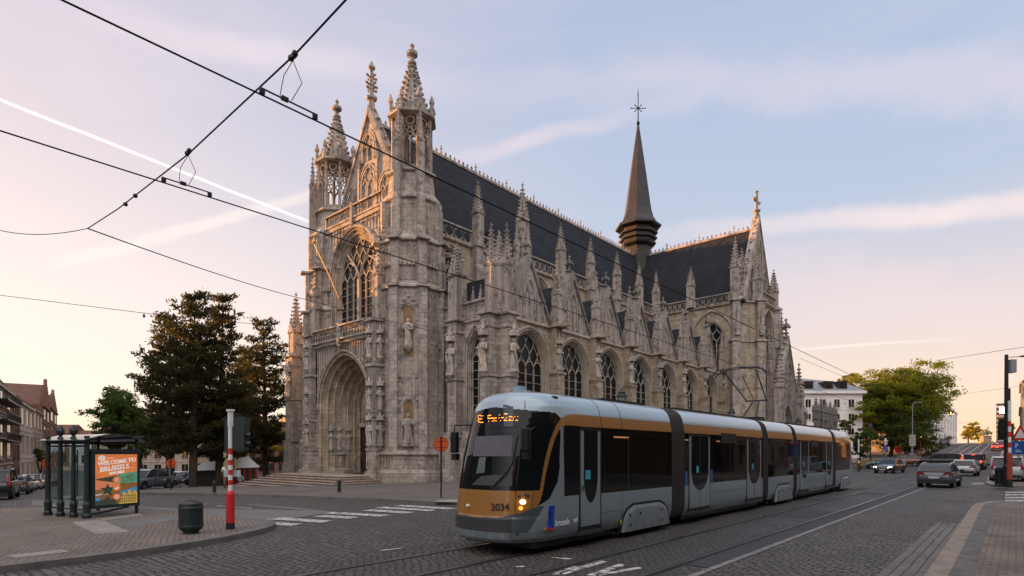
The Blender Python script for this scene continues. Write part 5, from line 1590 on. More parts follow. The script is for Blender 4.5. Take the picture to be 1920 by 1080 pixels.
for ya, yb in ((12.0, 14.5), (23.55, 25.9), (34.75, 36.95)):
    L = yb - ya
    def arch_poly(a, b, z0, z1): return [(a, z0), (a + L * 0.05, z0 + (z1 - z0) * 0.55), (a + L * 0.13, z0 + (z1 - z0) * 0.85), (a + L * 0.24, z1), (b - L * 0.24, z1), (b - L * 0.13, z0 + (z1 - z0) * 0.85), (b - L * 0.05, z0 + (z1 - z0) * 0.55), (b, z0)]
    mb = MB(); mb.prism(arch_poly(ya - 0.06, yb + 0.06, 0.2, 0.83), FT2, 0.0, 0.006); o = mb.build('wheel_cover', M['black'], tram)
    mb = MB(); pa_ = arch_poly(ya, yb, 0.16, 0.77); pb_ = arch_poly(ya + 0.07, yb - 0.07, 0.16, 0.70)
    mb.rings([[FT2(u, z, 0.0) for u, z in pa_], [FT2(u, z, 0.03) for u, z in pa_], [FT2(u, z, 0.055) for u, z in pb_]], True, (False, True)); mb.build('cover_plate', SIL, o)
    mb = MB()
    for u, z in ((ya + 0.32, 0.55), (ya + 0.34, 0.32), (ya + 0.85, 0.56), (yb - 0.5, 0.57), (yb - 0.5, 0.3)): mb.cbox(FT2(u, z, 0.058), 0.01, 0.07, 0.06)
    mb.build('cover_bolt', M['black'], o)
    for y in (ya + 0.35, yb - 0.35):
        for s in (-1, 1):
            w = MB(); c = (TX + s * 0.72, y, 0.31)
            w.rings([[(c[0] + dx, c[1] + 0.29 * cos(2 * pi * i / 20), c[2] + 0.29 * sin(2 * pi * i / 20)) for i in range(20)] for dx in (-0.06, 0.06)], True, (True, True)); w.build('wheel', M['steel'], tram)
mb = MB(); mb.boxf(FT2, 11.95, 12.06, 0.36, 0.46, 0, 0.004); mb.build('reflector', plain('yellow_reflector', (0.55, 0.48, 0.02), 0.4), tram)
mb = MB(); mb.blob(FT2(9.05, 0.52, 0.0), 0.04, 0.5, 1, 1, 10, 6); mb.build('side_marker', plain('orange_marker', (0.5, 0.16, 0.01), 0.4), tram)
# emblem and lettering
mb = MB(); mb.prism([(9.15, 0.50), (9.32, 0.485), (9.37, 0.99), (9.19, 0.985)], FT2, -0.015, 0.009); e = mb.build('emblem', plain('deep_blue', (0.01, 0.05, 0.42), 0.4), tram)
mb = MB(); mb.prism([(9.152, 0.50), (9.322, 0.485), (9.328, 0.535), (9.156, 0.56)], FT2, 0.008, 0.0125); mb.build('emblem_foot', M['red_paint'], e)
fv = F3(FT2(9.225, 0.70, 0.0), (0, 0.06, 1), (0, -1, 0))
tm = text_mesh('visit', 0.115, fv, 0, 0, 0, 0.002); tm.v = [(TX + THW + 0.0125, p[1], p[2]) for p in tm.v]; tm.build('emblem_text', plain('pale_blue', (0.12, 0.4, 0.7), 0.4), e)
tm = text_mesh('.brussels', 0.185, FT2, 9.36, 0.56, 0.008, 0.004, stretch=0.82, bold=0.003); tm.build('lettering', plain('white_lettering', (0.85, 0.88, 0.9), 0.4), tram)
mb = MB()
mb.blob(FT2(10.1, 0.605, 0.004), 0.05, 0.1, 1.6, 0.8, 10, 6); mb.blob(FT2(10.16, 0.64, 0.004), 0.04, 0.1, 1, 1, 8, 5); mb.blob(FT2(10.05, 0.635, 0.004), 0.03, 0.1, 1, 1, 8, 5); mb.build('tram_symbol', plain('pale_symbol', (0.55, 0.6, 0.62), 0.4), tram)
# side display
mb = MB(); mb.boxf(FT2, 18.2, 19.5, 2.38, 2.70, -0.05, 0.012); mb.build('side_display', M['black'], tram)
mb = MB(); mb.boxf(FT2, 28.95, 30.1, 2.36, 2.66, -0.05, 0.012); mb.build('side_display', M['black'], tram)
# saloon
LAMP_ = emit('saloon_glow', (1.0, 0.45, 0.15), 0.7)
SEAT = plain('seat_cloth', (0.05, 0.07, 0.12), 0.8); FLOOR = plain('saloon_floor', (0.05, 0.05, 0.05), 0.7); CEIL = plain('saloon_ceiling', (0.13, 0.13, 0.135), 0.7); GRAB = plain('grab_pole', (0.50, 0.16, 0.03), 0.35)
for y0, y1 in MODS:
    mb = MB(); mb.box(TX - 1.08, TX + 1.08, y0 + 0.05, y1 - 0.05, 0.36, 0.42); mb.build('floor', FLOOR, tram)
    mb = MB(); mb.box(TX - 1.05, TX + 1.05, y0 + 0.05, y1 - 0.05, 2.50, 2.60); mb.build('ceiling', CEIL, tram)
    mb = MB(); mb.box(TX - 1.13, TX - 1.11, y0 + 0.05, y1 - 0.05, 0.42, 1.2)
    k = y0 + 0.7
    while k < y1 - 0.6:
        mb.box(TX - 1.13, TX - 1.10, k - 0.25, k + 0.1, 1.14, 2.6); k += 1.9
    mb.build('wall_lining', FLOOR, tram)
    for q in (0.3, 0.72):
        lm = MB(); ly = y0 + (y1 - y0) * q; lm.box(TX + 0.28, TX + 0.34, ly - 0.35, ly + 0.35, 2.46, 2.495); lm.build('saloon_lamp', LAMP_, tram)
    k = y0 + 0.5; n_ = 0
    while k < y1 - 0.5:
        near_door = any(a - 0.5 < k < b + 0.5 for a, b in ((10.24, 11.12), (15.74, 17.3), (20.46, 22.02), (27.03, 28.52), (31.6, 33.0)))
        if not near_door:
            s = MB()
            for sx in (-0.72, 0.62):
                s.box(TX + sx - 0.22, TX + sx + 0.22, k, k + 0.42, 0.78, 0.88); s.box(TX + sx - 0.21, TX + sx + 0.21, k + 0.38, k + 0.46, 0.88, 1.52); s.box(TX + sx - 0.1, TX + sx + 0.1, k + 0.12, k + 0.3, 0.42, 0.78)
            s.build('seat', SEAT, tram)
        if n_ % 2 == 0:
            s = MB(); s.tube([(TX + 0.35, k + 0.1, 0.42), (TX + 0.35, k + 0.1, 2.5)], 0.02, 6); s.build('grab_pole', GRAB, tram)
        k += 0.85; n_ += 1
# roof boxes, bogie frames
for y0, y1, h in ((12.2, 14.4, 0.09), (16.2, 19.5, 0.10), (19.9, 22.0, 0.08), (27.4, 29.8, 0.12), (30.2, 32.6, 0.10), (34.0, 36.0, 0.10)):
    mb = MB(); mb.box(TX - 0.55, TX + 0.50, y0, y1, 3.25, 3.385 + h * 0.5); mb.box(TX - 0.4, TX + 0.35, y0 + 0.2, y1 - 0.2, 3.385 + h * 0.5, 3.40 + h * 0.5); mb.build('roof_equipment', M['black'], tram)
for y0, y1 in ((8.9, 11.9), (12.1, 14.4), (15.6, 22.1), (23.6, 25.9), (26.7, 33.0), (34.9, 38.0)):
    mb = MB(); mb.box(TX - 0.98, TX + 0.98, y0, y1, 0.13, 0.28); mb.build('underframe', M['black'], tram)
# rear lights
mb = MB(); mb.blob((TX + 0.93, 38.15, 1.15), 0.07, 1, 1, 1, 10, 6); mb.build('tail_light', emit('tail_glow', (1.0, 0.05, 0.02), 0.8), tram)

# ---- pantograph -------------------------------------------------------------
pg = MB()
b0 = Vector((TX, 24.1, 3.5)); el_ = Vector((TX, 25.0, 4.28)); top = Vector((TX, 23.0, 5.36))
pg.box(TX - 0.5, TX + 0.5, 23.7, 24.5, 3.38, 3.52)
pg.tube([b0 + Vector((0.28, 0, 0)), el_ + Vector((0.12, 0, 0))], 0.036, 6); pg.tube([b0 + Vector((-0.28, 0, 0)), el_ + Vector((-0.12, 0, 0))], 0.036, 6)
pg.tube([el_ - Vector((0.45, 0, 0)), el_ + Vector((0.45, 0, 0))], 0.033, 6)
for s in (-1, 1):
    pg.tube([el_ + Vector((s * 0.40, 0, 0)), top + Vector((s * 0.62, 0.05, -0.04))], 0.026, 6)
pg.tube([el_ + Vector((0.0, -0.3, -0.03)), top + Vector((0, 0.3, -0.2))], 0.015, 5)
pg.tube([el_ * 0.62 + top * 0.38 + Vector((-0.5, 0, 0)), el_ * 0.62 + top * 0.38 + Vector((0, 0, 0.06)), el_ * 0.62 + top * 0.38 + Vector((0.5, 0, 0))], 0.014, 5)
for dy in (-0.18, 0.18):
    pg.tube([top + Vector((-1.05, dy, -0.22)), top + Vector((-0.8, dy, 0.02)), top + Vector((0, dy, 0.08)), top + Vector((0.8, dy, 0.02)), top + Vector((1.05, dy, -0.22))], 0.022, 6)
pg.tube([top + Vector((-0.7, -0.2, 0)), top + Vector((-0.7, 0.2, 0))], 0.022, 6); pg.tube([top + Vector((0.7, -0.2, 0)), top + Vector((0.7, 0.2, 0))], 0.022, 6)
pg.build('pantograph', M['black'], tram)
# ================================================================ street furniture
IZ = 0.12
def cyl(mb, c, r, z0, z1, n=16, r1=None):
    mb.lathe([(r, z0), (r1 or r, z1)], n, c)

# ---- bus shelter ------------------------------------------------------------
p1, p4 = gt(90, 966, IZ), gt(163, 972, IZ)
pe = gt(256, 962.5, IZ)
GREEN = plain('dark_green_iron', (0.012, 0.022, 0.022), 0.45, var=0.2)
shelter = thing('bus_shelter', tuple((p1 + p4) / 2), 0, 'dark green iron bus shelter with glass walls and an orange poster on its end', 'bus shelter')
pd = (p4 - p1); pd.z = 0; PL = pd.length; pd.normalize()
ed = (pe - p4); ed.z = 0; EL = ed.length; ed.normalize()
for k in range(4):
    c = p1 + pd * PL * k / 3
    mb = MB(); mb.lathe([(0.11, 0), (0.11, 0.1), (0.085, 0.14), (0.10, 0.42), (0.065, 0.5), (0.055, 2.3), (0.085, 2.34), (0.085, 2.4), (0.04, 2.46), (0.095, 2.54), (0.11, 2.62), (0.08, 2.7), (0.03, 2.78)] if k in (1, 2) else
             [(0.12, 0), (0.12, 0.1), (0.09, 0.14), (0.105, 0.42), (0.075, 0.5), (0.07, 2.45)], 10, c)
    mb.build('post', GREEN, shelter, smooth=False)
mb = MB(); back = (p1 + ed * EL); c = back
for q in (p1 + ed * EL, p4 + ed * EL): mb = MB(); mb.lathe([(0.05, 0), (0.05, 2.35)], 8, q); mb.build('rear_post', GREEN, shelter)
fs_ = Fr(p1, (pd.x, pd.y), (-pd.y, pd.x))
fw = Fr(p1, (ed.x, ed.y), (-ed.y, ed.x))
mb = MB()
mb.tube([p1 + Vector((0, 0, 2.27)), p4 + Vector((0, 0, 2.27))], 0.05, 6); mb.tube([p1 + Vector((0, 0, 2.15)), p4 + Vector((0, 0, 2.15))], 0.03, 6)
mb.tube([p1 + Vector((0, 0, 2.27)), p1 + ed * EL + Vector((0, 0, 2.27))], 0.04, 6)
mb.tube([p1 + ed * EL + Vector((0, 0, 2.27)), p4 + ed * EL + Vector((0, 0, 2.27))], 0.04, 6)
mb.tube([p1 + Vector((0, 0, 0.25)), p4 + Vector((0, 0, 0.25))], 0.02, 6)
mb.build('frame', GREEN, shelter)
mb = MB(); n = 10
rs = []
for k in range(n + 1):
    t = k / n; z = 2.30 + 0.20 * sin(pi * t)
    a = p1 - pd * 0.15 + ed * (EL + 0.35) * t - ed * 0.2; b = p4 + pd * 0.25 + ed * (EL + 0.35) * t - ed * 0.2
    rs.append([(a.x, a.y, a.z + z), (b.x, b.y, b.z + z), (b.x, b.y, b.z + z + 0.03), (a.x, a.y, a.z + z + 0.03)])
mb.rings(rs, True, (True, True)); mb.build('roof', glass_dark('smoked_roof_glass', (0.05, 0.06, 0.06), 0.15), shelter)
mb = MB(); a = p4 + Vector((0, 0, 2.33)); b = p4 + ed * (EL + 0.25) + Vector((0, 0, 2.46))
mb.tube([a, b], 0.03, 6); mb.build('roof_edge', GREEN, shelter)
for k in range(3):
    mb = MB(); mb.boxf(fs_, PL * k / 3 + 0.08, PL * (k + 1) / 3 - 0.08, 0.35, 2.1, -0.006, 0.006); mb.build('glass_panel', M['clear'], shelter)
mb = MB(); mb.boxf(fw, 0.1, EL - 0.1, 0.35, 2.1, -0.006, 0.006); mb.build('glass_panel', M['clear'], shelter)
fb_ = Fr(p1 + ed * EL, (pd.x, pd.y), (-pd.y, pd.x))
mb = MB(); mb.boxf(fb_, 0.1, PL - 0.1, 0.35, 2.1, -0.006, 0.006); mb.build('glass_panel', M['clear'], shelter)
mb = MB(); mb.boxf(fb_, 0.45, 1.05, 1.0, 2.0, 0.012, 0.03); mb.build('notice', plain('dark_purple_notice', (0.03, 0.022, 0.05), 0.4), shelter)
mb = MB(); mb.boxf(fb_, 1.45, 1.85, 0.75, 1.6, 0.012, 0.03); mb.build('timetable', plain('pale_blue_timetable', (0.22, 0.32, 0.40), 0.4), shelter)
mb = MB(); mb.boxf(fb_, 0.35, 1.9, 0.6, 0.8, 0.032, 0.045); mb.build('glass_sticker', plain('turquoise_film', (0.05, 0.22, 0.30), 0.3), shelter)
for k in range(3):
    mb = MB(); u0, u1 = PL * k / 3 + 0.06, PL * (k + 1) / 3 - 0.06
    q = [(u0 + (u1 - u0) * i / 6, 0.50 + 0.06 * abs(sin(pi * i / 6))) for i in range(7)]
    rs = [[fs_(u, z, 0.12), fs_(u, z, 0.5), fs_(u, z + 0.03, 0.5), fs_(u, z + 0.03, 0.12)] for u, z in q]
    mb.rings(rs, True, (True, True)); mb.build('bench', plain('pale_bench', (0.30, 0.25, 0.19), 0.4), shelter)
# advert case
fpz = Fr(p4 + pd * 0.06, (ed.x, ed.y), (pd.x * 1.0, pd.y * 1.0))
nrm = Vector((ed.y, -ed.x, 0))
if nrm.dot(Vector((-p4.x, -p4.y, 0))) < 0: nrm = -nrm
fpz = Fr(p4 + nrm * 0.06, (ed.x, ed.y), (nrm.x, nrm.y))
mb = MB(); W0, W1 = 0.06, EL + 0.02
mb.boxf(fpz, W0, W1, 0.27, 2.0, -0.10, 0.06); mb.boxf(fpz, W0 - 0.03, W1 + 0.03, 1.96, 2.06, -0.12, 0.08)
mb.tube([fpz(0.05, 0.1, 0), fpz(EL * 0.8, 0.25, 0)], 0.03, 6)
case = mb.build('advert_case', GREEN, shelter)
PW0, PW1, PZ0, PZ1 = W0 + 0.10, W1 - 0.09, 0.36, 1.90
pw, pz = PW1 - PW0, PZ1 - PZ0
def poster_mat(name, c):
    m, t, b = newmat(name)
    f = noise(t, objpos(t), 5.0, 4)
    cc = mixc(t, f, [x * 0.7 for x in c], [min(1, x * 1.3) for x in c])
    t.links.new(cc, b.inputs['Base Color']); t.links.new(cc, b.inputs['Emission Color'])
    b.inputs['Emission Strength'].default_value = 0.17; b.inputs['Roughness'].default_value = 0.3
    return m
PM = {k: poster_mat('poster_' + k, c) for k, c in {'orange': (0.70, 0.20, 0.055), 'white': (0.75, 0.70, 0.65), 'green': (0.10, 0.28, 0.16), 'dark': (0.035, 0.05, 0.035), 'blue': (0.04, 0.22, 0.42), 'yellow': (0.52, 0.32, 0.06), 'brown': (0.22, 0.10, 0.03), 'coral': (0.62, 0.20, 0.09), 'pale': (0.45, 0.42, 0.38)}.items()}
def pp(u, v): return (PW0 + u * pw, PZ0 + v * pz)
def ppoly(pts, w, mat, name, par):
    mb = MB(); mb.face([fpz(*pp(u, v), w) for u, v in pts]); return mb.build(name, PM[mat], par)
poster = ppoly([(0, 0), (1, 0), (1, 1), (0, 1)], 0.062, 'orange', 'poster', case)
for pts, w, mm in (([(0, 0), (1, 0), (1, 0.65), (0, 0.52)], 1, 'brown'), ([(0.45, 0.42), (1, 0.42), (1, 0.655), (0.5, 0.59)], 2, 'green'), ([(0, 0.30), (0.6, 0.38), (0.55, 0.42), (0, 0.50)], 2, 'coral'), ([(0.0, 0.505), (0.42, 0.56), (0.45, 0.44), (0.2, 0.48)], 3, 'dark'),
                   ([(0.55, 0.20), (1, 0.26), (1, 0.34), (0.6, 0.25)], 3, 'blue'), ([(0.55, 0.0), (1, 0.0), (1, 0.22), (0.93, 0.27), (0.88, 0.2), (0.8, 0.29), (0.74, 0.19), (0.66, 0.24), (0.6, 0.15)], 4, 'yellow'),
                   ([(0, 0), (0.5, 0), (0.45, 0.14), (0.36, 0.10), (0.28, 0.18), (0.2, 0.1), (0, 0.12)], 4, 'dark'), ([(0, 0.09), (0.12, 0.1), (0.10, 0.16), (0, 0.14)], 5, 'blue'), ([(0, 0.19), (0.35, 0.22), (0.3, 0.25), (0, 0.215)], 5, 'pale'),
                   ([(0.14, 0.2), (0.22, 0.27), (0.12, 0.33), (0.24, 0.35), (0.28, 0.43), (0.32, 0.35), (0.42, 0.33), (0.35, 0.27), (0.38, 0.18), (0.27, 0.23)], 6, 'dark')):
    ppoly(pts, 0.062 + 0.0012 * w, mm, 'poster_picture', poster)
mb = MB()
for k in range(9):
    for j in range(3):
        u = 0.58 + k * 0.045; v = 0.03 + j * 0.055
        mb.face([fpz(*pp(u + a, v + b), 0.0685) for a, b in ((0, 0), (0.02, 0), (0.02, 0.035), (0, 0.035))])
mb.build('poster_picture', PM['dark'], poster)
mb = MB()
for cu, cv in ((0.88, 0.53), (0.70, 0.50)):
    mb.tube([fpz(*pp(cu + 0.065 * cos(2 * pi * i / 12), cv + 0.05 * sin(2 * pi * i / 12)), 0.069) for i in range(13)], 0.006, 4)
mb.tube([fpz(*pp(0.70, 0.50), 0.069), fpz(*pp(0.77, 0.57), 0.069), fpz(*pp(0.86, 0.58), 0.069), fpz(*pp(0.80, 0.48), 0.069), fpz(*pp(0.77, 0.57), 0.069)], 0.007, 4)
mb.build('poster_picture', PM['dark'], poster)
fo = fpz(*pp(0, 0), 0.0)
ft_ = F3(fo, Vector((ed.x, ed.y, 0.11)), (0, 0, 1))
def ptext(s, size, u, v, stretch=1.0):
    mb = text_mesh(s, size, ft_, u * pw, v * pz - u * pw * 0.11, 0.0665 * (1 if F3(fo, ed, (0, 0, 1))(0, 0, 1)[0] != 9 else 1), 0.003, 'LEFT', bold=0.006, stretch=stretch)
    mb.v = [p for p in mb.v]
    return mb.build('poster_lettering', PM['white'], poster)
wdir = Vector(F3(fo, ed, (0, 0, 1))(0, 0, 1)) - Vector(fo)
WS = 1 if wdir.dot(nrm) > 0 else -1
ft_ = lambda a, b, c=0.0: fpz(PW0 + a, PZ0 + b + a * 0.11, c)
ptext('WELCOME TO', 0.170, 0.06, 0.775, 1.06); ptext('BRUSSELS', 0.205, 0.10, 0.655, 1.04); ptext('# BRUSSELS', 0.10, 0.33, 0.60, 0.9)
mb = MB()
for (u, v, l, s) in ((0.08, 0.655, 0.86, 0.0),):
    mb.tube([ft_(u * pw, v * pz - u * pw * 0.11, 0.066), ft_((u + l) * pw, v * pz - u * pw * 0.11, 0.066)], 0.004, 4)
mb.build('poster_rule', PM['white'], poster)
mb = MB(); mb.face([fpz(*pp(0.15 + 0.085 * cos(2 * pi * i / 18), 0.925 + 0.055 * sin(2 * pi * i / 18)), 0.0645) for i in range(18)]); o = mb.build('poster_badge', PM['white'], poster)
text_mesh('visit', 0.055, fpz, *pp(0.10, 0.935), 0.068, 0.002).build('poster_lettering', PM['orange'], o)
text_mesh('brussels', 0.042, fpz, *pp(0.085, 0.900), 0.068, 0.002).build('poster_lettering', PM['orange'], o)
text_mesh('.brussels', 0.06, fpz, *pp(0.26, 0.915), 0.066, 0.002).build('poster_lettering', PM['white'], poster)
for i, v in enumerate((0.49, 0.325, 0.15)):
    mb = MB(); mb.face([fpz(*pp(0.49 + 0.095 * cos(2 * pi * k / 20), v + 0.062 * sin(2 * pi * k / 20)), 0.0712) for k in range(20)]); o = mb.build('poster_icon', PM['orange'], poster)
    mb = MB()
    if i == 0:
        o2 = text_mesh('f', 0.14, fpz, *pp(0.47, v - 0.035), 0.073, 0.002, bold=0.005); o2.build('icon_mark', PM['white'], o)
    elif i == 1:
        mb.face([fpz(*pp(0.49 + a, v + b), 0.073) for a, b in ((-0.055, -0.022), (0.0, -0.032), (0.04, -0.01), (0.05, 0.018), (0.028, 0.028), (0.01, 0.016), (-0.02, 0.006), (-0.045, 0.024), (-0.04, 0.0))]); mb.build('icon_mark', PM['white'], o)
    else:
        q = [(0.49 + a, v + b) for a, b in ((-.042, -.028), (.042, -.028), (.042, .028), (-.042, .028), (-.042, -.028))]
        mb.tube([fpz(*pp(*k), 0.073) for k in q], 0.007, 4); mb.tube([fpz(*pp(0.49 + 0.02 * cos(2 * pi * k / 10), v + 0.014 * sin(2 * pi * k / 10)), 0.073) for k in range(11)], 0.006, 4); mb.build('icon_mark', PM['white'], o)

# stop signs seen above the shelter
for px0, px1, y0, y1, y2, head, label, txt in ((95, 120, 821, 829, 846, plain('navy_head', (0.02, 0.06, 0.22), 0.4), 'small stop board with a dark blue head above the shelter roof', 'Petit Sablon'), (130, 157, 815, 824, 844, M['red_paint'], 'small stop board with a red head above the shelter roof', 'Sablon')):
    d = 24.0; a = gd(px0, d); b = gd(px1, d); zt = EYE + (HOR - y0) * d / FPX; zm = EYE + (HOR - y1) * d / FPX; zb = EYE + (HOR - y2) * d / FPX
    g0 = gz((a.x + b.x) / 2, a.y)
    root = thing('stop_board', ((a.x + b.x) / 2, (a.y + b.y) / 2, g0), 0, label, 'stop sign')
    f = Fr((a.x, a.y, 0), (b.x - a.x, b.y - a.y), (sa, -ca)); w = (b - a).length
    mb = MB(); mb.boxf(f, 0, w, zb, zm, -0.03, 0.0); mb.build('board', plain('pale_board', (0.42, 0.45, 0.52), 0.5), root)
    mb = MB(); mb.boxf(f, 0, w, zm, zt, -0.03, 0.004); o = mb.build('head', head, root)
    text_mesh(txt, 0.11, f, 0.05, zm + 0.04, 0.008, 0.002).build('lettering', M['white_paint'], o)
    mb = MB()
    for k in range(4): mb.boxf(f, 0.08, w * (0.9 if k % 2 else 0.6), zm - 0.09 - k * 0.08, zm - 0.07 - k * 0.08, 0, 0.004)
    mb.build('line_list', plain('grey_print', (0.12, 0.13, 0.2), 0.5), root)
    mb = MB(); mb.tube([f(w / 2, g0 - 0.05, -0.05), f(w / 2, zt, -0.05)], 0.03, 8); mb.build('post', GREEN, root)

# ---- litter bin -------------------------------------------------------------
c = gt(358, 1000, IZ)
bn = thing('litter_bin', tuple(c), 0, 'round dark green litter bin with ribbed sides standing on the corner pavement', 'litter bin')
mb = MB(); n = 36
prof = [(0.17, 0.0), (0.17, 0.05), (0.235, 0.10), (0.262, 0.16), (0.262, 0.58), (0.27, 0.6), (0.27, 0.64), (0.262, 0.65), (0.255, 0.72), (0.2, 0.77), (0.12, 0.785)]
mb.rings([[(c.x + r * (1 + (0.012 if k % 2 and 0.12 < z < 0.6 else 0)) * cos(2 * pi * k / n), c.y + r * (1 + (0.012 if k % 2 and 0.12 < z < 0.6 else 0)) * sin(2 * pi * k / n), c.z + z) for k in range(n)] for r, z in prof], True, (True, True))
mb.build('body', GREEN, bn)
mb = MB(); mb.lathe([(0.272, 0.17), (0.275, 0.18), (0.275, 0.20), (0.272, 0.21)], 32, c, caps=(False, False)); mb.lathe([(0.276, 0.60), (0.279, 0.61), (0.279, 0.63), (0.276, 0.64)], 32, c, caps=(False, False)); mb.build('band', plain('greened_band', (0.03, 0.045, 0.04), 0.4), bn)
mb = MB(); mb.lathe([(0.14, 0.782), (0.14, 0.80), (0.11, 0.80), (0.11, 0.782)], 24, c); mb.build('ash_ring', M['steel'], bn)

# ---- signal posts -----------------------------------------------------------
def striped_post(mb_mat, c, root, r, zs, part='pole_band'):
    for i, (z0, z1, m) in enumerate(zs):
        mb = MB(); mb.lathe([(r, z0), (r, z1)], 14, c); mb.build(part, m, root, smooth=False)
c = gt(432, 992, IZ)
sg = thing('traffic_signal', tuple(c), 0, 'red and white striped traffic signal seen from behind, right of the litter bin', 'traffic signal')
mb = MB(); mb.lathe([(0.105, 0.0), (0.105, 0.16)], 16, c); mb.build('foot', M['rubber'], sg)
mb = MB(); mb.lathe([(0.10, 0.16), (0.10, 0.90), (0.085, 0.95), (0.055, 0.98)], 16, c); mb.build('sleeve', M['red_paint'], sg)
W_, R_ = M['white_paint'], M['red_paint']
striped_post(None, c, sg, 0.053, [(0.95, 1.12, W_), (1.12, 1.25, R_), (1.25, 1.38, W_), (1.38, 1.51, R_), (1.51, 1.63, W_), (1.63, 1.76, R_), (1.76, 1.90, W_), (1.90, 2.06, R_), (2.06, 2.95, W_)])
mb = MB(); mb.lathe([(0.07, 2.62), (0.07, 3.0), (0.105, 3.0), (0.105, 3.05)], 4, c, 0.8); mb.build('cap', W_, sg)
fc = Fr(c, (ca, sa), (sa, -ca))     # facing the viewer
hd = MB(); hd.boxf(fc, -0.20, 0.10, 1.95, 2.86, -0.40, -0.10); hd.boxf(fc, -0.22, 0.34, 2.78, 2.83, -0.40, -0.1); h1_ = hd.build('signal_head', GREEN, sg)
hd = MB(); hd.boxf(fc, 0.06, 0.36, 2.0, 2.62, -0.25, 0.02); hd.boxf(fc, 0.05, 0.37, 2.6, 2.86, -0.32, -0.02); h2_ = hd.build('signal_head', GREEN, sg)
hd = MB()
for z in (2.18, 2.40):
    hd.rings([[fc(0.36 + dx, z + 0.08 * sin(2 * pi * k / 10), -0.12 + 0.09 * cos(2 * pi * k / 10)) for k in range(10)] for dx in (0, 0.07, 0.13)], True)
hd.build('visor', GREEN, h2_)
hd = MB(); hd.tube([fc(-0.1, 2.86, -0.2), fc(-0.02, 2.93, -0.15), fc(0.1, 2.93, -0.15), fc(0.2, 2.86, -0.2)], 0.015, 5); hd.build('bracket', GREEN, sg)
mb = MB(); mb.prism([(-0.02 + 0.185 * cos(2 * pi * k / 28), 1.66 + 0.185 * sin(2 * pi * k / 28)) for k in range(28)], fc, -0.09, -0.075); mb.build('sign_back', plain('bare_sign_back', (0.30, 0.24, 0.14), 0.5, 0.2, var=0.2), sg)
mb = MB(); mb.boxf(fc, -0.20, 0.22, 1.33, 1.50, -0.09, -0.078); mb.build('plate', plain('pale_plate', (0.42, 0.46, 0.47), 0.5), sg)

def pole_thing(name, px, d, label, cat, group=None):
    p = gdz(px, d); return p, thing(name, tuple(p), 0, label, cat, group)
# right-hand striped post with its sign plates
p = gt(1893, 914, 0.12)
s2 = thing('striped_signal_post', tuple(p), 0, 'red and white banded signal post at the right-hand corner, beside the tall lamp post', 'signal post')
mb = MB(); mb.lathe([(0.14, 0), (0.14, 0.45), (0.12, 0.47)], 12, p); mb.build('foot', M['rubber'], s2)
mb = MB(); mb.lathe([(0.13, 0.45), (0.13, 1.9), (0.09, 2.0)], 12, p); mb.build('sleeve', plain('faded_red_paint', (0.30, 0.05, 0.03), 0.5), s2)
striped_post(None, p, s2, 0.075, [(1.95 + 0.3 * k, 2.25 + 0.3 * k, (W_, R_)[k % 2]) for k in range(7)] + [(4.05, 4.9, W_)])
mb = MB(); mb.tube([p + Vector((0, 0, 4.8)), p + Vector((0, 0, 5.6))], 0.05, 8); mb.build('upper_pole', M['black'], s2)
f = Fr(p, (ca, sa), (sa, -ca))
mb = MB(); mb.boxf(f, -0.22, 0.10, 2.9, 3.9, -0.5, -0.15); mb.build('signal_head', M['black'], s2)
# tall lamp post
p = gt(1887, 913, 0.12)
lp = thing('tall_lamp_post', tuple(p), 0, 'tall slim dark lamp post with a grey box near its top, at the right edge', 'lamp post')
mb = MB(); mb.lathe([(0.16, 0), (0.16, 1.2), (0.125, 1.3), (0.115, 3.0), (0.085, 7.6)], 12, p); mb.build('pole', M['black'], lp)
f = Fr(p, (ca, sa), (sa, -ca))
mb = MB(); mb.boxf(f, 0.10, 0.42, 6.55, 7.3, -0.2, 0.2); mb.build('control_box', plain('grey_box', (0.22, 0.24, 0.26), 0.5), lp)
mb = MB(); mb.tube([f(0, 7.45, 0), f(1.2, 7.5, 0), f(2.8, 7.52, 0)], 0.02, 6); mb.boxf(f, 0.85, 1.15, 7.47, 7.55, -0.1, 0.1); mb.build('arm', M['black'], lp)
mb = MB(); mb.boxf(f, -0.3, 0.25, 2.7, 3.6, -0.25, 0.2); mb.build('loudspeaker_box', M['black'], lp)
# parking sign
p = gdz(1909, 40.0, 0.12)
sn = thing('road_sign', tuple(p), 0, 'red triangular warning sign above a blue parking sign at the right edge', 'road sign')
f = Fr(p, (ca, sa), (sa, -ca))
mb = MB(); mb.tube([p, p + Vector((0, 0, 3.6))], 0.04, 8); mb.build('post', M['zinc'], sn)
mb = MB(); mb.prism([(-0.55, 2.85), (0.75, 2.85), (0.10, 3.95)], f, 0.05, 0.07); mb.build('triangle_rim', M['red_paint'], sn)
mb = MB(); mb.prism([(-0.30, 3.0), (0.50, 3.0), (0.10, 3.68)], f, 0.07, 0.076); mb.build('triangle_face', M['white_paint'], sn)
mb = MB(); mb.boxf(f, -0.5, 0.65, 1.85, 2.78, 0.05, 0.07); o = mb.build('parking_plate', plain('parking_blue', (0.02, 0.10, 0.38), 0.4), sn)
text_mesh('P', 0.45, f, -0.28, 2.30, 0.074, 0.004).build('lettering', M['white_paint'], o)
mb = MB(); mb.boxf(f, -0.25, 0.2, 2.03, 2.07, 0.07, 0.075); mb.boxf(f, -0.25, 0.1, 2.14, 2.18, 0.07, 0.075); mb.build('print', M['white_paint'], o)
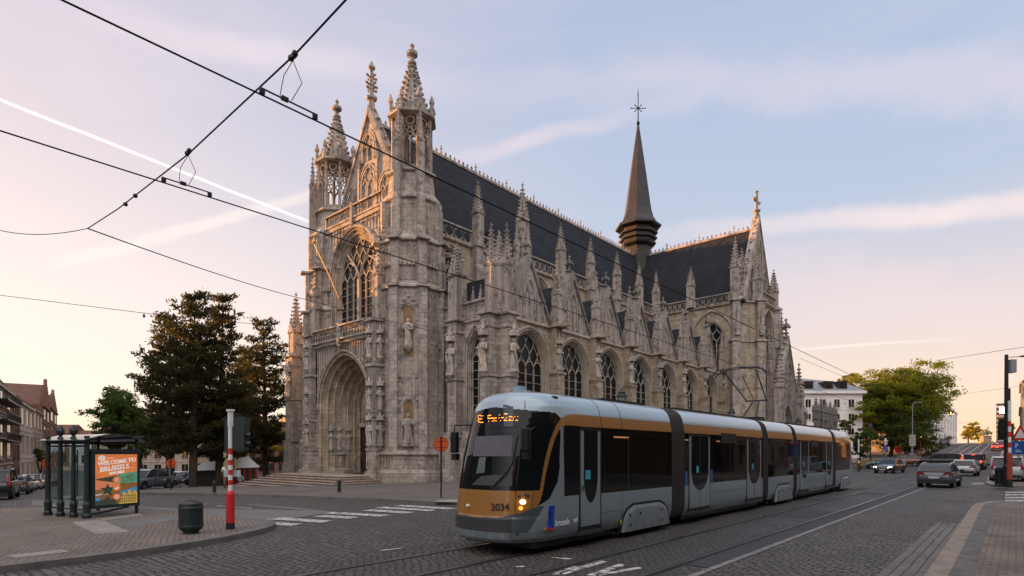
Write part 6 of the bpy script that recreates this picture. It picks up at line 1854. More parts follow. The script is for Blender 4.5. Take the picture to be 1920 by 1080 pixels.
# bollards
def bollard(p, h, r, label):
    b = MB(); b.lathe([(r * 1.15, 0), (r * 1.15, h * 0.08), (r, h * 0.12), (r, h * 0.8), (r * 1.2, h * 0.82), (r * 1.2, h * 0.86), (r, h * 0.88), (r, h * 0.94), (r * 0.6, h)], 12, (0, 0, 0))
    o = b.build('bollard', M['black'], None, smooth=False); o.location = p
    return tag(o, label, 'bollard', 'cast iron bollards')
bollard(gt(636, 923, 0.12), 0.62, 0.085, 'small black bollard in front of the church steps')
bollard(gt(1876, 912, 0.12), 1.15, 0.26, 'stout black bollard at the right corner, left of the tall lamp post')
bollard(gt(329, 906, 0.0), 0.9, 0.07, 'thin black bollard beneath the conifers, left of the striped signal')
bollard(gt(402, 928, 0.0), 0.75, 0.09, 'black bollard on the forecourt edge, left of the striped signal')

# round orange signs
def disc_sign(px, py_base, py_c, r, label, off=0.12, mat=None, d=None):
    p = gt(px, py_base, off) if d is None else gdz(px, d, off)
    dd = -p.x * sa + p.y * ca
    zc = EYE + (HOR - py_c) * dd / FPX - p.z
    root = thing('round_sign', tuple(p), 0, label, 'road sign')
    f = Fr(p, (ca, sa), (sa, -ca))
    mb = MB(); mb.lathe([(0.035, 0), (0.035, zc + r * 1.05)], 8, p); mb.build('post', M['black'], root)
    mb = MB(); mb.prism([(r * cos(2 * pi * k / 28), zc + r * sin(2 * pi * k / 28)) for k in range(28)], f, -0.06, -0.045); o = mb.build('disc', mat or plain('orange_red_face', (0.60, 0.085, 0.015), 0.35, var=0.06), root)
    mb = MB(); mb.tube([f(r * cos(2 * pi * k / 28), zc + r * sin(2 * pi * k / 28), -0.045) for k in range(29)], 0.012, 5); mb.build('rim', plain('brown_rim', (0.22, 0.05, 0.015), 0.4), o)
    mb = MB(); mb.boxf(f, -r * 0.75, r * 0.75, zc - r * 0.42, zc - r * 0.36, -0.045, -0.03); mb.boxf(f, -r * 0.75, r * 0.75, zc + r * 0.36, zc + r * 0.42, -0.045, -0.03); mb.build('clamp', M['black'], root)
    mb = MB(); mb.boxf(f, -0.10, -0.04, zc - r - 0.55, zc - r - 0.03, -0.05, -0.03); mb.build('tag_strip', M['zinc'], root)
    return root
disc_sign(827, 933, 833, 0.32, 'round orange sign on a black post in front of the church')
disc_sign(320, 914, 869, 0.32, 'round orange-red sign on a thin post under the conifers', 0.0, d=38)
disc_sign(88, 905, 869, 0.36, 'round orange sign half hidden behind the left end of the bus shelter', 0.0, d=36)
disc_sign(1684, 868, 843, 0.55, 'small round red sign in the shade under the big leafy tree', 0.0, M['red_paint'], d=92)
# white notice board and small signs by the leafy tree
for px, d, y0, y1, w, nm, label, cl in ((1710, 78, 815, 836, 0.85, 'notice_board', 'pale notice board on a pole before the big leafy tree', (0.42, 0.38, 0.36)),):
    p = gdz(px, d); dd = d; f = Fr(p, (ca, sa), (sa, -ca)); z0 = EYE + (HOR - y1) * d / FPX - p.z; z1 = EYE + (HOR - y0) * d / FPX - p.z
    root = thing(nm, tuple(p), 0, label, 'notice board')
    mb = MB(); mb.tube([p, p + Vector((0, 0, z1 + 0.1))], 0.06, 8); mb.build('post', M['zinc'], root)
    mb = MB(); mb.boxf(f, -w / 2, w / 2, z0, z1, 0.06, 0.1); o = mb.build('board', plain('pale_notice', cl, 0.6), root)
    mb = MB()
    for k in range(6): mb.boxf(f, -w * 0.38, w * (0.36 if k % 2 else 0.2), z1 - 0.22 - k * 0.2, z1 - 0.17 - k * 0.2, 0.1, 0.105)
    mb.build('print', plain('brown_print', (0.2, 0.12, 0.1), 0.6), o)
p = gdz(1660, 90); f = Fr(p, (ca, sa), (sa, -ca)); root = thing('small_sign_group', tuple(p), 0, 'pole with a white triangle, a disc and a blue plate under the leafy tree', 'road sign')
mb = MB(); mb.tube([p, p + Vector((0, 0, 3.3))], 0.05, 8); mb.build('post', M['zinc'], root)
mb = MB(); mb.prism([(-0.33, 2.95), (0.33, 2.95), (0, 3.5)], f, 0.05, 0.08); mb.build('triangle', M['white_paint'], root)
mb = MB(); mb.prism([(0.3 * cos(2 * pi * k / 16), 2.6 + 0.3 * sin(2 * pi * k / 16)) for k in range(16)], f, 0.05, 0.08); mb.build('disc', plain('pinkish_white', (0.5, 0.4, 0.38), 0.5), root)
mb = MB(); mb.boxf(f, -0.28, 0.28, 1.4, 2.25, 0.05, 0.08); mb.build('plate', plain('plate_blue', (0.02, 0.12, 0.4), 0.5), root)
# black and white striped pole, red-lit pole
p = gdz(1610, 60, 0.12); root = thing('banded_pole', tuple(p), 0, 'black and white banded pole just behind the rear of the tram', 'pole')
for k in range(9):
    mb = MB(); mb.lathe([(0.07, 0.9 + 0.28 * k), (0.07, 1.18 + 0.28 * k)], 10, p); mb.build('band', (M['white_paint'], M['black'])[k % 2] if k < 5 else M['white_paint'], root)
mb = MB(); mb.lathe([(0.12, 0), (0.12, 0.9)], 10, p); mb.build('foot', plain('brown_foot', (0.06, 0.025, 0.02), 0.5), root)
p = gdz(1726, 92); root = thing('warning_post', tuple(p), 0, 'thin orange post with a glowing amber lamp, left of the black estate car', 'warning post')
mb = MB(); mb.lathe([(0.07, 0), (0.07, 3.2)], 8, p); mb.build('post', plain('orange_post', (0.45, 0.08, 0.02), 0.5), root)
mb = MB(); mb.blob(p + Vector((0, 0, 3.4)), 0.16, n=10, m=6); mb.build('lamp', emit('amber_lamp', (1.0, 0.4, 0.08), 2.5), root)

# lantern posts
def lantern(px, d, ztop, label, group='old-fashioned lantern posts'):
    p = gdz(px, d, 0.12 if d < 80 else 0); root = thing('lantern_post', tuple(p), 0, label, 'street lamp', group)
    h = ztop - p.z
    mb = MB(); mb.lathe([(0.16, 0), (0.16, 0.5), (0.09, 0.6), (0.07, h - 1.1), (0.12, h - 1.05), (0.05, h - 0.95)], 10, p); mb.build('post', GREEN, root)
    mb = MB(); mb.lathe([(0.12, h - 0.95), (0.24, h - 0.45)], 6, p); mb.build('glass', plain('lantern_glass', (0.30, 0.31, 0.30), 0.25), root)
    mb = MB(); mb.lathe([(0.30, h - 0.46), (0.30, h - 0.38), (0.20, h - 0.28), (0.22, h - 0.2), (0.08, h - 0.05), (0.03, h + 0.08)], 8, p); mb.lathe([(0.15, h - 1.0), (0.15, h - 0.93)], 6, p)
    for k in range(6):
        a = k * pi / 3
        mb.tube([(p.x + 0.13 * cos(a), p.y + 0.13 * sin(a), p.z + h - 0.95), (p.x + 0.26 * cos(a), p.y + 0.26 * sin(a), p.z + h - 0.42)], 0.018, 4)
    mb.build('lantern_cap', GREEN, root)
lantern(1166, 33, 5.75, 'dark lantern showing above the tram roof, nearest of the three in front of the church')
lantern(1372, 47, 5.8, 'dark lantern showing above the tram roof, before the church transept')
lantern(1497, 60, 5.8, 'dark lantern showing above the tram roof, farthest to the right of the church')
lantern(1632, 75, 6.0, 'tall old lantern post standing clear behind the rear of the tram')
def mast(px, d, py_top, r, label, arm=0):
    p = gdz(px, d); zt = EYE + (HOR - py_top) * d / FPX
    root = thing('street_mast', tuple(p), 0, label, 'mast', 'slim masts along the far street')
    mb = MB(); mb.tube([p, Vector((p.x, p.y, zt))], [r, r * 0.6], 8); mb.build('pole', M['zinc'], root)
    if arm:
        f = Fr((p.x, p.y, 0), (ca, sa), (sa, -ca)); mb = MB(); mb.tube([f(0, zt, 0), f(arm * 0.5, zt + 0.25, 0), f(arm, zt + 0.2, 0)], 0.04, 6); mb.boxf(f, arm - 0.1, arm + 0.4, zt + 0.12, zt + 0.24, -0.1, 0.1); mb.build('lamp_arm', M['zinc'], root)
mast(1711, 82, 757, 0.09, 'slim grey lamp mast in front of the big leafy tree', 0.9)
mast(1737, 110, 775, 0.10, 'slim mast at the right flank of the big leafy tree'); mast(1756, 130, 772, 0.10, 'slim mast between the leafy tree and the far white house')
# barrier by the lantern
p = gdz(1622, 72); f = Fr(p, (ca, sa), (sa, -ca)); root = thing('site_barrier', tuple(p), 0, 'low wooden barrier board beside the lantern post behind the tram', 'barrier')
mb = MB(); mb.boxf(f, -1.1, 1.0, 0.35, 1.15, 0, 0.05); mb.build('board', plain('tan_board', (0.22, 0.15, 0.06), 0.7), root)
mb = MB(); mb.boxf(f, -1.0, -0.9, 0, 1.2, -0.05, 0); mb.boxf(f, 0.8, 0.9, 0, 1.2, -0.05, 0); mb.build('leg', plain('tan_leg', (0.2, 0.14, 0.07), 0.7), root)

# ---- overhead wires ---------------------------------------------------------
def wire(pts, r, label, n=24, name='overhead_wire', sag=0.0):
    P = [Vector(p) for p in pts]; out = []
    for a, b in zip(P, P[1:]):
        for k in range(n): 
            t = k / n; q = a + (b - a) * t; q.z -= sag * 4 * t * (1 - t); out.append(q)
    out.append(P[-1])
    mb = MB(); mb.tube(out, r, 6)
    return tag(mb.build(name, M['cable'], None, smooth=True), label, 'wire', 'tram overhead wires')
def over(x, z, y0, y1, label, r=0.0095):
    ys_ = [y0] + [y for y in (20, 40, 60, 80, 95, 130, 165) if y0 < y < y1] + [y1]
    return wire([(x, y, z + gz(x, y)) for y in ys_], r, label, 4)
over(-5.5, 5.53, -8, 170, 'upper contact wire crossing the picture from top left down past the transept')
over(-8.23, 5.53, -8, 170, 'lower contact wire running from the left edge over the tram pantograph')
span = [(-13.3, 2.87, 6.34), (-11.3, 2.86, 6.15), (-8.2, 2.855, 5.99), (-5.4, 2.88, 6.05), (-2.0, 2.9, 6.35), (3.5, 2.9, 6.9)]
wire(span, 0.009, 'taut span wire rising from the left to the top edge, carrying two hangers', 10)
wire([(-13.3, 2.87, 6.34), gd(-50, 14.0, EYE + (HOR - 416) * 14.0 / FPX)], 0.008, 'thin pull-off wire going level to the left edge from the end of the span wire', 12, sag=0.2)
q0 = gd(165, 10.9, 6.34); 
wire([(-13.3, 2.87, 6.34), gd(575, 26.0, EYE + (HOR - 562) * 26.0 / FPX), gd(905, 40, EYE + (HOR - 640) * 40 / FPX)], 0.012, 'thin wire falling from the span-wire end across the church portal', 14, sag=0.1)
wire([gd(-60, 30, EYE + (HOR - 546) * 30 / FPX), gd(270, 30, EYE + (HOR - 587) * 30 / FPX), gd(480, 34, EYE + (HOR - 608) * 34 / FPX)], 0.014, 'slack cable low at the left edge with a small lamp hanging from it', 12)
p = gd(270, 30, EYE + (HOR - 587) * 30 / FPX)
mb = MB(); mb.lathe([(0.02, 0), (0.03, -0.08), (0.06, -0.12), (0.06, -0.2), (0.02, -0.24)], 8, p); tag(mb.build('hanging_lamp', M['black']), 'tiny bulb hanging from the slack cable above the conifers', 'lamp')
def hanger(x, wx, label):
    y = 2.86; zt = 6.02; zc = 5.55
    root = thing('wire_hanger', (x, y, zc), 0, label, 'wire hanger', 'wire hangers on the span wire')
    mb = MB(); mb.cbox((x, y, zt), 0.09, 0.04, 0.035); mb.blob((x - 0.04, y, zt), 0.032); mb.blob((x + 0.04, y, zt + 0.01), 0.032); mb.build('clamp', M['black'], root)
    mb = MB()
    mb.tube([(x, y, zt - 0.04), (x - 0.01, y - 0.09, zc + 0.24), (wx, y - 0.10, zc + 0.06)], 0.004, 5); mb.tube([(x, y, zt - 0.04), (x + 0.01, y + 0.09, zc + 0.24), (wx, y + 0.02, zc + 0.06)], 0.004, 5); mb.build('stirrup', M['cable'], root)
    mb = MB(); mb.tube([(wx, y - 0.28, zc + 0.045), (wx, y + 0.28, zc + 0.045)], 0.009, 5); mb.cbox((wx, y - 0.28, zc + 0.02), 0.025, 0.05, 0.055); mb.cbox((wx, y + 0.28, zc + 0.02), 0.025, 0.05, 0.055); mb.cbox((wx, y - 0.05, zc + 0.05), 0.03, 0.07, 0.04); mb.build('guide_bar', M['black'], root)
hanger(-5.43, -5.5, 'wire hanger with two stirrups on the upper contact wire, near the top edge'); hanger(-8.2, -8.23, 'wire hanger on the lower contact wire, left of the church towers')
for x in (-10.4, -10.9):
    mb = MB(); mb.blob((x, 2.86, 6.10 + (-10.4 - x) * 0.02), 0.035); tag(mb.build('insulator', M['black']), 'small dark insulator bead on the span wire left of the hangers', 'insulator', 'insulators on the span wire')
wire([gd(1500, 66, EYE + (HOR - 672) * 66 / FPX), gd(1620, 100, EYE + (HOR - 722) * 100 / FPX)], 0.02, 'dark cable sloping down over the white house roof', 8)
wire([gd(1755, 80, EYE + (HOR - 676) * 80 / FPX), gd(1925, 52, EYE + (HOR - 650) * 52 / FPX)], 0.022, 'cable rising to the right edge above the leafy tree', 8)
wire([gd(1800, 80, EYE + (HOR - 740) * 80 / FPX), gd(1925, 52, EYE + (HOR - 722) * 52 / FPX)], 0.012, 'thin cable over the far street, second from the top at the right edge', 8)
# ================================================================ cars
CGL = glass_dark('car_glass', (0.012, 0.016, 0.018), 0.06, 0.001)
TRIM = plain('black_trim', (0.012, 0.012, 0.013), 0.55)
TAIL = plain('tail_lamp', (0.30, 0.012, 0.015), 0.25, coat=0.5)
TAILON = emit('lit_tail_lamp', (1.0, 0.06, 0.03), 1.2)
HEADON = emit('lit_head_lamp', (1.0, 0.9, 0.7), 3.0)
HEAD = plain('head_lamp', (0.45, 0.47, 0.48), 0.15, 0.3)
PLATE = plain('number_plate', (0.55, 0.53, 0.5), 0.5)
RIM = plain('alloy_rim', (0.22, 0.23, 0.24), 0.35, 0.6)
def paint(name, c): return plain(name, c, 0.28, 0.15, var=0.05, scale=0.7, coat=0.8)
SHAPES = {   # greenhouse (y from the tail as a share of length, z as a share of height) and the belt line
    'hatch': (4.3, 1.80, 1.46, [(0.02, 0.66), (0.09, 0.90), (0.16, 0.965), (0.33, 1.0), (0.50, 0.985), (0.60, 0.93), (0.76, 0.655)], [(0.0, 0.40), (0.005, 0.52), (0.03, 0.66), (0.3, 0.645), (0.74, 0.64), (0.80, 0.61), (0.95, 0.52), (0.985, 0.45), (1.0, 0.36)], 0.74),
    'sedan': (4.7, 1.82, 1.44, [(0.13, 0.68), (0.26, 0.93), (0.36, 0.99), (0.46, 1.0), (0.57, 0.95), (0.73, 0.66)], [(0.0, 0.45), (0.01, 0.62), (0.05, 0.68), (0.3, 0.66), (0.71, 0.645), (0.78, 0.62), (0.94, 0.53), (0.985, 0.46), (1.0, 0.36)], 0.72),
    'suv': (4.65, 1.9, 1.72, [(0.015, 0.62), (0.05, 0.90), (0.09, 0.965), (0.3, 1.0), (0.52, 0.985), (0.61, 0.94), (0.76, 0.63)], [(0.0, 0.36), (0.004, 0.50), (0.02, 0.62), (0.3, 0.615), (0.74, 0.61), (0.80, 0.59), (0.96, 0.53), (0.99, 0.46), (1.0, 0.34)], 0.80),
    'jeep': (4.2, 1.86, 1.82, [(0.03, 0.58), (0.045, 0.95), (0.07, 0.985), (0.3, 1.0), (0.56, 0.985), (0.60, 0.95), (0.68, 0.60)], [(0.0, 0.30), (0.01, 0.45), (0.03, 0.58), (0.3, 0.58), (0.67, 0.58), (0.74, 0.575), (0.96, 0.55), (0.99, 0.48), (1.0, 0.3)], 0.90),
    'van': (5.2, 1.98, 2.2, [(0.01, 0.52), (0.02, 0.95), (0.04, 0.985), (0.4, 1.0), (0.68, 0.985), (0.76, 0.93), (0.90, 0.56)], [(0.0, 0.25), (0.005, 0.40), (0.01, 0.52), (0.4, 0.52), (0.88, 0.52), (0.93, 0.48), (0.985, 0.40), (1.0, 0.28)], 0.92)}
proto = {}
def make_car(shape, mat, lit_tail, lit_head, loc, rz, label, cat='car', group=None):
    key = (shape, lit_tail, lit_head)
    L, W, H, gh, belt, rk = SHAPES[shape]
    if key in proto:
        src = proto[key]
        return dup(src, loc, rz, label, group, {src['paint']: mat})
    t = thing('parked_car' if not lit_head and not lit_tail else 'car', (0, 0, 0), 0, label, cat, group)
    hw = W / 2
    def bz(y):
        return lerp_tab(belt, y) * H
    ys_ = sorted(set([b[0] for b in belt] + [i / 24 for i in range(25)]))
    b = MB(); rs = []
    for y in ys_:
        e = min(1.0, 0.80 + 0.2 * (1 - (max(0, 0.07 - y) / 0.07) ** 2 if y < 0.07 else 1 - (max(0, y - 0.9) / 0.1) ** 2.2))
        w = hw * e; zt = bz(y); zl = 0.24 if 0.03 < y < 0.97 else 0.32
        yy = (y - 0.5) * L
        half = [(0, zl), (w * 0.86, zl), (w * 0.97, zl + 0.12), (w, zl + (zt - zl) * 0.45), (w * 0.985, zl + (zt - zl) * 0.72), (w * 0.955, zt - 0.05), (w * 0.90, zt), (w * 0.5, zt + 0.018)]
        rs.append([(x, yy, z) for x, z in half] + [(0, yy, zt + 0.025)] + [(-x, yy, z) for x, z in reversed(half[1:])])
    b.rings(rs, True, (True, True))
    body = b.build('body', mat, t, smooth=True)
    # glass house
    g = MB(); r = MB()
    pts = []
    n = len(gh)
    for i, (y, z) in enumerate(gh):
        k = (z - 0.62) / 0.38
        pts.append(((y - 0.5) * L, z * H, hw * (0.90 + (rk - 0.90) * max(0, min(1, k)))))
    for i in range(n - 1):
        (y0, z0, w0), (y1, z1, w1) = pts[i], pts[i + 1]
        roofy = z0 > 0.955 * H and z1 > 0.93 * H or (z1 > 0.955 * H and z0 > 0.93 * H)
        m = r if roofy else g
        m.face([(-w0, y0, z0), (w0, y0, z0), (w1, y1, z1), (-w1, y1, z1)] if not roofy else [(-w0, y0, z0), (w0, y0, z0), (w1, y1, z1), (-w1, y1, z1)])
        for s in (-1, 1):
            bw0, bw1 = hw * 0.9, hw * 0.9
            zz0, zz1 = min(z0, bz(y0 / L + 0.5)) - 0.02, min(z1, bz(y1 / L + 0.5)) - 0.02
            g.face([(s * bw0, y0, zz0), (s * bw1, y1, zz1), (s * w1, y1, z1), (s * w0, y0, z0)])
    g.build('windows', CGL, t)
    for s in (-1, 1):
        r.tube([(s * w, y, z) for y, z, w in pts], 0.045, 6)
        mid = pts[len(pts) // 2]; 
        for fy in (0.44,) if shape != 'van' else (0.68,):
            r.tube([(s * hw * 0.905, (fy - 0.5) * L, bz(fy)), (s * (mid[2] + 0.012), (fy - 0.5) * L - 0.08, mid[1] - 0.03)], 0.04, 4)
        fy = gh[1][0] + 0.07
        r.tube([(s * hw * 0.905, (fy - 0.5) * L, bz(fy)), (s * (pts[1][2] + 0.02), (fy - 0.5) * L + 0.05, pts[2][1] - 0.03)], 0.06 if shape != 'van' else 0.3, 4)
    y0, z0, w0 = pts[2]; 
    r.build('roof', mat, t)
    # wheels
    rad = 0.33 if shape in ('hatch', 'sedan') else 0.37
    for yy in (0.175, 0.815):
        for s in (-1, 1):
            a = MB(); c = ((s * (hw - 0.01)), (yy - 0.5) * L, rad)
            a.rings([[(c[0] + dx, c[1] + q * cos(2 * pi * i / 20), c[2] + q * sin(2 * pi * i / 20)) for i in range(20)] for dx, q in ((-s * 0.22, rad), (-s * 0.02, rad), (0, rad * 0.93))], True, (True, True))
            wl = a.build('wheel', M['rubber'], t)
            a = MB(); a.rings([[(c[0] + s * dx, c[1] + q * cos(2 * pi * i / 16), c[2] + q * sin(2 * pi * i / 16)) for i in range(16)] for dx, q in ((0.003, rad * 0.66), (0.012, rad * 0.6), (-0.002, rad * 0.3), (0.01, rad * 0.15))], True, (False, True)); a.build('rim', RIM, wl)
            a = MB(); q = rad * 1.17
            a.rings([[(s * (hw + e), c[1] + k * q * cos(pi * i / 12), 0.26 + (c[2] - 0.26) * 1.0 + k * q * sin(pi * i / 12)) for i in range(13)] for e, k in ((-0.05, 1.0), (0.004, 1.0), (0.004, 0.2))], False); a.build('wheel_arch', TRIM, t)
    # bumpers, lights, plates, mirrors
    a = MB(); a.box(-hw * 0.80, hw * 0.80, -L / 2 - 0.03, -L / 2 + 0.3, 0.26, 0.46 if shape != 'jeep' else 0.62); a.build('rear_bumper', TRIM, t)
    a = MB(); a.box(-hw * 0.74, hw * 0.74, L / 2 - 0.3, L / 2 + 0.03, 0.24, 0.50); a.build('grille', TRIM, t)
    zb_ = bz(0.03)
    for s in (-1, 1):
        a = MB()
        if shape in ('suv',):
            a.prism([(s * hw * 0.70, zb_ - 0.22), (s * hw * 0.93, zb_ - 0.2), (s * hw * 0.90, zb_ + 0.1), (s * hw * 0.80, zb_ + 0.42), (s * hw * 0.74, zb_ + 0.42), (s * hw * 0.78, zb_)], lambda u, z, w: (u, -L / 2 + 0.02 + max(0, z - zb_) * 0.45 - w, z), -0.12, 0.03)
        elif shape == 'jeep': a.box(*sorted((s * hw * 0.70, s * hw * 0.88)), -L / 2 - 0.05, -L / 2 + 0.1, 0.78, 1.02)
        elif shape == 'van': a.box(*sorted((s * hw * 0.80, s * hw * 0.93)), -L / 2 - 0.02, -L / 2 + 0.1, 0.8, 1.35)
        else:
            a.prism([(s * hw * 0.42, zb_ - 0.19), (s * hw * 0.93, zb_ - 0.21), (s * hw * 0.95, zb_ - 0.06), (s * hw * 0.62, zb_ - 0.05)], lambda u, z, w: (u, -L / 2 + 0.015 + max(0, abs(u) - hw * 0.6) * 0.35 - w, z), -0.15, 0.035)
        a.build('tail_light', TAILON if lit_tail else TAIL, t)
        a = MB(); zf = bz(0.965) - 0.07
        a.prism([(s * hw * 0.52, zf - 0.08), (s * hw * 0.90, zf - 0.06), (s * hw * 0.90, zf + 0.06), (s * hw * 0.6, zf + 0.04)], lambda u, z, w: (u, L / 2 - 0.01 - max(0, abs(u) - hw * 0.55) * 0.5 + w, z), -0.12, 0.02)
        a.build('headlight', HEADON if lit_head else HEAD, t)
        a = MB(); ym = (0.70 - 0.5) * L; a.cbox((s * (hw + 0.09), ym, bz(0.7) + 0.06), 0.19, 0.09, 0.13); a.build('mirror', TRIM, t)
    for yy, z in ((-L / 2 - 0.035, 0.62 if shape != 'jeep' else 0.68), (L / 2 + 0.035, 0.40)):
        a = MB(); a.box(-0.26, 0.26, min(yy, yy * 0.97), max(yy, yy * 0.97), z - 0.055, z + 0.055); a.build('number_plate', PLATE, t)
    if lit_tail:
        a = MB(); zz = pts[1][1]; a.box(-0.18, 0.18, pts[1][0] - 0.08, pts[1][0] + 0.02, zz - 0.05, zz); a.build('brake_light', TAILON, t)
    t['paint'] = mat.name
    proto[key] = t
    t.location = loc; t.rotation_euler = (0, 0, rz)
    WM[t.name] = Matrix.Translation(Vector(loc)) @ Matrix.Rotation(rz, 4, 'Z')
    return t
P = {k: paint(k + '_car_paint', c) for k, c in {'slate_grey': (0.06, 0.08, 0.095), 'silver': (0.42, 0.45, 0.48), 'pale_silver': (0.33, 0.38, 0.40), 'black': (0.008, 0.008, 0.009), 'red': (0.28, 0.015, 0.012), 'white': (0.62, 0.60, 0.58), 'navy': (0.02, 0.035, 0.06), 'brown': (0.16, 0.06, 0.02), 'steel_blue': (0.18, 0.23, 0.29), 'teal': (0.03, 0.10, 0.12)}.items()}
NB = 0.0
def at(px, py): return gt(px, py)
G1, G2, G3 = 'cars driving up the street', 'cars parked along the far kerb', 'cars parked on the square'
make_car('hatch', P['slate_grey'], False, False, tuple(gdz(1762, 35.5)), R(-3), 'dark grey hatchback seen from behind, the nearest car on the right', 'car', G1)
make_car('hatch', P['silver'], False, False, tuple(gdz(1811, 53)), R(-2), 'silver hatchback ahead of the dark grey one', 'car', G1)
make_car('jeep', P['black'], True, False, tuple(gdz(1829, 68)), R(-4), 'boxy black off-roader with its brake lights on', 'car', G1)
make_car('suv', P['pale_silver'], False, False, tuple(gdz(1889, 41, 0.1)), R(0), 'pale silver off-road estate parked behind the lamp post at the right edge', 'car', G1)
make_car('suv', P['black'], True, False, tuple(gdz(1766, 73)), R(82), 'long black estate car crossing the street sideways', 'car', G1)
make_car('sedan', P['navy'], False, True, tuple(gdz(1668, 60)), R(172), 'dark saloon coming towards us with headlights lit', 'car', G1)
make_car('sedan', P['teal'], False, False, tuple(gdz(1657, 72)), R(110), 'teal car partly hidden behind the oncoming dark saloon', 'car', G1)
make_car('hatch', P['brown'], False, False, tuple(gdz(1692, 77)), R(95), 'brown car side-on behind the oncoming dark saloon', 'car', G1)
make_car('sedan', P['red'], True, False, (-2.6, 140, gz(-2.6, 140)), R(0), 'red saloon driving up the slope', 'car', G1)
make_car('van', P['white'], False, False, (-2.6, 195, gz(-2.6, 195)), R(0), 'white van at the crest of the street', 'van', G1)
for k, (x, y, sh, pt_, lb) in enumerate(((-12.4, 112, 'hatch', 'black', 'black hatchback, first of the cars parked below the masts'), (-12.4, 118.5, 'hatch', 'silver', 'silver hatchback, second of the cars parked below the masts'), (-12.4, 125, 'hatch', 'white', 'white hatchback, third of the cars parked below the masts'),
        (-12.4, 131.5, 'van', 'black', 'dark van standing tall in the parked row below the masts'), (-12.4, 138.5, 'hatch', 'silver', 'silver hatchback, last of the parked row, just past the dark van'), (-12.3, 165, 'suv', 'navy', 'dark car parked alone before the far white house'))):
    make_car(sh, P[pt_], False, False, (x, y, gz(x, y)), R(0), lb, 'car', G2)
# the square on the left: parked line along the falling street
hd_ = math.atan2(-0.9755, 0.2198)
def lot(px, d, rz, sh, pt_, lb): 
    p = gdz(px, d); make_car(sh, P[pt_], False, False, tuple(p), rz, lb, 'car', G3)
lrz = math.atan2(0.9755, 0.2198)   # heading down the falling street
lot(-9, 32.5, lrz, 'suv', 'black', 'black off-roader cut by the left edge, nearest of the parked line')
lot(30, 43, lrz, 'hatch', 'slate_grey', 'grey hatchback right behind the black off-roader on the left')
lot(46, 55, lrz, 'sedan', 'white', 'white saloon in the parked line on the left, third from the front')
lot(62, 64, lrz, 'suv', 'silver', 'silver off-roader in the parked line on the left, fourth from the front')
lot(75, 76, lrz, 'hatch', 'silver', 'small silver hatchback at the far end of the parked line on the left')
lot(96, 92, lrz, 'suv', 'black', 'black car at the bottom of the falling street, behind the bus shelter')
lot(274, 49, R(180 + 38), 'suv', 'steel_blue', 'steel-blue car facing us right beside the orange poster')
i = 0
for px, d, sh, pt_, w in ((303, 62, 'hatch', 'black', 'first'), (325, 64, 'hatch', 'steel_blue', 'second'), (352, 66, 'sedan', 'black', 'third'), (385, 66, 'hatch', 'steel_blue', 'fourth')):
    lot(px, d, R(180 + 44), sh, pt_, 'car in the nearer row under the conifers, %s from the left' % w)
for k in range(7): lot(285 + k * 18, 84, R(180 + 44), 'hatch' if k % 3 else 'suv', ('silver', 'white', 'steel_blue', 'silver', 'pale_silver', 'white', 'silver')[k], 'pale car in the farther row under the conifers, %s from the left' % ('first', 'second', 'third', 'fourth', 'fifth', 'sixth', 'seventh')[k])
# ================================================================ trees
BARK = stone('bark', (0.07, 0.052, 0.038), joints=False, soot=0.5)
LF_PINE = leafmat('conifer_needles', (0.020, 0.031, 0.012), (0.062, 0.054, 0.017), 0.5)
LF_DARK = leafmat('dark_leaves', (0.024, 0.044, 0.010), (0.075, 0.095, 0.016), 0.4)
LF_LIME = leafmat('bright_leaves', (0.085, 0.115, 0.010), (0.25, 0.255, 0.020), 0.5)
LF_SUNLIT = leafmat('sunlit_gold_leaves', (0.24, 0.20, 0.02), (0.42, 0.32, 0.03), 0.5)  # yellow sunlight put into the leaf colour
LF_MID = leafmat('green_leaves', (0.035, 0.07, 0.014), (0.08, 0.12, 0.022), 0.45)

def leaf(mb, p, s, rg, flat=0.0):
    a = Vector((rg.gauss(0, 1), rg.gauss(0, 1), rg.gauss(0, 1) * (1 - flat))).normalized()
    b = a.cross(Vector((rg.gauss(0, 1), rg.gauss(0, 1), rg.gauss(0, 1)))).normalized()
    a = a * s * rg.uniform(0.7, 1.3); b = b * s * rg.uniform(0.35, 0.6)
    mb.face([p - a, p - b * 0.9 + a * 0.1, p + a, p + b * 0.9 + a * 0.1])

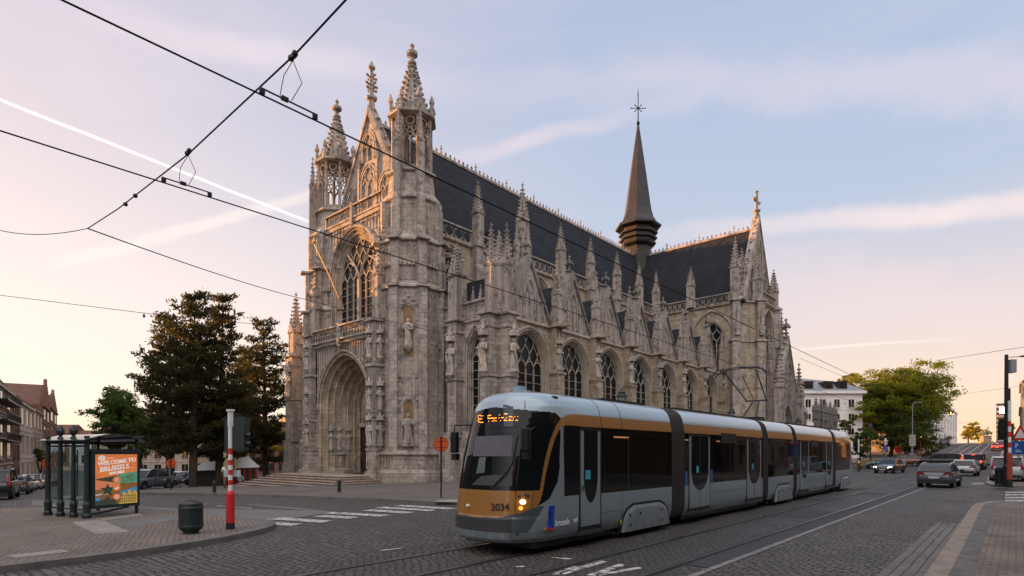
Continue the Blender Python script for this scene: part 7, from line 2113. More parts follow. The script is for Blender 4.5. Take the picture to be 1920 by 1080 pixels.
def broad_tree(name, base, lobes, mat, n, size, seed, label, group=None, trunk=0.3, parent=None):
    """trunk with limbs reaching into every lobe; each lobe is a cloud of leaf clumps"""
    rg = random.Random(seed); base = Vector(base)
    root = thing(name, tuple(base), 0, label, 'tree', group)
    t = MB(); top = sum((Vector(l[0]) for l in lobes), Vector()) / len(lobes)
    fork = base + (top - base) * 0.45; fork.x = base.x + (top.x - base.x) * 0.3; fork.y = base.y + (top.y - base.y) * 0.3
    t.tube([base - Vector((0, 0, 0.3)), base + (fork - base) * 0.5 + Vector((0.1, 0, 0)), fork], [trunk * 1.25, trunk, trunk * 0.85], 9)
    c = MB()
    for (q, r) in lobes:
        q = Vector(q)
        m = fork.lerp(q, 0.5) + Vector((rg.uniform(-.5, .5), rg.uniform(-.5, .5), rg.uniform(-.2, .6)))
        t.tube([fork, m, q], [trunk * 0.6, trunk * 0.35, trunk * 0.12], 6)
        for k in range(3):
            e = q + Vector((rg.gauss(0, 1), rg.gauss(0, 1), rg.gauss(0, 0.7))).normalized() * r * 0.8
            t.tube([m.lerp(q, 0.5), e], [trunk * 0.2, trunk * 0.06], 4)
    vol = sum(r ** 2 for _, r in lobes)
    for (q, r) in lobes:
        q = Vector(q); k = max(3, int(n * r * r / vol / 55))
        for _ in range(k):
            d = Vector((rg.gauss(0, 1), rg.gauss(0, 1), rg.gauss(0, 1))).normalized()
            cc = q + Vector((d.x * r, d.y * r, d.z * r * 0.8)) * rg.uniform(0.45, 1.05) ** 0.6
            cr = r * rg.uniform(0.16, 0.34)
            for _ in range(55):
                e = Vector((rg.gauss(0, 1), rg.gauss(0, 1), rg.gauss(0, 0.55)))
                leaf(c, cc + e * cr * 0.6, size, rg)
    t.build('trunk', BARK, root); c.build('crown', mat, root)
    return root

def conifer(base, h, rmax, seed, label, z0=0.16, group='conifers beside the church'):
    rg = random.Random(seed); base = Vector(base)
    root = thing('conifer', tuple(base), 0, label, 'tree', group)
    t = MB(); lean = Vector((rg.uniform(-.3, .3), rg.uniform(-.3, .3), 0))
    t.tube([base - Vector((0, 0, .3)), base + Vector((0, 0, h * 0.4)) + lean * 0.4, base + Vector((0, 0, h * 0.98)) + lean], [0.34, 0.24, 0.03], 8)
    c = MB(); z = h * z0
    while z < h * 0.985:
        u = (z / h - z0) / (1 - z0)
        L0 = rmax * (0.72 + 0.28 * sin(min(1, u * 2.2) * pi / 2)) * (1 - max(0, u - 0.25) / 0.75) ** 0.62 + 0.25
        nb = rg.randint(5, 7)
        a0 = rg.uniform(0, 6.3)
        for k in range(nb):
            if rg.random() < 0.20: continue
            a = a0 + k * 2 * pi / nb + rg.uniform(-.35, .35)
            L = L0 * rg.uniform(0.40, 1.18)
            rise = rg.uniform(-0.08, 0.22) + 0.30 * u
            dirv_ = Vector((cos(a), sin(a), rise))
            o = base + Vector((0, 0, z + rg.uniform(-.25, .25))) + lean * (z / h)
            pts = [o, o + dirv_ * L * 0.5 + Vector((0, 0, -0.05 * L)), o + dirv_ * L + Vector((0, 0, 0.10 * L))]
            t.tube(pts, [0.07 * (1 - u * 0.6), 0.045 * (1 - u * 0.6), 0.015], 4, False)
            m = max(4, int(L / 0.24))
            for j in range(m):
                s = 0.22 + 0.80 * (j + rg.random()) / m
                p = pts[0].lerp(pts[1], s * 2) if s < 0.5 else pts[1].lerp(pts[2], min(1, s * 2 - 1))
                side = Vector((-sin(a), cos(a), 0)) * rg.gauss(0, 0.22) * L * (1.1 - 0.6 * s)
                p = p + side + Vector((0, 0, rg.uniform(-0.08, 0.2)))
                for _ in range(20):
                    q = p + Vector((rg.gauss(0, 0.20), rg.gauss(0, 0.20), rg.gauss(0, 0.10)))
                    d = (dirv_ * 0.6 + Vector((rg.gauss(0, .6), rg.gauss(0, .6), rg.gauss(0.45, .5)))).normalized() * rg.uniform(0.16, 0.32)
                    w = d.cross(Vector((rg.gauss(0, 1), rg.gauss(0, 1), rg.gauss(0, 1)))).normalized() * rg.uniform(0.04, 0.08)
                    c.face([q - w, q + w, q + d * 0.8 + w * 0.7, q + d, q + d * 0.8 - w * 0.7])
        z += h * rg.uniform(0.034, 0.052)
    t.build('trunk', BARK, root); c.build('crown', LF_PINE, root)
    return root
def ztop(py, d): return EYE + (HOR - py) * d / FPX
def con(px, d, py_top, rpx, seed, label, z0=0.16):
    b = gdz(px, d); conifer(b, ztop(py_top, d) - b.z, rpx * d / FPX, seed, label, z0)
con(362, 47, 552, 96, 1, 'tallest conifer, its tip nearest the middle of the clump beside the church', 0.2)
con(410, 50, 549, 68, 2, 'conifer with twin dark tips just right of the tallest one', 0.15)
con(318, 53, 585, 62, 3, 'broad conifer on the sunny left side of the clump', 0.22)
con(499, 60, 592, 72, 4, 'dark conifer standing close against the left pier of the church', 0.14)
con(455, 64, 655, 55, 5, 'shorter conifer filling the gap between the clump and the church', 0.12)

def lobes_at(px, py, d, rpx, n, rg, rx=1.0, rz=0.8, small=0.5):
    """lobes spread over a rounded crown centred on a sight line"""
    c = gd(px, d, ztop(py, d)); R_ = rpx * d / FPX; out = []
    for k in range(n):
        v = Vector((rg.gauss(0, 1), rg.gauss(0, 1), rg.gauss(0, 1))).normalized() * rg.uniform(0.35, 0.85)
        out.append((c + Vector((v.x * R_ * rx, v.y * R_ * rx, v.z * R_ * rz)), R_ * rg.uniform(small * 0.75, small * 1.1)))
    return out
def btree(px, py, d, rpx, rzpx, n, mat, leaves, size, seed, label, group='leafy trees', trunk=0.3, name='leafy_tree', bpx=None):
    rg = random.Random(seed)
    L = lobes_at(px, py, d, rpx, n, rg, 1.0, rzpx / rpx, 0.42)
    b = gdz(bpx or px, d); return broad_tree(name, b, L, mat, leaves, size, seed, label, group, trunk)
btree(205, 794, 70, 68, 70, 22, LF_MID, 18000, 0.18, 11, 'rounded dark green tree between the shelter and the conifers')
btree(262, 812, 78, 40, 48, 9, LF_DARK, 6000, 0.17, 12, 'dark tree half hidden at the left foot of the conifers')
btree(500, 812, 72, 40, 36, 8, LF_SUNLIT, 4000, 0.15, 13, 'sunlit yellow-green tree glimpsed low between the conifers and the church')
btree(402, 822, 74, 36, 36, 8, LF_SUNLIT, 3500, 0.15, 14, 'small sunlit tree glimpsed between the conifer trunks')
btree(440, 790, 78, 60, 60, 10, LF_DARK, 8000, 0.18, 15, 'dark broad tree behind the conifers and the white tent')
btree(75, 858, 66, 20, 16, 6, LF_DARK, 2500, 0.12, 16, 'low dark green street tree in front of the old houses on the left', trunk=0.12)
btree(322, 800, 80, 70, 55, 10, LF_DARK, 8000, 0.18, 17, 'deep green tree forming the dark background behind the conifer trunks')
# the big tree on the right
rg = random.Random(5)
L = lobes_at(1684, 745, 100, 90, 30, rg, 0.92, 0.98, 0.36) + lobes_at(1628, 748, 97, 58, 14, rg, 0.9, 0.9, 0.42) + lobes_at(1680, 760, 102, 50, 8, rg, 0.9, 0.9, 0.8)
broad_tree('leafy_tree', gdz(1704, 100), L, LF_LIME, 62000, 0.21, 21, 'large spreading leafy tree with a yellow-green crown beside the street', 'leafy trees', 0.45)
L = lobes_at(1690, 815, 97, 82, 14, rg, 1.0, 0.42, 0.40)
broad_tree('leafy_tree', gdz(1668, 97), L, LF_DARK, 14000, 0.20, 22, 'dark-leaved tree standing in for the shade under the big yellow-green crown', 'leafy trees', 0.3)  # shade below the big crown is put into this dark leaf colour
btree(1612, 822, 74, 38, 40, 9, LF_MID, 5000, 0.14, 23, 'small fresh green tree just behind the rear of the tram', trunk=0.12)
btree(1585, 800, 88, 22, 24, 6, LF_MID, 2500, 0.14, 24, 'bushy green tree against the foot of the white house', trunk=0.12)
btree(1600, 718, 122, 26, 22, 6, LF_LIME, 3500, 0.2, 28, 'pale green tree top rising behind the white house roof')
btree(1835, 811, 290, 24, 24, 8, LF_SUNLIT, 3500, 0.5, 25, 'sunlit golden tree at the crest of the street, left of the statue')
btree(1815, 818, 285, 14, 18, 5, LF_SUNLIT, 2000, 0.5, 26, 'smaller sunlit golden tree at the crest beside the far white houses')
btree(1890, 812, 285, 20, 22, 7, LF_SUNLIT, 3000, 0.5, 27, 'sunlit golden tree at the crest of the street, right of the statue')

# ================================================================ houses
def house(name, f, u0, u1, z0, z1, depth, wall, roofm, zr, cols, rows, label, roof='gable', win=(0.5, 0.55), mat_w=None, base=0.0, extra=None, group=None, wmat=None):
    """facade on the frame f between u0 and u1; real depth behind it"""
    root = thing(name, f((u0 + u1) / 2, z0, 0), 0, label, 'house', group)
    b = MB(); b.boxf(f, u0, u1, z0 - 3, z1, -depth, 0.0); b.build('wall', wall, root)
    r = MB()
    if roof == 'gable': r.rings([[f(u0 - 0.2, z1, 0.35), f(u0 - 0.2, zr, -depth / 2), f(u0 - 0.2, z1, -depth - 0.3)], [f(u1 + 0.2, z1, 0.35), f(u1 + 0.2, zr, -depth / 2), f(u1 + 0.2, z1, -depth - 0.3)]], True, (True, True))
    elif roof == 'front':
        m = (u0 + u1) / 2
        r.rings([[f(u0, z1, 0.0), f(m, zr, 0.0), f(u1, z1, 0.0)], [f(u0, z1, -depth), f(m, zr, -depth), f(u1, z1, -depth)]], True, (False, True))
        g = MB(); n = 6; pts = [(u0, z1)]
        for k in range(n):
            t = (k + 1) / (n + 1); zz = z1 + (zr - z1) * t; uu = u0 + (m - u0) * t
            pts += [(uu - (m - u0) / (n + 1) * 0.95, zz + 0.5), (uu, zz + 0.5)]
        pts += [(m - 0.4, zr + 1.4), (m + 0.4, zr + 1.4)] + [(2 * m - a, c) for a, c in reversed(pts)]
        g.prism(pts, f, -0.5, 0.12); g.build('stepped_gable', wall, root)
    elif roof == 'mansard':
        r.rings([[f(u0, z1, 0.2), f(u1, z1, 0.2), f(u1, z1, -depth), f(u0, z1, -depth)], [f(u0 + 0.4, z1 + (zr - z1) * 0.75, -1.2), f(u1 - 0.4, z1 + (zr - z1) * 0.75, -1.2), f(u1 - 0.4, z1 + (zr - z1) * 0.75, -depth + 1), f(u0 + 0.4, z1 + (zr - z1) * 0.75, -depth + 1)],
                 [f(u0 + 1.6, zr, -depth * 0.4), f(u1 - 1.6, zr, -depth * 0.4), f(u1 - 1.6, zr, -depth * 0.6), f(u0 + 1.6, zr, -depth * 0.6)]], True, (False, True))
    r.build('roof', roofm, root)
    c = MB(); c.boxf(f, u0 - 0.1, u1 + 0.1, z1 - 0.35, z1 - 0.02, -0.1, 0.38)
    rh = (z1 - z0) / rows
    for k in range(1, rows): c.boxf(f, u0, u1, z0 + k * rh - 0.1, z0 + k * rh + 0.06, -0.05, 0.12)
    c.build('cornice', mat_w or wall, root)
    cw_ = (u1 - u0) / cols
    for j in range(rows):
        for k in range(cols):
            cu = u0 + (k + 0.5) * cw_; zz = z0 + j * rh + rh * 0.52
            w, h = cw_ * win[0] / 2, rh * win[1] / 2
            fr = MB(); fr.boxf(f, cu - w - 0.12, cu + w + 0.12, zz - h - 0.12, zz - h, -0.05, 0.16); fr.boxf(f, cu - w - 0.12, cu - w, zz - h, zz + h, -0.05, 0.10); fr.boxf(f, cu + w, cu + w + 0.12, zz - h, zz + h, -0.05, 0.10); fr.boxf(f, cu - w - 0.12, cu + w + 0.12, zz + h, zz + h + 0.14, -0.05, 0.13)
            fr.boxf(f, cu - 0.03, cu + 0.03, zz - h, zz + h, -0.02, 0.05)
            o = fr.build('window', mat_w or wall, root)
            p = MB(); p.boxf(f, cu - w, cu + w, zz - h, zz + h, -0.02, 0.02); p.build('pane', wmat or M['glass'], o)
    return root
def wallm(name, c, joints=False): return stone(name, c, joints=joints, soot=0.35)
WB, WC, WW_, WK = wallm('brown_render', (0.22, 0.15, 0.10)), wallm('cream_render', (0.40, 0.33, 0.25)), wallm('white_render', (0.52, 0.46, 0.40)), stone('old_brick', (0.26, 0.14, 0.10), bw=0.25, bh=0.08, soot=0.4)
WD_ = wallm('dark_render', (0.10, 0.08, 0.065))  # for unseen walls, coloured dark to dim their reflections in the tram
RT, RS = slate_mat('clay_tiles', (0.12, 0.055, 0.035)), M['slate']
RDIR = Vector((-0.9755, 0.2198, 0)); RO = Vector((-99.3, 12.6, 0)); RN = Vector((0.2198, 0.9755, 0))
FR_ = Fr(RO, RDIR, RN)
def row_s(px):
    xc = (px - 960) / FPX; dx, dy = xc * ca - sa, xc * sa + ca
    # RO + s*RDIR = k*(dx, dy)
    det = RDIR.x * -dy + dx * RDIR.y
    s = (-RO.x * -dy + dx * -RO.y) / det
    q = RO + RDIR * s; return s, -q.x * sa + q.y * ca
rowspec = [(-8, 23, 716, 676, WB, RS, 'mansard', 2, 4, 'brown corner house with balconies and a dark mansard roof at the left edge', None),
           (23, 37, 738, 708, WK, RT, 'gable', 2, 4, 'narrow reddish house beside the brown corner house', None),
           (37, 62, 752, 722, WW_, RS, 'gable', 3, 3, 'white three-storey house with shutters in the old row', None),
           (62, 80, 765, 716, WC, RT, 'gable', 3, 3, 'cream house with a tall tiled roof in the old row', None),
           (80, 93, 765, 722, WK, RT, 'front', 2, 4, 'brick house with a tall stepped gable in the old row', None),
           (93, 107, 770, 740, WK, RT, 'front', 2, 4, 'brick house with a lower stepped gable at the far end of the old row', None)]
for px0, px1, e, r_, wl, rf, kind, cols, rows, lb, _ in rowspec:
    s0, d0 = row_s(px0); s1, d1 = row_s(px1); dm = d0 if kind != 'front' else (d0 + d1) / 2
    q = RO + RDIR * (s0 + s1) / 2; zg = gz(q.x, q.y)
    house('old_house', FR_, s0 + 0.05, s1 - 0.05, zg, ztop(e, dm), 11, wl, rf, ztop(r_, dm), cols, rows, lb, kind, (0.55, 0.62), WW_ if wl is WB else None, group='old houses along the falling street')
s0, d0 = row_s(-8); s1, _ = row_s(23)
bal = MB()
for e in (748, 787, 826):
    z = ztop(e, d0)
    bal.boxf(FR_, s0 + 0.3, s1 - 0.3, z, z + 0.15, 0, 1.1)
    for k in range(24): bal.boxf(FR_, s0 + 0.4 + k * (s1 - s0 - 0.8) / 23, s0 + 0.45 + k * (s1 - s0 - 0.8) / 23, z + 0.15, z + 1.0, 1.0, 1.05)
    bal.boxf(FR_, s0 + 0.3, s1 - 0.3, z + 1.0, z + 1.06, 0.98, 1.08)
corner = [o for o in col.objects if o.get('label', '').startswith('brown corner house')][0]
bal.build('balcony', M['black'], corner)
# the same street goes on outside the picture and keeps the square in shade
sh_ = [(-10, 17), (-34, 16), (-49, 14)]
sa0, _ = row_s(-8); cur = sa0
for i, w in enumerate((13, 12, 12, 12)):
    q = RO + RDIR * (cur - w / 2); zg = gz(q.x, q.y)
    house('old_house', FR_, cur - w + 0.05, cur - 0.05, zg, zg + (13.5, 12.5, 13, 12)[i], 11, (WC, WB, WK, WW_)[i], RT, zg + (17, 16, 16.5, 15.5)[i], 3, 3, ('cream', 'brown', 'brick', 'white')[i] + ' house of the old row, beyond the left edge of the picture', 'gable', (0.5, 0.6), None, group='old houses along the falling street')
    cur -= w
FK = Fr((-34, 0, 0), (0, 1), (1, 0))
for i, (u0, u1, h) in enumerate(((-70, -54, 15), (-54, -38, 14), (-38, -22, 15.5), (-22, -6, 15))):
    house('old_house', FK, u0 + 0.05, u1 - 0.05, gz(-34, 0), h, 12, (WD_, WB, WD_, WB)[i], RS, h + 4, 4, 4, 'house on the street behind the viewer, outside the picture, number %s' % ('one', 'two', 'three', 'four')[i], 'mansard', (0.45, 0.6), group='houses behind the viewer')
FK2 = Fr((-14, -135, 0), (1, 0), (0, 1))
house('law_courts', FK2, -40, 40, 0, 26, 20, WD_, RS, 34, 10, 4, 'broad dark building closing the street behind the viewer, outside the picture', 'mansard', (0.4, 0.6))
# low houses closing the far side of the square
FQ = Fr((-140, 62, 0), (0.10, -0.995), (0.995, 0.10))
for i, (u0, u1, h, wl) in enumerate(((-40, -26, 10, WC), (-26, -13, 11, WW_), (-13, 0, 9.5, WK), (0, 13, 10.5, WC), (13, 27, 10, WW_))):
    q = Vector(FQ((u0 + u1) / 2, 0, 0)); zg = gz(q.x, q.y)
    house('square_house', FQ, u0 + 0.05, u1 - 0.05, zg, zg + h, 10, wl, RT, zg + h + 4, 5, 3, ('cream', 'white', 'brick', 'buff', 'pale')[i] + ' house across the square, %s from the left behind the conifers' % ('fifth', 'fourth', 'third', 'second', 'first')[i], 'gable', (0.5, 0.6), group='houses across the square')
FB = Fr(gd(120, 230), (ca, sa), (sa, -ca))
house('distant_house', FB, -14, 2, gz(-150, 60), ztop(812, 230), 10, WK, RT, ztop(795, 230), 4, 2, 'low house with a tiled roof at the bottom of the falling street', 'gable')
house('distant_house', FB, 2.2, 14, gz(-150, 60), ztop(822, 230), 10, WW_, RT, ztop(806, 230), 3, 2, 'pale low house at the bottom of the falling street, behind the stop boards', 'gable')

# white house behind the transept
c = gd(1617, 95); FW = Fr((c.x, c.y, 0), (ca, sa), (sa, -ca)); zg = gz(c.x, c.y)
WWH = plain('white_stucco', (0.80, 0.76, 0.72), 0.85, var=0.08, scale=0.6)
GLW = glass_dark('evening_panes', (0.03, 0.022, 0.016), 0.08)
wh = thing('white_house', tuple(FW(-8, zg, 0)), 0, 'white house with dark dormers in its grey roof, behind the church transept', 'house')
ze = ztop(737, 95)
b = MB(); b.boxf(FW, -16, 0, zg - 2, ze, -12, 0); b.build('wall', WWH, wh)
b = MB(); b.boxf(FW, -16.3, 0.45, ze - 0.1, ze + 0.35, -12, 0.5); b.boxf(FW, -16, 0.03, ztop(768, 95) - 0.06, ztop(768, 95) + 0.06, -12, 0.06); b.boxf(FW, -16, 0.03, ztop(797, 95) - 0.05, ztop(797, 95) + 0.05, -12, 0.05); b.build('cornice', WWH, wh)
b = MB(); b.rings([[FW(-16.2, ze + 0.36, 0.4), FW(0.4, ze + 0.36, 0.4), FW(0.4, ze + 0.36, -12), FW(-16.2, ze + 0.36, -12)], [FW(-14.5, ze + 2.0, -1.8), FW(-2.2, ze + 2.0, -1.8), FW(-2.2, ze + 2.0, -10), FW(-14.5, ze + 2.0, -10)], [FW(-10, ztop(700, 95), -5.5), FW(-8.6, ztop(700, 95), -5.5), FW(-8.6, ztop(700, 95), -6.5), FW(-10, ztop(700, 95), -6.5)]], True, (False, True)); b.build('roof', M['zinc'], wh)
for px in (1517, 1554, 1581):
    u = (px - 1617) * 95 / FPX
    b = MB(); b.boxf(FW, u - 0.75, u + 0.75, ze + 0.4, ztop(716, 95), -4, -0.1); b.boxf(FW, u - 0.9, u + 0.9, ztop(716, 95), ztop(714.5, 95), -4, 0.05); o = b.build('dormer', M['lead'], wh)
    p = MB(); p.boxf(FW, u - 0.5, u + 0.5, ze + 0.55, ztop(718, 95), -0.12, -0.07); p.boxf(FW, u - 0.03, u + 0.03, ze + 0.55, ztop(718, 95), -0.07, -0.03); p.build('pane', GLW, o)
for y0, y1 in ((749, 764), (776, 787), (803, 815)):
    for px in (1515, 1542, 1569, 1596):
        u = (px - 1617) * 95 / FPX; za, zb_ = ztop(y1, 95), ztop(y0, 95)
        b = MB(); b.boxf(FW, u - 0.62, u + 0.62, za - 0.1, za, -0.02, 0.12)
        b.boxf(FW, u - 0.5, u - 0.44, za, zb_, 0.01, 0.06); b.boxf(FW, u + 0.44, u + 0.5, za, zb_, 0.01, 0.06); b.boxf(FW, u - 0.03, u + 0.03, za, zb_, 0.01, 0.06); o = b.build('window', WWH, wh)
        p = MB(); p.boxf(FW, u - 0.44, u + 0.44, za, zb_, 0.0, 0.025); p.build('pane', GLW, o)

# houses on the far street
FL = Fr((-16.5, 0, 0), (0, 1), (1, 0))
for i, (y0, y1, h, wl, rf, lb) in enumerate(((134, 150, 9.5, WC, RS, 'cream street house beyond the leafy tree'), (150, 172, 10.5, WB, RS, 'brown street house with banners before the white one'), (172, 215, 13.5, WWH, M['zinc'], 'long white house at the crest on the left of the street'), (215, 270, 12, WWH, M['zinc'], 'farthest white house on the left side of the street'))):
    house('street_house', FL, y0 + 0.05, y1 - 0.05, gz(-16, y0), gz(-16, y0) + h, 12, wl, rf, gz(-16, y0) + h + 2, 5, 3, lb, 'mansard', (0.45, 0.6), group='houses on the left of the far street')
bn_ = MB(); bn_.boxf(FL, 140, 140.1, gz(-16, 140) + 5, gz(-16, 140) + 9, 0.3, 1.5); tag(bn_.build('banner', plain('yellow_banner', (0.4, 0.32, 0.02), 0.7)), 'yellow banner hanging from the cream street house', 'banner')
bn_ = MB(); bn_.boxf(FL, 152, 152.1, gz(-16, 152) + 5, gz(-16, 152) + 9.5, 0.3, 1.5); tag(bn_.build('banner', plain('violet_banner', (0.05, 0.03, 0.12), 0.7)), 'dark violet banner hanging from the brown street house', 'banner')
FRr = Fr((8.5, 0, 0), (0, -1), (-1, 0))
for i, (y0, y1, h, wl) in enumerate(((-34, -16, 15, WC), (-16, 0, 16, WD_), (0, 15, 14.5, WD_), (15, 30.5, 15.5, WD_), (46, 62, 15, WD_), (62, 80, 16, WC), (80, 100, 15, WB), (100, 124, 15, WC))):
    house('street_house', FRr, -y1 + 0.05, -y0 - 0.05, gz(8, y0), gz(8, y0) + h, 12, wl, RS, gz(8, y0) + h + 3, 5, 4, 'house on the near right side of the street, outside the picture, number %s from behind' % ('one', 'two', 'three', 'four', 'five', 'six', 'seven', 'eight')[i], 'mansard', (0.45, 0.6), group='houses on the right of the street')
FR2 = Fr((0.9, 0, 0), (0, -1), (-1, 0))
house('street_house', FR2, -175, -152, gz(2, 152), ztop(715, 112), 12, WC, RS, ztop(695, 112), 5, 5, 'tall cream house at the right edge of the far street', 'mansard', (0.45, 0.6), group='houses on the right of the street')
house('street_house', FR2, -215, -176, gz(2, 176), ztop(765, 136), 12, WW_, RS, ztop(752, 136), 6, 4, 'pale house beyond the tall cream one at the right edge', 'mansard', (0.45, 0.6), group='houses on the right of the street')
# distant office tower with a pane catching the sun
p = gd(1877, 330, 0); f = Fr((p.x, p.y, 0), (1, 0), (0, -1)); zt = ztop(763, 330)
tw = thing('office_tower', (p.x, p.y, 4), 0, 'distant grey office tower behind the lamp post, with a pane flashing the low sun', 'tower')
b = MB(); b.boxf(f, -2.2, 2.4, 3, zt, -8, 0); b.build('wall', plain('tower_grey', (0.26, 0.24, 0.24), 0.5), tw)
b = MB()
for k in range(10): b.boxf(f, -2.1, 2.3, 6 + k * 2.6, 7.4 + k * 2.6, 0, 0.05)
b.build('window_band', glass_dark('tower_glass', (0.05, 0.05, 0.06), 0.1), tw)

S_ = Vector((cos(R(202.0)) * cos(R(6.2)), sin(R(202.0)) * cos(R(6.2)), sin(R(6.2))))
c_ = Vector(f(1.3, zt - 2.0, 2.0)); n_ = (S_ + (Vector((0, 0, EYE)) - c_).normalized()).normalized()
u_ = Vector((0, 0, 1)).cross(n_).normalized(); v_ = n_.cross(u_)
b = MB(); b.face([c_ - u_ * 2.2 - v_ * 1.6, c_ + u_ * 2.2 - v_ * 1.6, c_ + u_ * 2.2 + v_ * 1.6, c_ - u_ * 2.2 + v_ * 1.6])
b.build('tilted_pane', plain('mirror_pane', (0.6, 0.5, 0.4), 0.10, 1.0, var=0.02), tw)

# ================================================================ monument at the crest
p = Vector((-9.9, 322, gz(-9.9, 322))); f0_ = Fr((0, 0, 0), (ca, sa), (sa, -ca))
f = lambda u, z, w=0.0: tuple(p + Vector(f0_(u, z, w)) * 0.56)
mon = thing('monument', tuple(p), 0, 'equestrian statue on a stone pedestal at the crest of the street', 'monument')
b = MB()
for w, z0, z1 in ((6.5, -0.5, 0.8), (4.2, 0.8, 1.6), (3.0, 1.6, 5.2), (3.4, 5.2, 5.8)): b.boxf(f, -w, w, z0, z1, -w * 0.6, w * 0.6)
b.build('pedestal', wallm('warm_pedestal', (0.36, 0.26, 0.17)), mon)
b = MB()
b.rings([[f(u, 7.6 + r * sin(2 * pi * k / 10) * 1.05, r * 0.75 * cos(2 * pi * k / 10)) for k in range(10)] for u, r in ((-2.1, 0.3), (-1.8, 0.85), (-0.8, 0.8), (0.4, 0.85), (1.3, 0.95), (1.8, 0.5))], True, (True, True))
b.tube([f(1.4, 8.0, 0), f(2.1, 9.3, 0), f(2.4, 9.7, 0)], [0.7, 0.42, 0.36], 8); b.tube([f(2.3, 9.7, 0), f(3.1, 9.2, 0)], [0.36, 0.2], 8)
for u, u2, w in ((-1.7, -2.0, 0.4), (-1.5, -1.2, -0.4), (1.3, 1.2, 0.4)): b.tube([f(u, 7.4, w), f(u2 - 0.2, 6.6, w), f(u2, 5.8, w)], [0.36, 0.2, 0.14], 6)
b.tube([f(1.4, 7.4, -0.4), f(2.3, 7.2, -0.4), f(2.2, 6.5, -0.4)], [0.34, 0.2, 0.14], 6); b.tube([f(-2.0, 8.1, 0), f(-2.6, 7.6, 0), f(-2.7, 6.4, 0)], [0.2, 0.3, 0.1], 6)
b.build('horse', plain('green_bronze', (0.12, 0.16, 0.11), 0.6), mon)
b = MB(); b.tube([f(0, 8.2, 0), f(0.05, 9.4, 0), f(0.1, 10.2, 0)], [0.5, 0.5, 0.3], 8); b.blob(f(0.1, 10.6, 0), 0.32); b.tube([f(0.1, 10.0, 0.4), f(0.9, 10.5, 0.6), f(0.9, 12.6, 0.6)], [0.2, 0.14, 0.06], 6)
for w in (-0.6, 0.6): b.tube([f(0, 8.3, w * 0.5), f(0.5, 7.6, w * 1.4), f(0.3, 6.8, w * 1.4)], [0.34, 0.25, 0.16], 6)
b.prism([(0.9, 12.5), (2.0, 12.2), (1.9, 11.2), (0.9, 11.5)], f, 0.55, 0.65)
b.build('rider', plain('green_bronze_dark', (0.10, 0.13, 0.09), 0.6), mon)

# ================================================================ white marquee and a passer-by
p = gdz(430, 52); f = Fr(p, (ca, sa), (sa, -ca))
mq = thing('marquee', tuple(p), 0, 'white-roofed marquee with red and black striped walls behind the traffic signal', 'tent')
k = 52 / FPX
def U(px): return (px - 430) * k
b = MB(); b.rings([[f(U(384), ztop(880, 52), 1.5), f(U(488), ztop(876, 52), 1.5), f(U(488), ztop(876, 52), -3.5), f(U(384), ztop(880, 52), -3.5)] if False else [Vector(f(u, z, w)) - Vector((0, 0, p.z)) for u, z, w in ((U(434), ztop(878, 52), 0.7), (U(488), ztop(876, 52), 0.7), (U(480), ztop(876, 52), -0.9), (U(428), ztop(878, 52), -0.9))],
   [Vector(f(u, z, w)) - Vector((0, 0, p.z)) for u, z, w in ((U(440), ztop(860, 52), 0.1), (U(466), ztop(856, 52), 0.1), (U(463), ztop(856, 52), -0.3), (U(438), ztop(860, 52), -0.3))]], True, (False, True))
b.rings([[Vector(f(u, z, w)) - Vector((0, 0, p.z)) for u, z, w in ((U(362), ztop(883, 52), 0.5), (U(434), ztop(880, 52), 0.5), (U(428), ztop(880, 52), -0.9), (U(356), ztop(883, 52), -0.9))], [Vector(f(u, z, w)) - Vector((0, 0, p.z)) for u, z, w in ((U(383), ztop(866, 52), 0), (U(413), ztop(864, 52), 0), (U(411), ztop(864, 52), -0.3), (U(381), ztop(866, 52), -0.3))]], True, (False, True))
b.build('canopy', plain('white_canvas', (0.62, 0.64, 0.66), 0.8, var=0.06), mq)
zt_ = ztop(878, 52) - p.z
for i in range(9):
    u0 = U(440) + i * (U(488) - U(440)) / 9; u1 = u0 + (U(488) - U(440)) / 9
    b = MB(); b.boxf(f, u0, u1, 0.0, zt_, 0.5, 0.56); b.build('wall_strip', (plain('striped_red', (0.28, 0.02, 0.02), 0.8) if i == 0 else M['stripe_r']) if i % 2 == 0 else M['black'], mq)
    if i == 0: M['stripe_r'] = bpy.data.materials['striped_red']
b = MB(); b.boxf(f, U(366), U(440), 0.0, zt_ - 0.15, 0.3, 0.35); b.build('wall_sheet', plain('dark_sheet', (0.03, 0.022, 0.02), 0.8), mq)
b = MB()
c_ = (U(457), zt_ * 0.45)
b.prism([(c_[0] - 0.38, c_[1]), (c_[0], c_[1] - 0.38), (c_[0] + 0.38, c_[1]), (c_[0], c_[1] + 0.38)], f, 0.57, 0.60); b.build('sign_panel', plain('pale_diamond', (0.45, 0.48, 0.5), 0.5), mq)
b = MB()
for u in (U(375), U(440), U(488)): b.tube([f(u, 0, 0.58), f(u, zt_, 0.58)], 0.04, 6)
b.build('tent_pole', M['zinc'], mq)
fn = Fr(gdz(430, 46), (ca, sa), (sa, -ca))
fe_ = thing('railing', tuple(gdz(430, 46)), 0, 'low dark railing along the edge of the square before the marquee', 'railing')
for i in range(14):
    u = -6 + i * 1.0
    b = MB(); b.tube([fn(u, 0, 0), fn(u, 0.75, 0)], 0.03, 6); b.build('post', M['black'], fe_)
b = MB(); b.tube([fn(-6, 0.74, 0), fn(7, 0.74, 0)], 0.025, 6); b.tube([fn(-6, 0.4, 0), fn(7, 0.4, 0)], 0.02, 6); b.build('rail', M['black'], fe_)

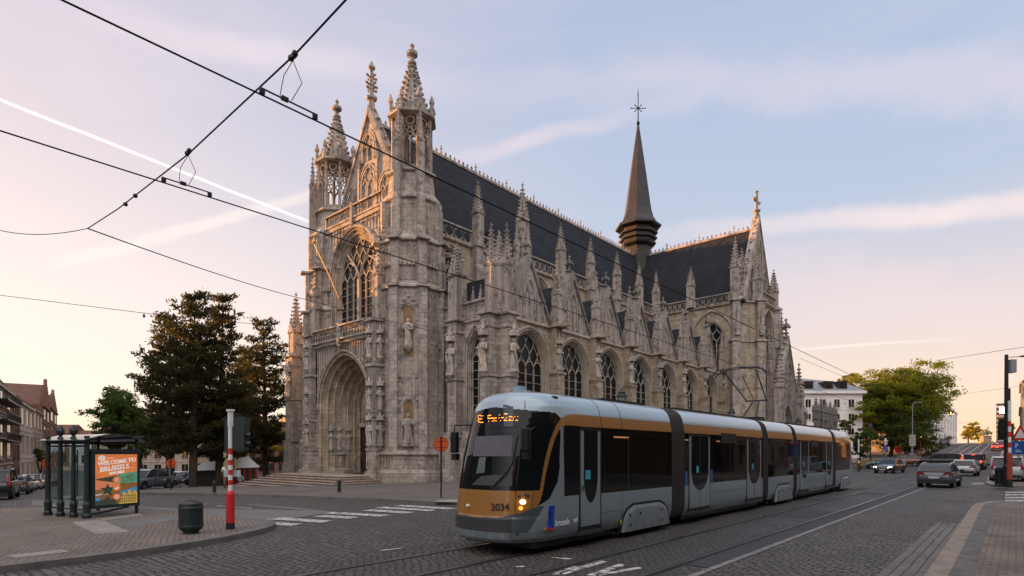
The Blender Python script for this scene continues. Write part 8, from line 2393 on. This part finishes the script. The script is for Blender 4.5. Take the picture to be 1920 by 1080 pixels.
def skin_mesh(verts, edges, radii, sub=1):
    me = bpy.data.meshes.new('figure'); me.from_pydata(verts, edges, [])
    o = bpy.data.objects.new('figure', me); col.objects.link(o)
    m = o.modifiers.new('skin', 'SKIN'); s = o.modifiers.new('sub', 'SUBSURF'); s.levels = sub; s.render_levels = sub
    if not me.skin_vertices: me.attributes.new  # layer is created with the modifier
    for v, r in zip(me.skin_vertices[0].data, radii): v.radius = (r, r * 0.85)
    me.skin_vertices[0].data[0].use_root = True
    ev = o.evaluated_get(bpy.context.evaluated_depsgraph_get())
    out = bpy.data.meshes.new_from_object(ev)
    mb = MB(); mb.v = [tuple(v.co) for v in out.vertices]; mb.f = [tuple(p.vertices) for p in out.polygons]; mb.mi = [0] * len(mb.f)
    bpy.data.objects.remove(o); bpy.data.meshes.remove(me); bpy.data.meshes.remove(out)
    return mb
pp_ = gdz(425, 36, 0.1)
per = thing('person', tuple(pp_), YAW + 0.5, 'person in a white shirt and brown trousers walking behind the striped traffic signal', 'person')
SK = plain('skin', (0.36, 0.2, 0.14), 0.6)
vs = [(0, 0, 0.95), (0, 0, 1.15), (0, 0.01, 1.40), (0, 0.0, 1.52), (0.10, 0, 0.90), (0.11, 0.10, 0.50), (0.11, 0.16, 0.08), (0.11, 0.26, 0.04), (-0.10, 0, 0.90), (-0.11, -0.08, 0.50), (-0.11, -0.26, 0.10), (-0.11, -0.17, 0.05),
      (0.19, 0, 1.40), (0.25, -0.06, 1.13), (0.25, 0.04, 0.90), (-0.19, 0, 1.40), (-0.25, 0.05, 1.13), (-0.24, 0.15, 0.92)]
es = [(0, 1), (1, 2), (2, 3), (0, 4), (4, 5), (5, 6), (6, 7), (0, 8), (8, 9), (9, 10), (10, 11), (2, 12), (12, 13), (13, 14), (2, 15), (15, 16), (16, 17)]
rr = [0.13, 0.125, 0.13, 0.055, 0.09, 0.06, 0.042, 0.04, 0.09, 0.06, 0.042, 0.04, 0.06, 0.045, 0.032, 0.06, 0.045, 0.032]
try:
    mb = skin_mesh(vs, es, rr)
except Exception:
    mb = MB()
    for a, b in es: mb.tube([vs[a], vs[b]], [rr[a], rr[b]], 8)
hm = MB(); hm.blob((0, 0.02, 1.63), 0.105, 0.85, 1.0, 1.2, 10, 8); hm.blob((0, 0.125, 1.62), 0.018); mb.add(hm)
# fingers
for hx, hy, hz in ((0.25, 0.05, 0.86), (-0.24, 0.16, 0.88)):
    for k in range(4): mb.tube([(hx + 0.0, hy - 0.03 + k * 0.02, hz), (hx, hy - 0.02 + k * 0.02, hz - 0.09 + 0.01 * abs(k - 1.5))], [0.009, 0.007], 5)
    mb.tube([(hx, hy + 0.035, hz + 0.02), (hx, hy + 0.055, hz - 0.05)], [0.01, 0.008], 5)
body = mb.build('body', SK, per, smooth=True, local=True)
sh = MB(); sh.lathe([(0.155, 0.92), (0.16, 1.1), (0.175, 1.3), (0.17, 1.42), (0.07, 1.50)], 14, (0, 0, 0), 0, 1.1, 0.8, (False, False))
for s in (-1, 1): sh.tube([(s * 0.18, 0, 1.41), (s * 0.25, -0.02, 1.14)], [0.075, 0.065], 8)
sh.build('shirt', plain('white_shirt', (0.6, 0.58, 0.55), 0.8), per, smooth=True, local=True)
tr = MB()
for pts in ([(0.09, 0, 0.95), (0.11, 0.10, 0.50), (0.11, 0.16, 0.1)], [(-0.09, 0, 0.95), (-0.11, -0.08, 0.50), (-0.11, -0.26, 0.12)]): tr.tube(pts, [0.12, 0.085, 0.07], 10)
tr.build('trousers', plain('brown_trousers', (0.10, 0.05, 0.03), 0.8), per, smooth=True, local=True)
hr = MB(); hr.blob((0, 0.0, 1.67), 0.112, 0.88, 0.98, 1.0, 10, 6); hr.build('hair', plain('dark_hair', (0.03, 0.02, 0.015), 0.7), per, smooth=True, local=True)
# ================================================================ camera, sky, sun
cam = bpy.data.cameras.new('camera'); co = bpy.data.objects.new('camera', cam); col.objects.link(co)
co.location = (0, 0, EYE); co.rotation_euler = (pi / 2, 0, YAW)
cam.sensor_width = 36; cam.lens = FPX / 1920 * 36; cam.shift_y = (HOR - 540) / 1920
cam.clip_start = 0.1; cam.clip_end = 6000
sc.camera = co
SUN_AZ = 202.0   # degrees, counted from +X: low, left of the picture and a little in front of the west front
SUN_EL = 6.2
sd = Vector((cos(R(SUN_AZ)) * cos(R(SUN_EL)), sin(R(SUN_AZ)) * cos(R(SUN_EL)), sin(R(SUN_EL))))
lamp = bpy.data.lights.new('sun', 'SUN'); lo = bpy.data.objects.new('sun', lamp); col.objects.link(lo)
lamp.energy = 5.0; lamp.angle = R(0.5); lamp.color = (1.0, 0.43, 0.12)
lo.rotation_euler = (-sd).to_track_quat('-Z', 'Y').to_euler()

world = bpy.data.worlds.new('World'); sc.world = world; world.use_nodes = True
t = world.node_tree; bg = t.nodes['Background']
dirv = nd(t, 'ShaderNodeTexCoord').outputs['Generated']
sky = nd(t, 'ShaderNodeTexSky', None, sky_type='NISHITA', sun_disc=False, sun_elevation=R(SUN_EL), sun_rotation=R(90 - SUN_AZ), air_density=1.0, dust_density=1.5, ozone_density=1.0)
sep = nd(t, 'ShaderNodeSeparateXYZ', {0: dirv})
el = sep.outputs[2]
sunh = (cos(R(SUN_AZ)), sin(R(SUN_AZ)), 0)
def camdir(px, py):
    v = Vector(((px - 960) / FPX * ca - sa, (px - 960) / FPX * sa + ca, (HOR - py) / FPX)); return v.normalized()
toward = nd(t, 'ShaderNodeVectorMath', {0: dirv, 1: sunh}, operation='DOT_PRODUCT').outputs['Value']   # 1 = towards the sun
# evening haze: warm white low towards the sun, rose higher up, pale blue away from it
warm = ramp(t, el, [(0.0, (1.06, 0.82, 0.54)), (0.07, (1.12, 0.95, 0.79)), (0.20, (1.04, 0.88, 0.80)), (0.36, (0.92, 0.76, 0.74)), (0.52, (0.76, 0.63, 0.68)), (0.85, (0.48, 0.46, 0.62))])
cool = ramp(t, el, [(0.0, (1.0, 0.72, 0.44)), (0.09, (0.95, 0.74, 0.58)), (0.20, (0.76, 0.67, 0.67)), (0.36, (0.47, 0.55, 0.70)), (0.52, (0.41, 0.51, 0.69)), (0.9, (0.33, 0.41, 0.62))])
k = ramp(t, mth(t, 'MULTIPLY_ADD', toward, 0.5, 0.5), [(0.30, 0.0), (0.58, 0.10), (0.78, 0.45), (0.97, 1.0)])
haze = mixc(t, k, cool, warm)
def band(p0, p1, width, soft, i0, fade0=0.0, fade1=0.0):
    a, b = camdir(*p0), camdir(*p1)
    nrm = a.cross(b).normalized(); mid = (a + b).normalized(); along = (b - a).normalized()
    half = (b - a).length / 2
    wob = mth(t, 'MULTIPLY', mth(t, 'SUBTRACT', noise(t, nd(t, 'ShaderNodeVectorMath', {0: dirv, 1: (1, 1, 1)}, operation='MULTIPLY').outputs[0], 9.0, 5), 0.5), width * 1.6)
    d = mth(t, 'ABSOLUTE', mth(t, 'ADD', nd(t, 'ShaderNodeVectorMath', {0: dirv, 1: tuple(nrm)}, operation='DOT_PRODUCT').outputs['Value'], wob))
    m1 = nd(t, 'ShaderNodeMapRange', {'Value': d, 'From Min': width * (1 - soft), 'From Max': width, 'To Min': 1.0, 'To Max': 0.0}, interpolation_type='SMOOTHERSTEP').outputs[0]
    s = nd(t, 'ShaderNodeVectorMath', {0: dirv, 1: tuple(along)}, operation='DOT_PRODUCT').outputs['Value']
    e0 = nd(t, 'ShaderNodeMapRange', {'Value': s, 'From Min': -half - 0.02 - fade0, 'From Max': -half + 0.02 + fade0, 'To Min': 0.0, 'To Max': 1.0}).outputs[0]
    e1 = nd(t, 'ShaderNodeMapRange', {'Value': s, 'From Min': half - 0.02 - fade1, 'From Max': half + 0.02 + fade1, 'To Min': 1.0, 'To Max': 0.0}).outputs[0]
    patch = mth(t, 'MULTIPLY_ADD', noise(t, dirv, 5.0, 6, 0.6), 0.9, 0.5)
    return mth(t, 'MULTIPLY', mth(t, 'MULTIPLY', mth(t, 'MULTIPLY', m1, e0), mth(t, 'MULTIPLY', e1, patch)), i0)
c = mixc(t, 0.05, haze, nd(t, 'ShaderNodeVectorMath', {0: sky.outputs[0], 'Scale': 0.10}, operation='SCALE').outputs[0])
cirr = nd(t, 'ShaderNodeVectorRotate', {'Vector': dirv, 'Angle': R(-20)}, rotation_type='Z_AXIS').outputs[0]
cirr = nd(t, 'ShaderNodeVectorMath', {0: cirr, 1: (1.0, 2.2, 7.0)}, operation='MULTIPLY').outputs[0]
streak = ramp(t, noise(t, cirr, 1.1, 6, 0.55), [(0.48, 0.0), (0.78, 0.30)])
c = mixc(t, streak, c, mixc(t, k, (0.84, 0.68, 0.70), (1.0, 0.86, 0.82)))
for args, colr in (
    (((-200, 108), (592, 421), 0.0030, 0.7, 0.9), (1.0, 0.97, 0.95)),
    (((110, 495), (640, 350), 0.013, 0.9, 0.55, 0.0, 0.1), (1.0, 0.88, 0.82)),
    (((1380, 425), (2100, 368), 0.024, 0.95, 0.66, 0.18, 0.0), (0.94, 0.78, 0.75)),
    (((1150, 165), (2300, 145), 0.055, 0.98, 0.42, 0.25, 0.0), (0.80, 0.68, 0.74)),
    (((1490, 655), (1730, 640), 0.003, 0.8, 0.6, 0.02, 0.05), (1.0, 0.86, 0.80)),
    (((840, 300), (1150, 225), 0.020, 0.98, 0.45, 0.1, 0.12), (0.88, 0.72, 0.74)),
    (((250, 50), (700, 140), 0.03, 0.98, 0.35, 0.1, 0.12), (0.92, 0.78, 0.80)),
    (((1420, 500), (2000, 640), 0.09, 0.98, 0.36, 0.12, 0.0), (0.84, 0.68, 0.68))):
    c = mixc(t, band(*args), c, colr)
# unseen bright sky patch added overhead, a little behind the viewer, as fill light
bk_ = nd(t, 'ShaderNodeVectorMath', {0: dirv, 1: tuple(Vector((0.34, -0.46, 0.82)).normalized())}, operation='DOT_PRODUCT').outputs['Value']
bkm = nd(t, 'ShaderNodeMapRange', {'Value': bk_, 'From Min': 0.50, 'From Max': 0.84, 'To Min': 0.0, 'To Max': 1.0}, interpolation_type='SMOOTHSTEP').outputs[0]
low_ = nd(t, 'ShaderNodeMapRange', {'Value': el, 'From Min': 0.25, 'From Max': 0.55, 'To Min': 1.0, 'To Max': 0.0}, interpolation_type='SMOOTHSTEP').outputs[0]
aft = nd(t, 'ShaderNodeMapRange', {'Value': nd(t, 'ShaderNodeVectorMath', {0: dirv, 1: (0.35, -0.94, 0.0)}, operation='DOT_PRODUCT').outputs['Value'], 'From Min': 0.15, 'From Max': 0.6, 'To Min': 0.0, 'To Max': 1.0}, interpolation_type='SMOOTHSTEP').outputs[0]
c = mixc(t, mth(t, 'MULTIPLY', low_, mth(t, 'MULTIPLY', aft, 0.85)), c, (0.26, 0.27, 0.36))   # unseen low sky behind the viewer, darkened to weaken the frontal fill
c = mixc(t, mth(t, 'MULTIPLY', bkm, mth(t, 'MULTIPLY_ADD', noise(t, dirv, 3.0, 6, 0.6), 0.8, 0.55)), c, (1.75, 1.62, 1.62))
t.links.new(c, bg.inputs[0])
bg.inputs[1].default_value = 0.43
sc.view_settings.view_transform = 'Standard'; sc.view_settings.look = 'None'
sc.view_settings.exposure = 1.40; sc.view_settings.gamma = 1.0
sc.render.film_transparent = False
sc.cycles.max_bounces = 6; sc.cycles.transparent_max_bounces = 12
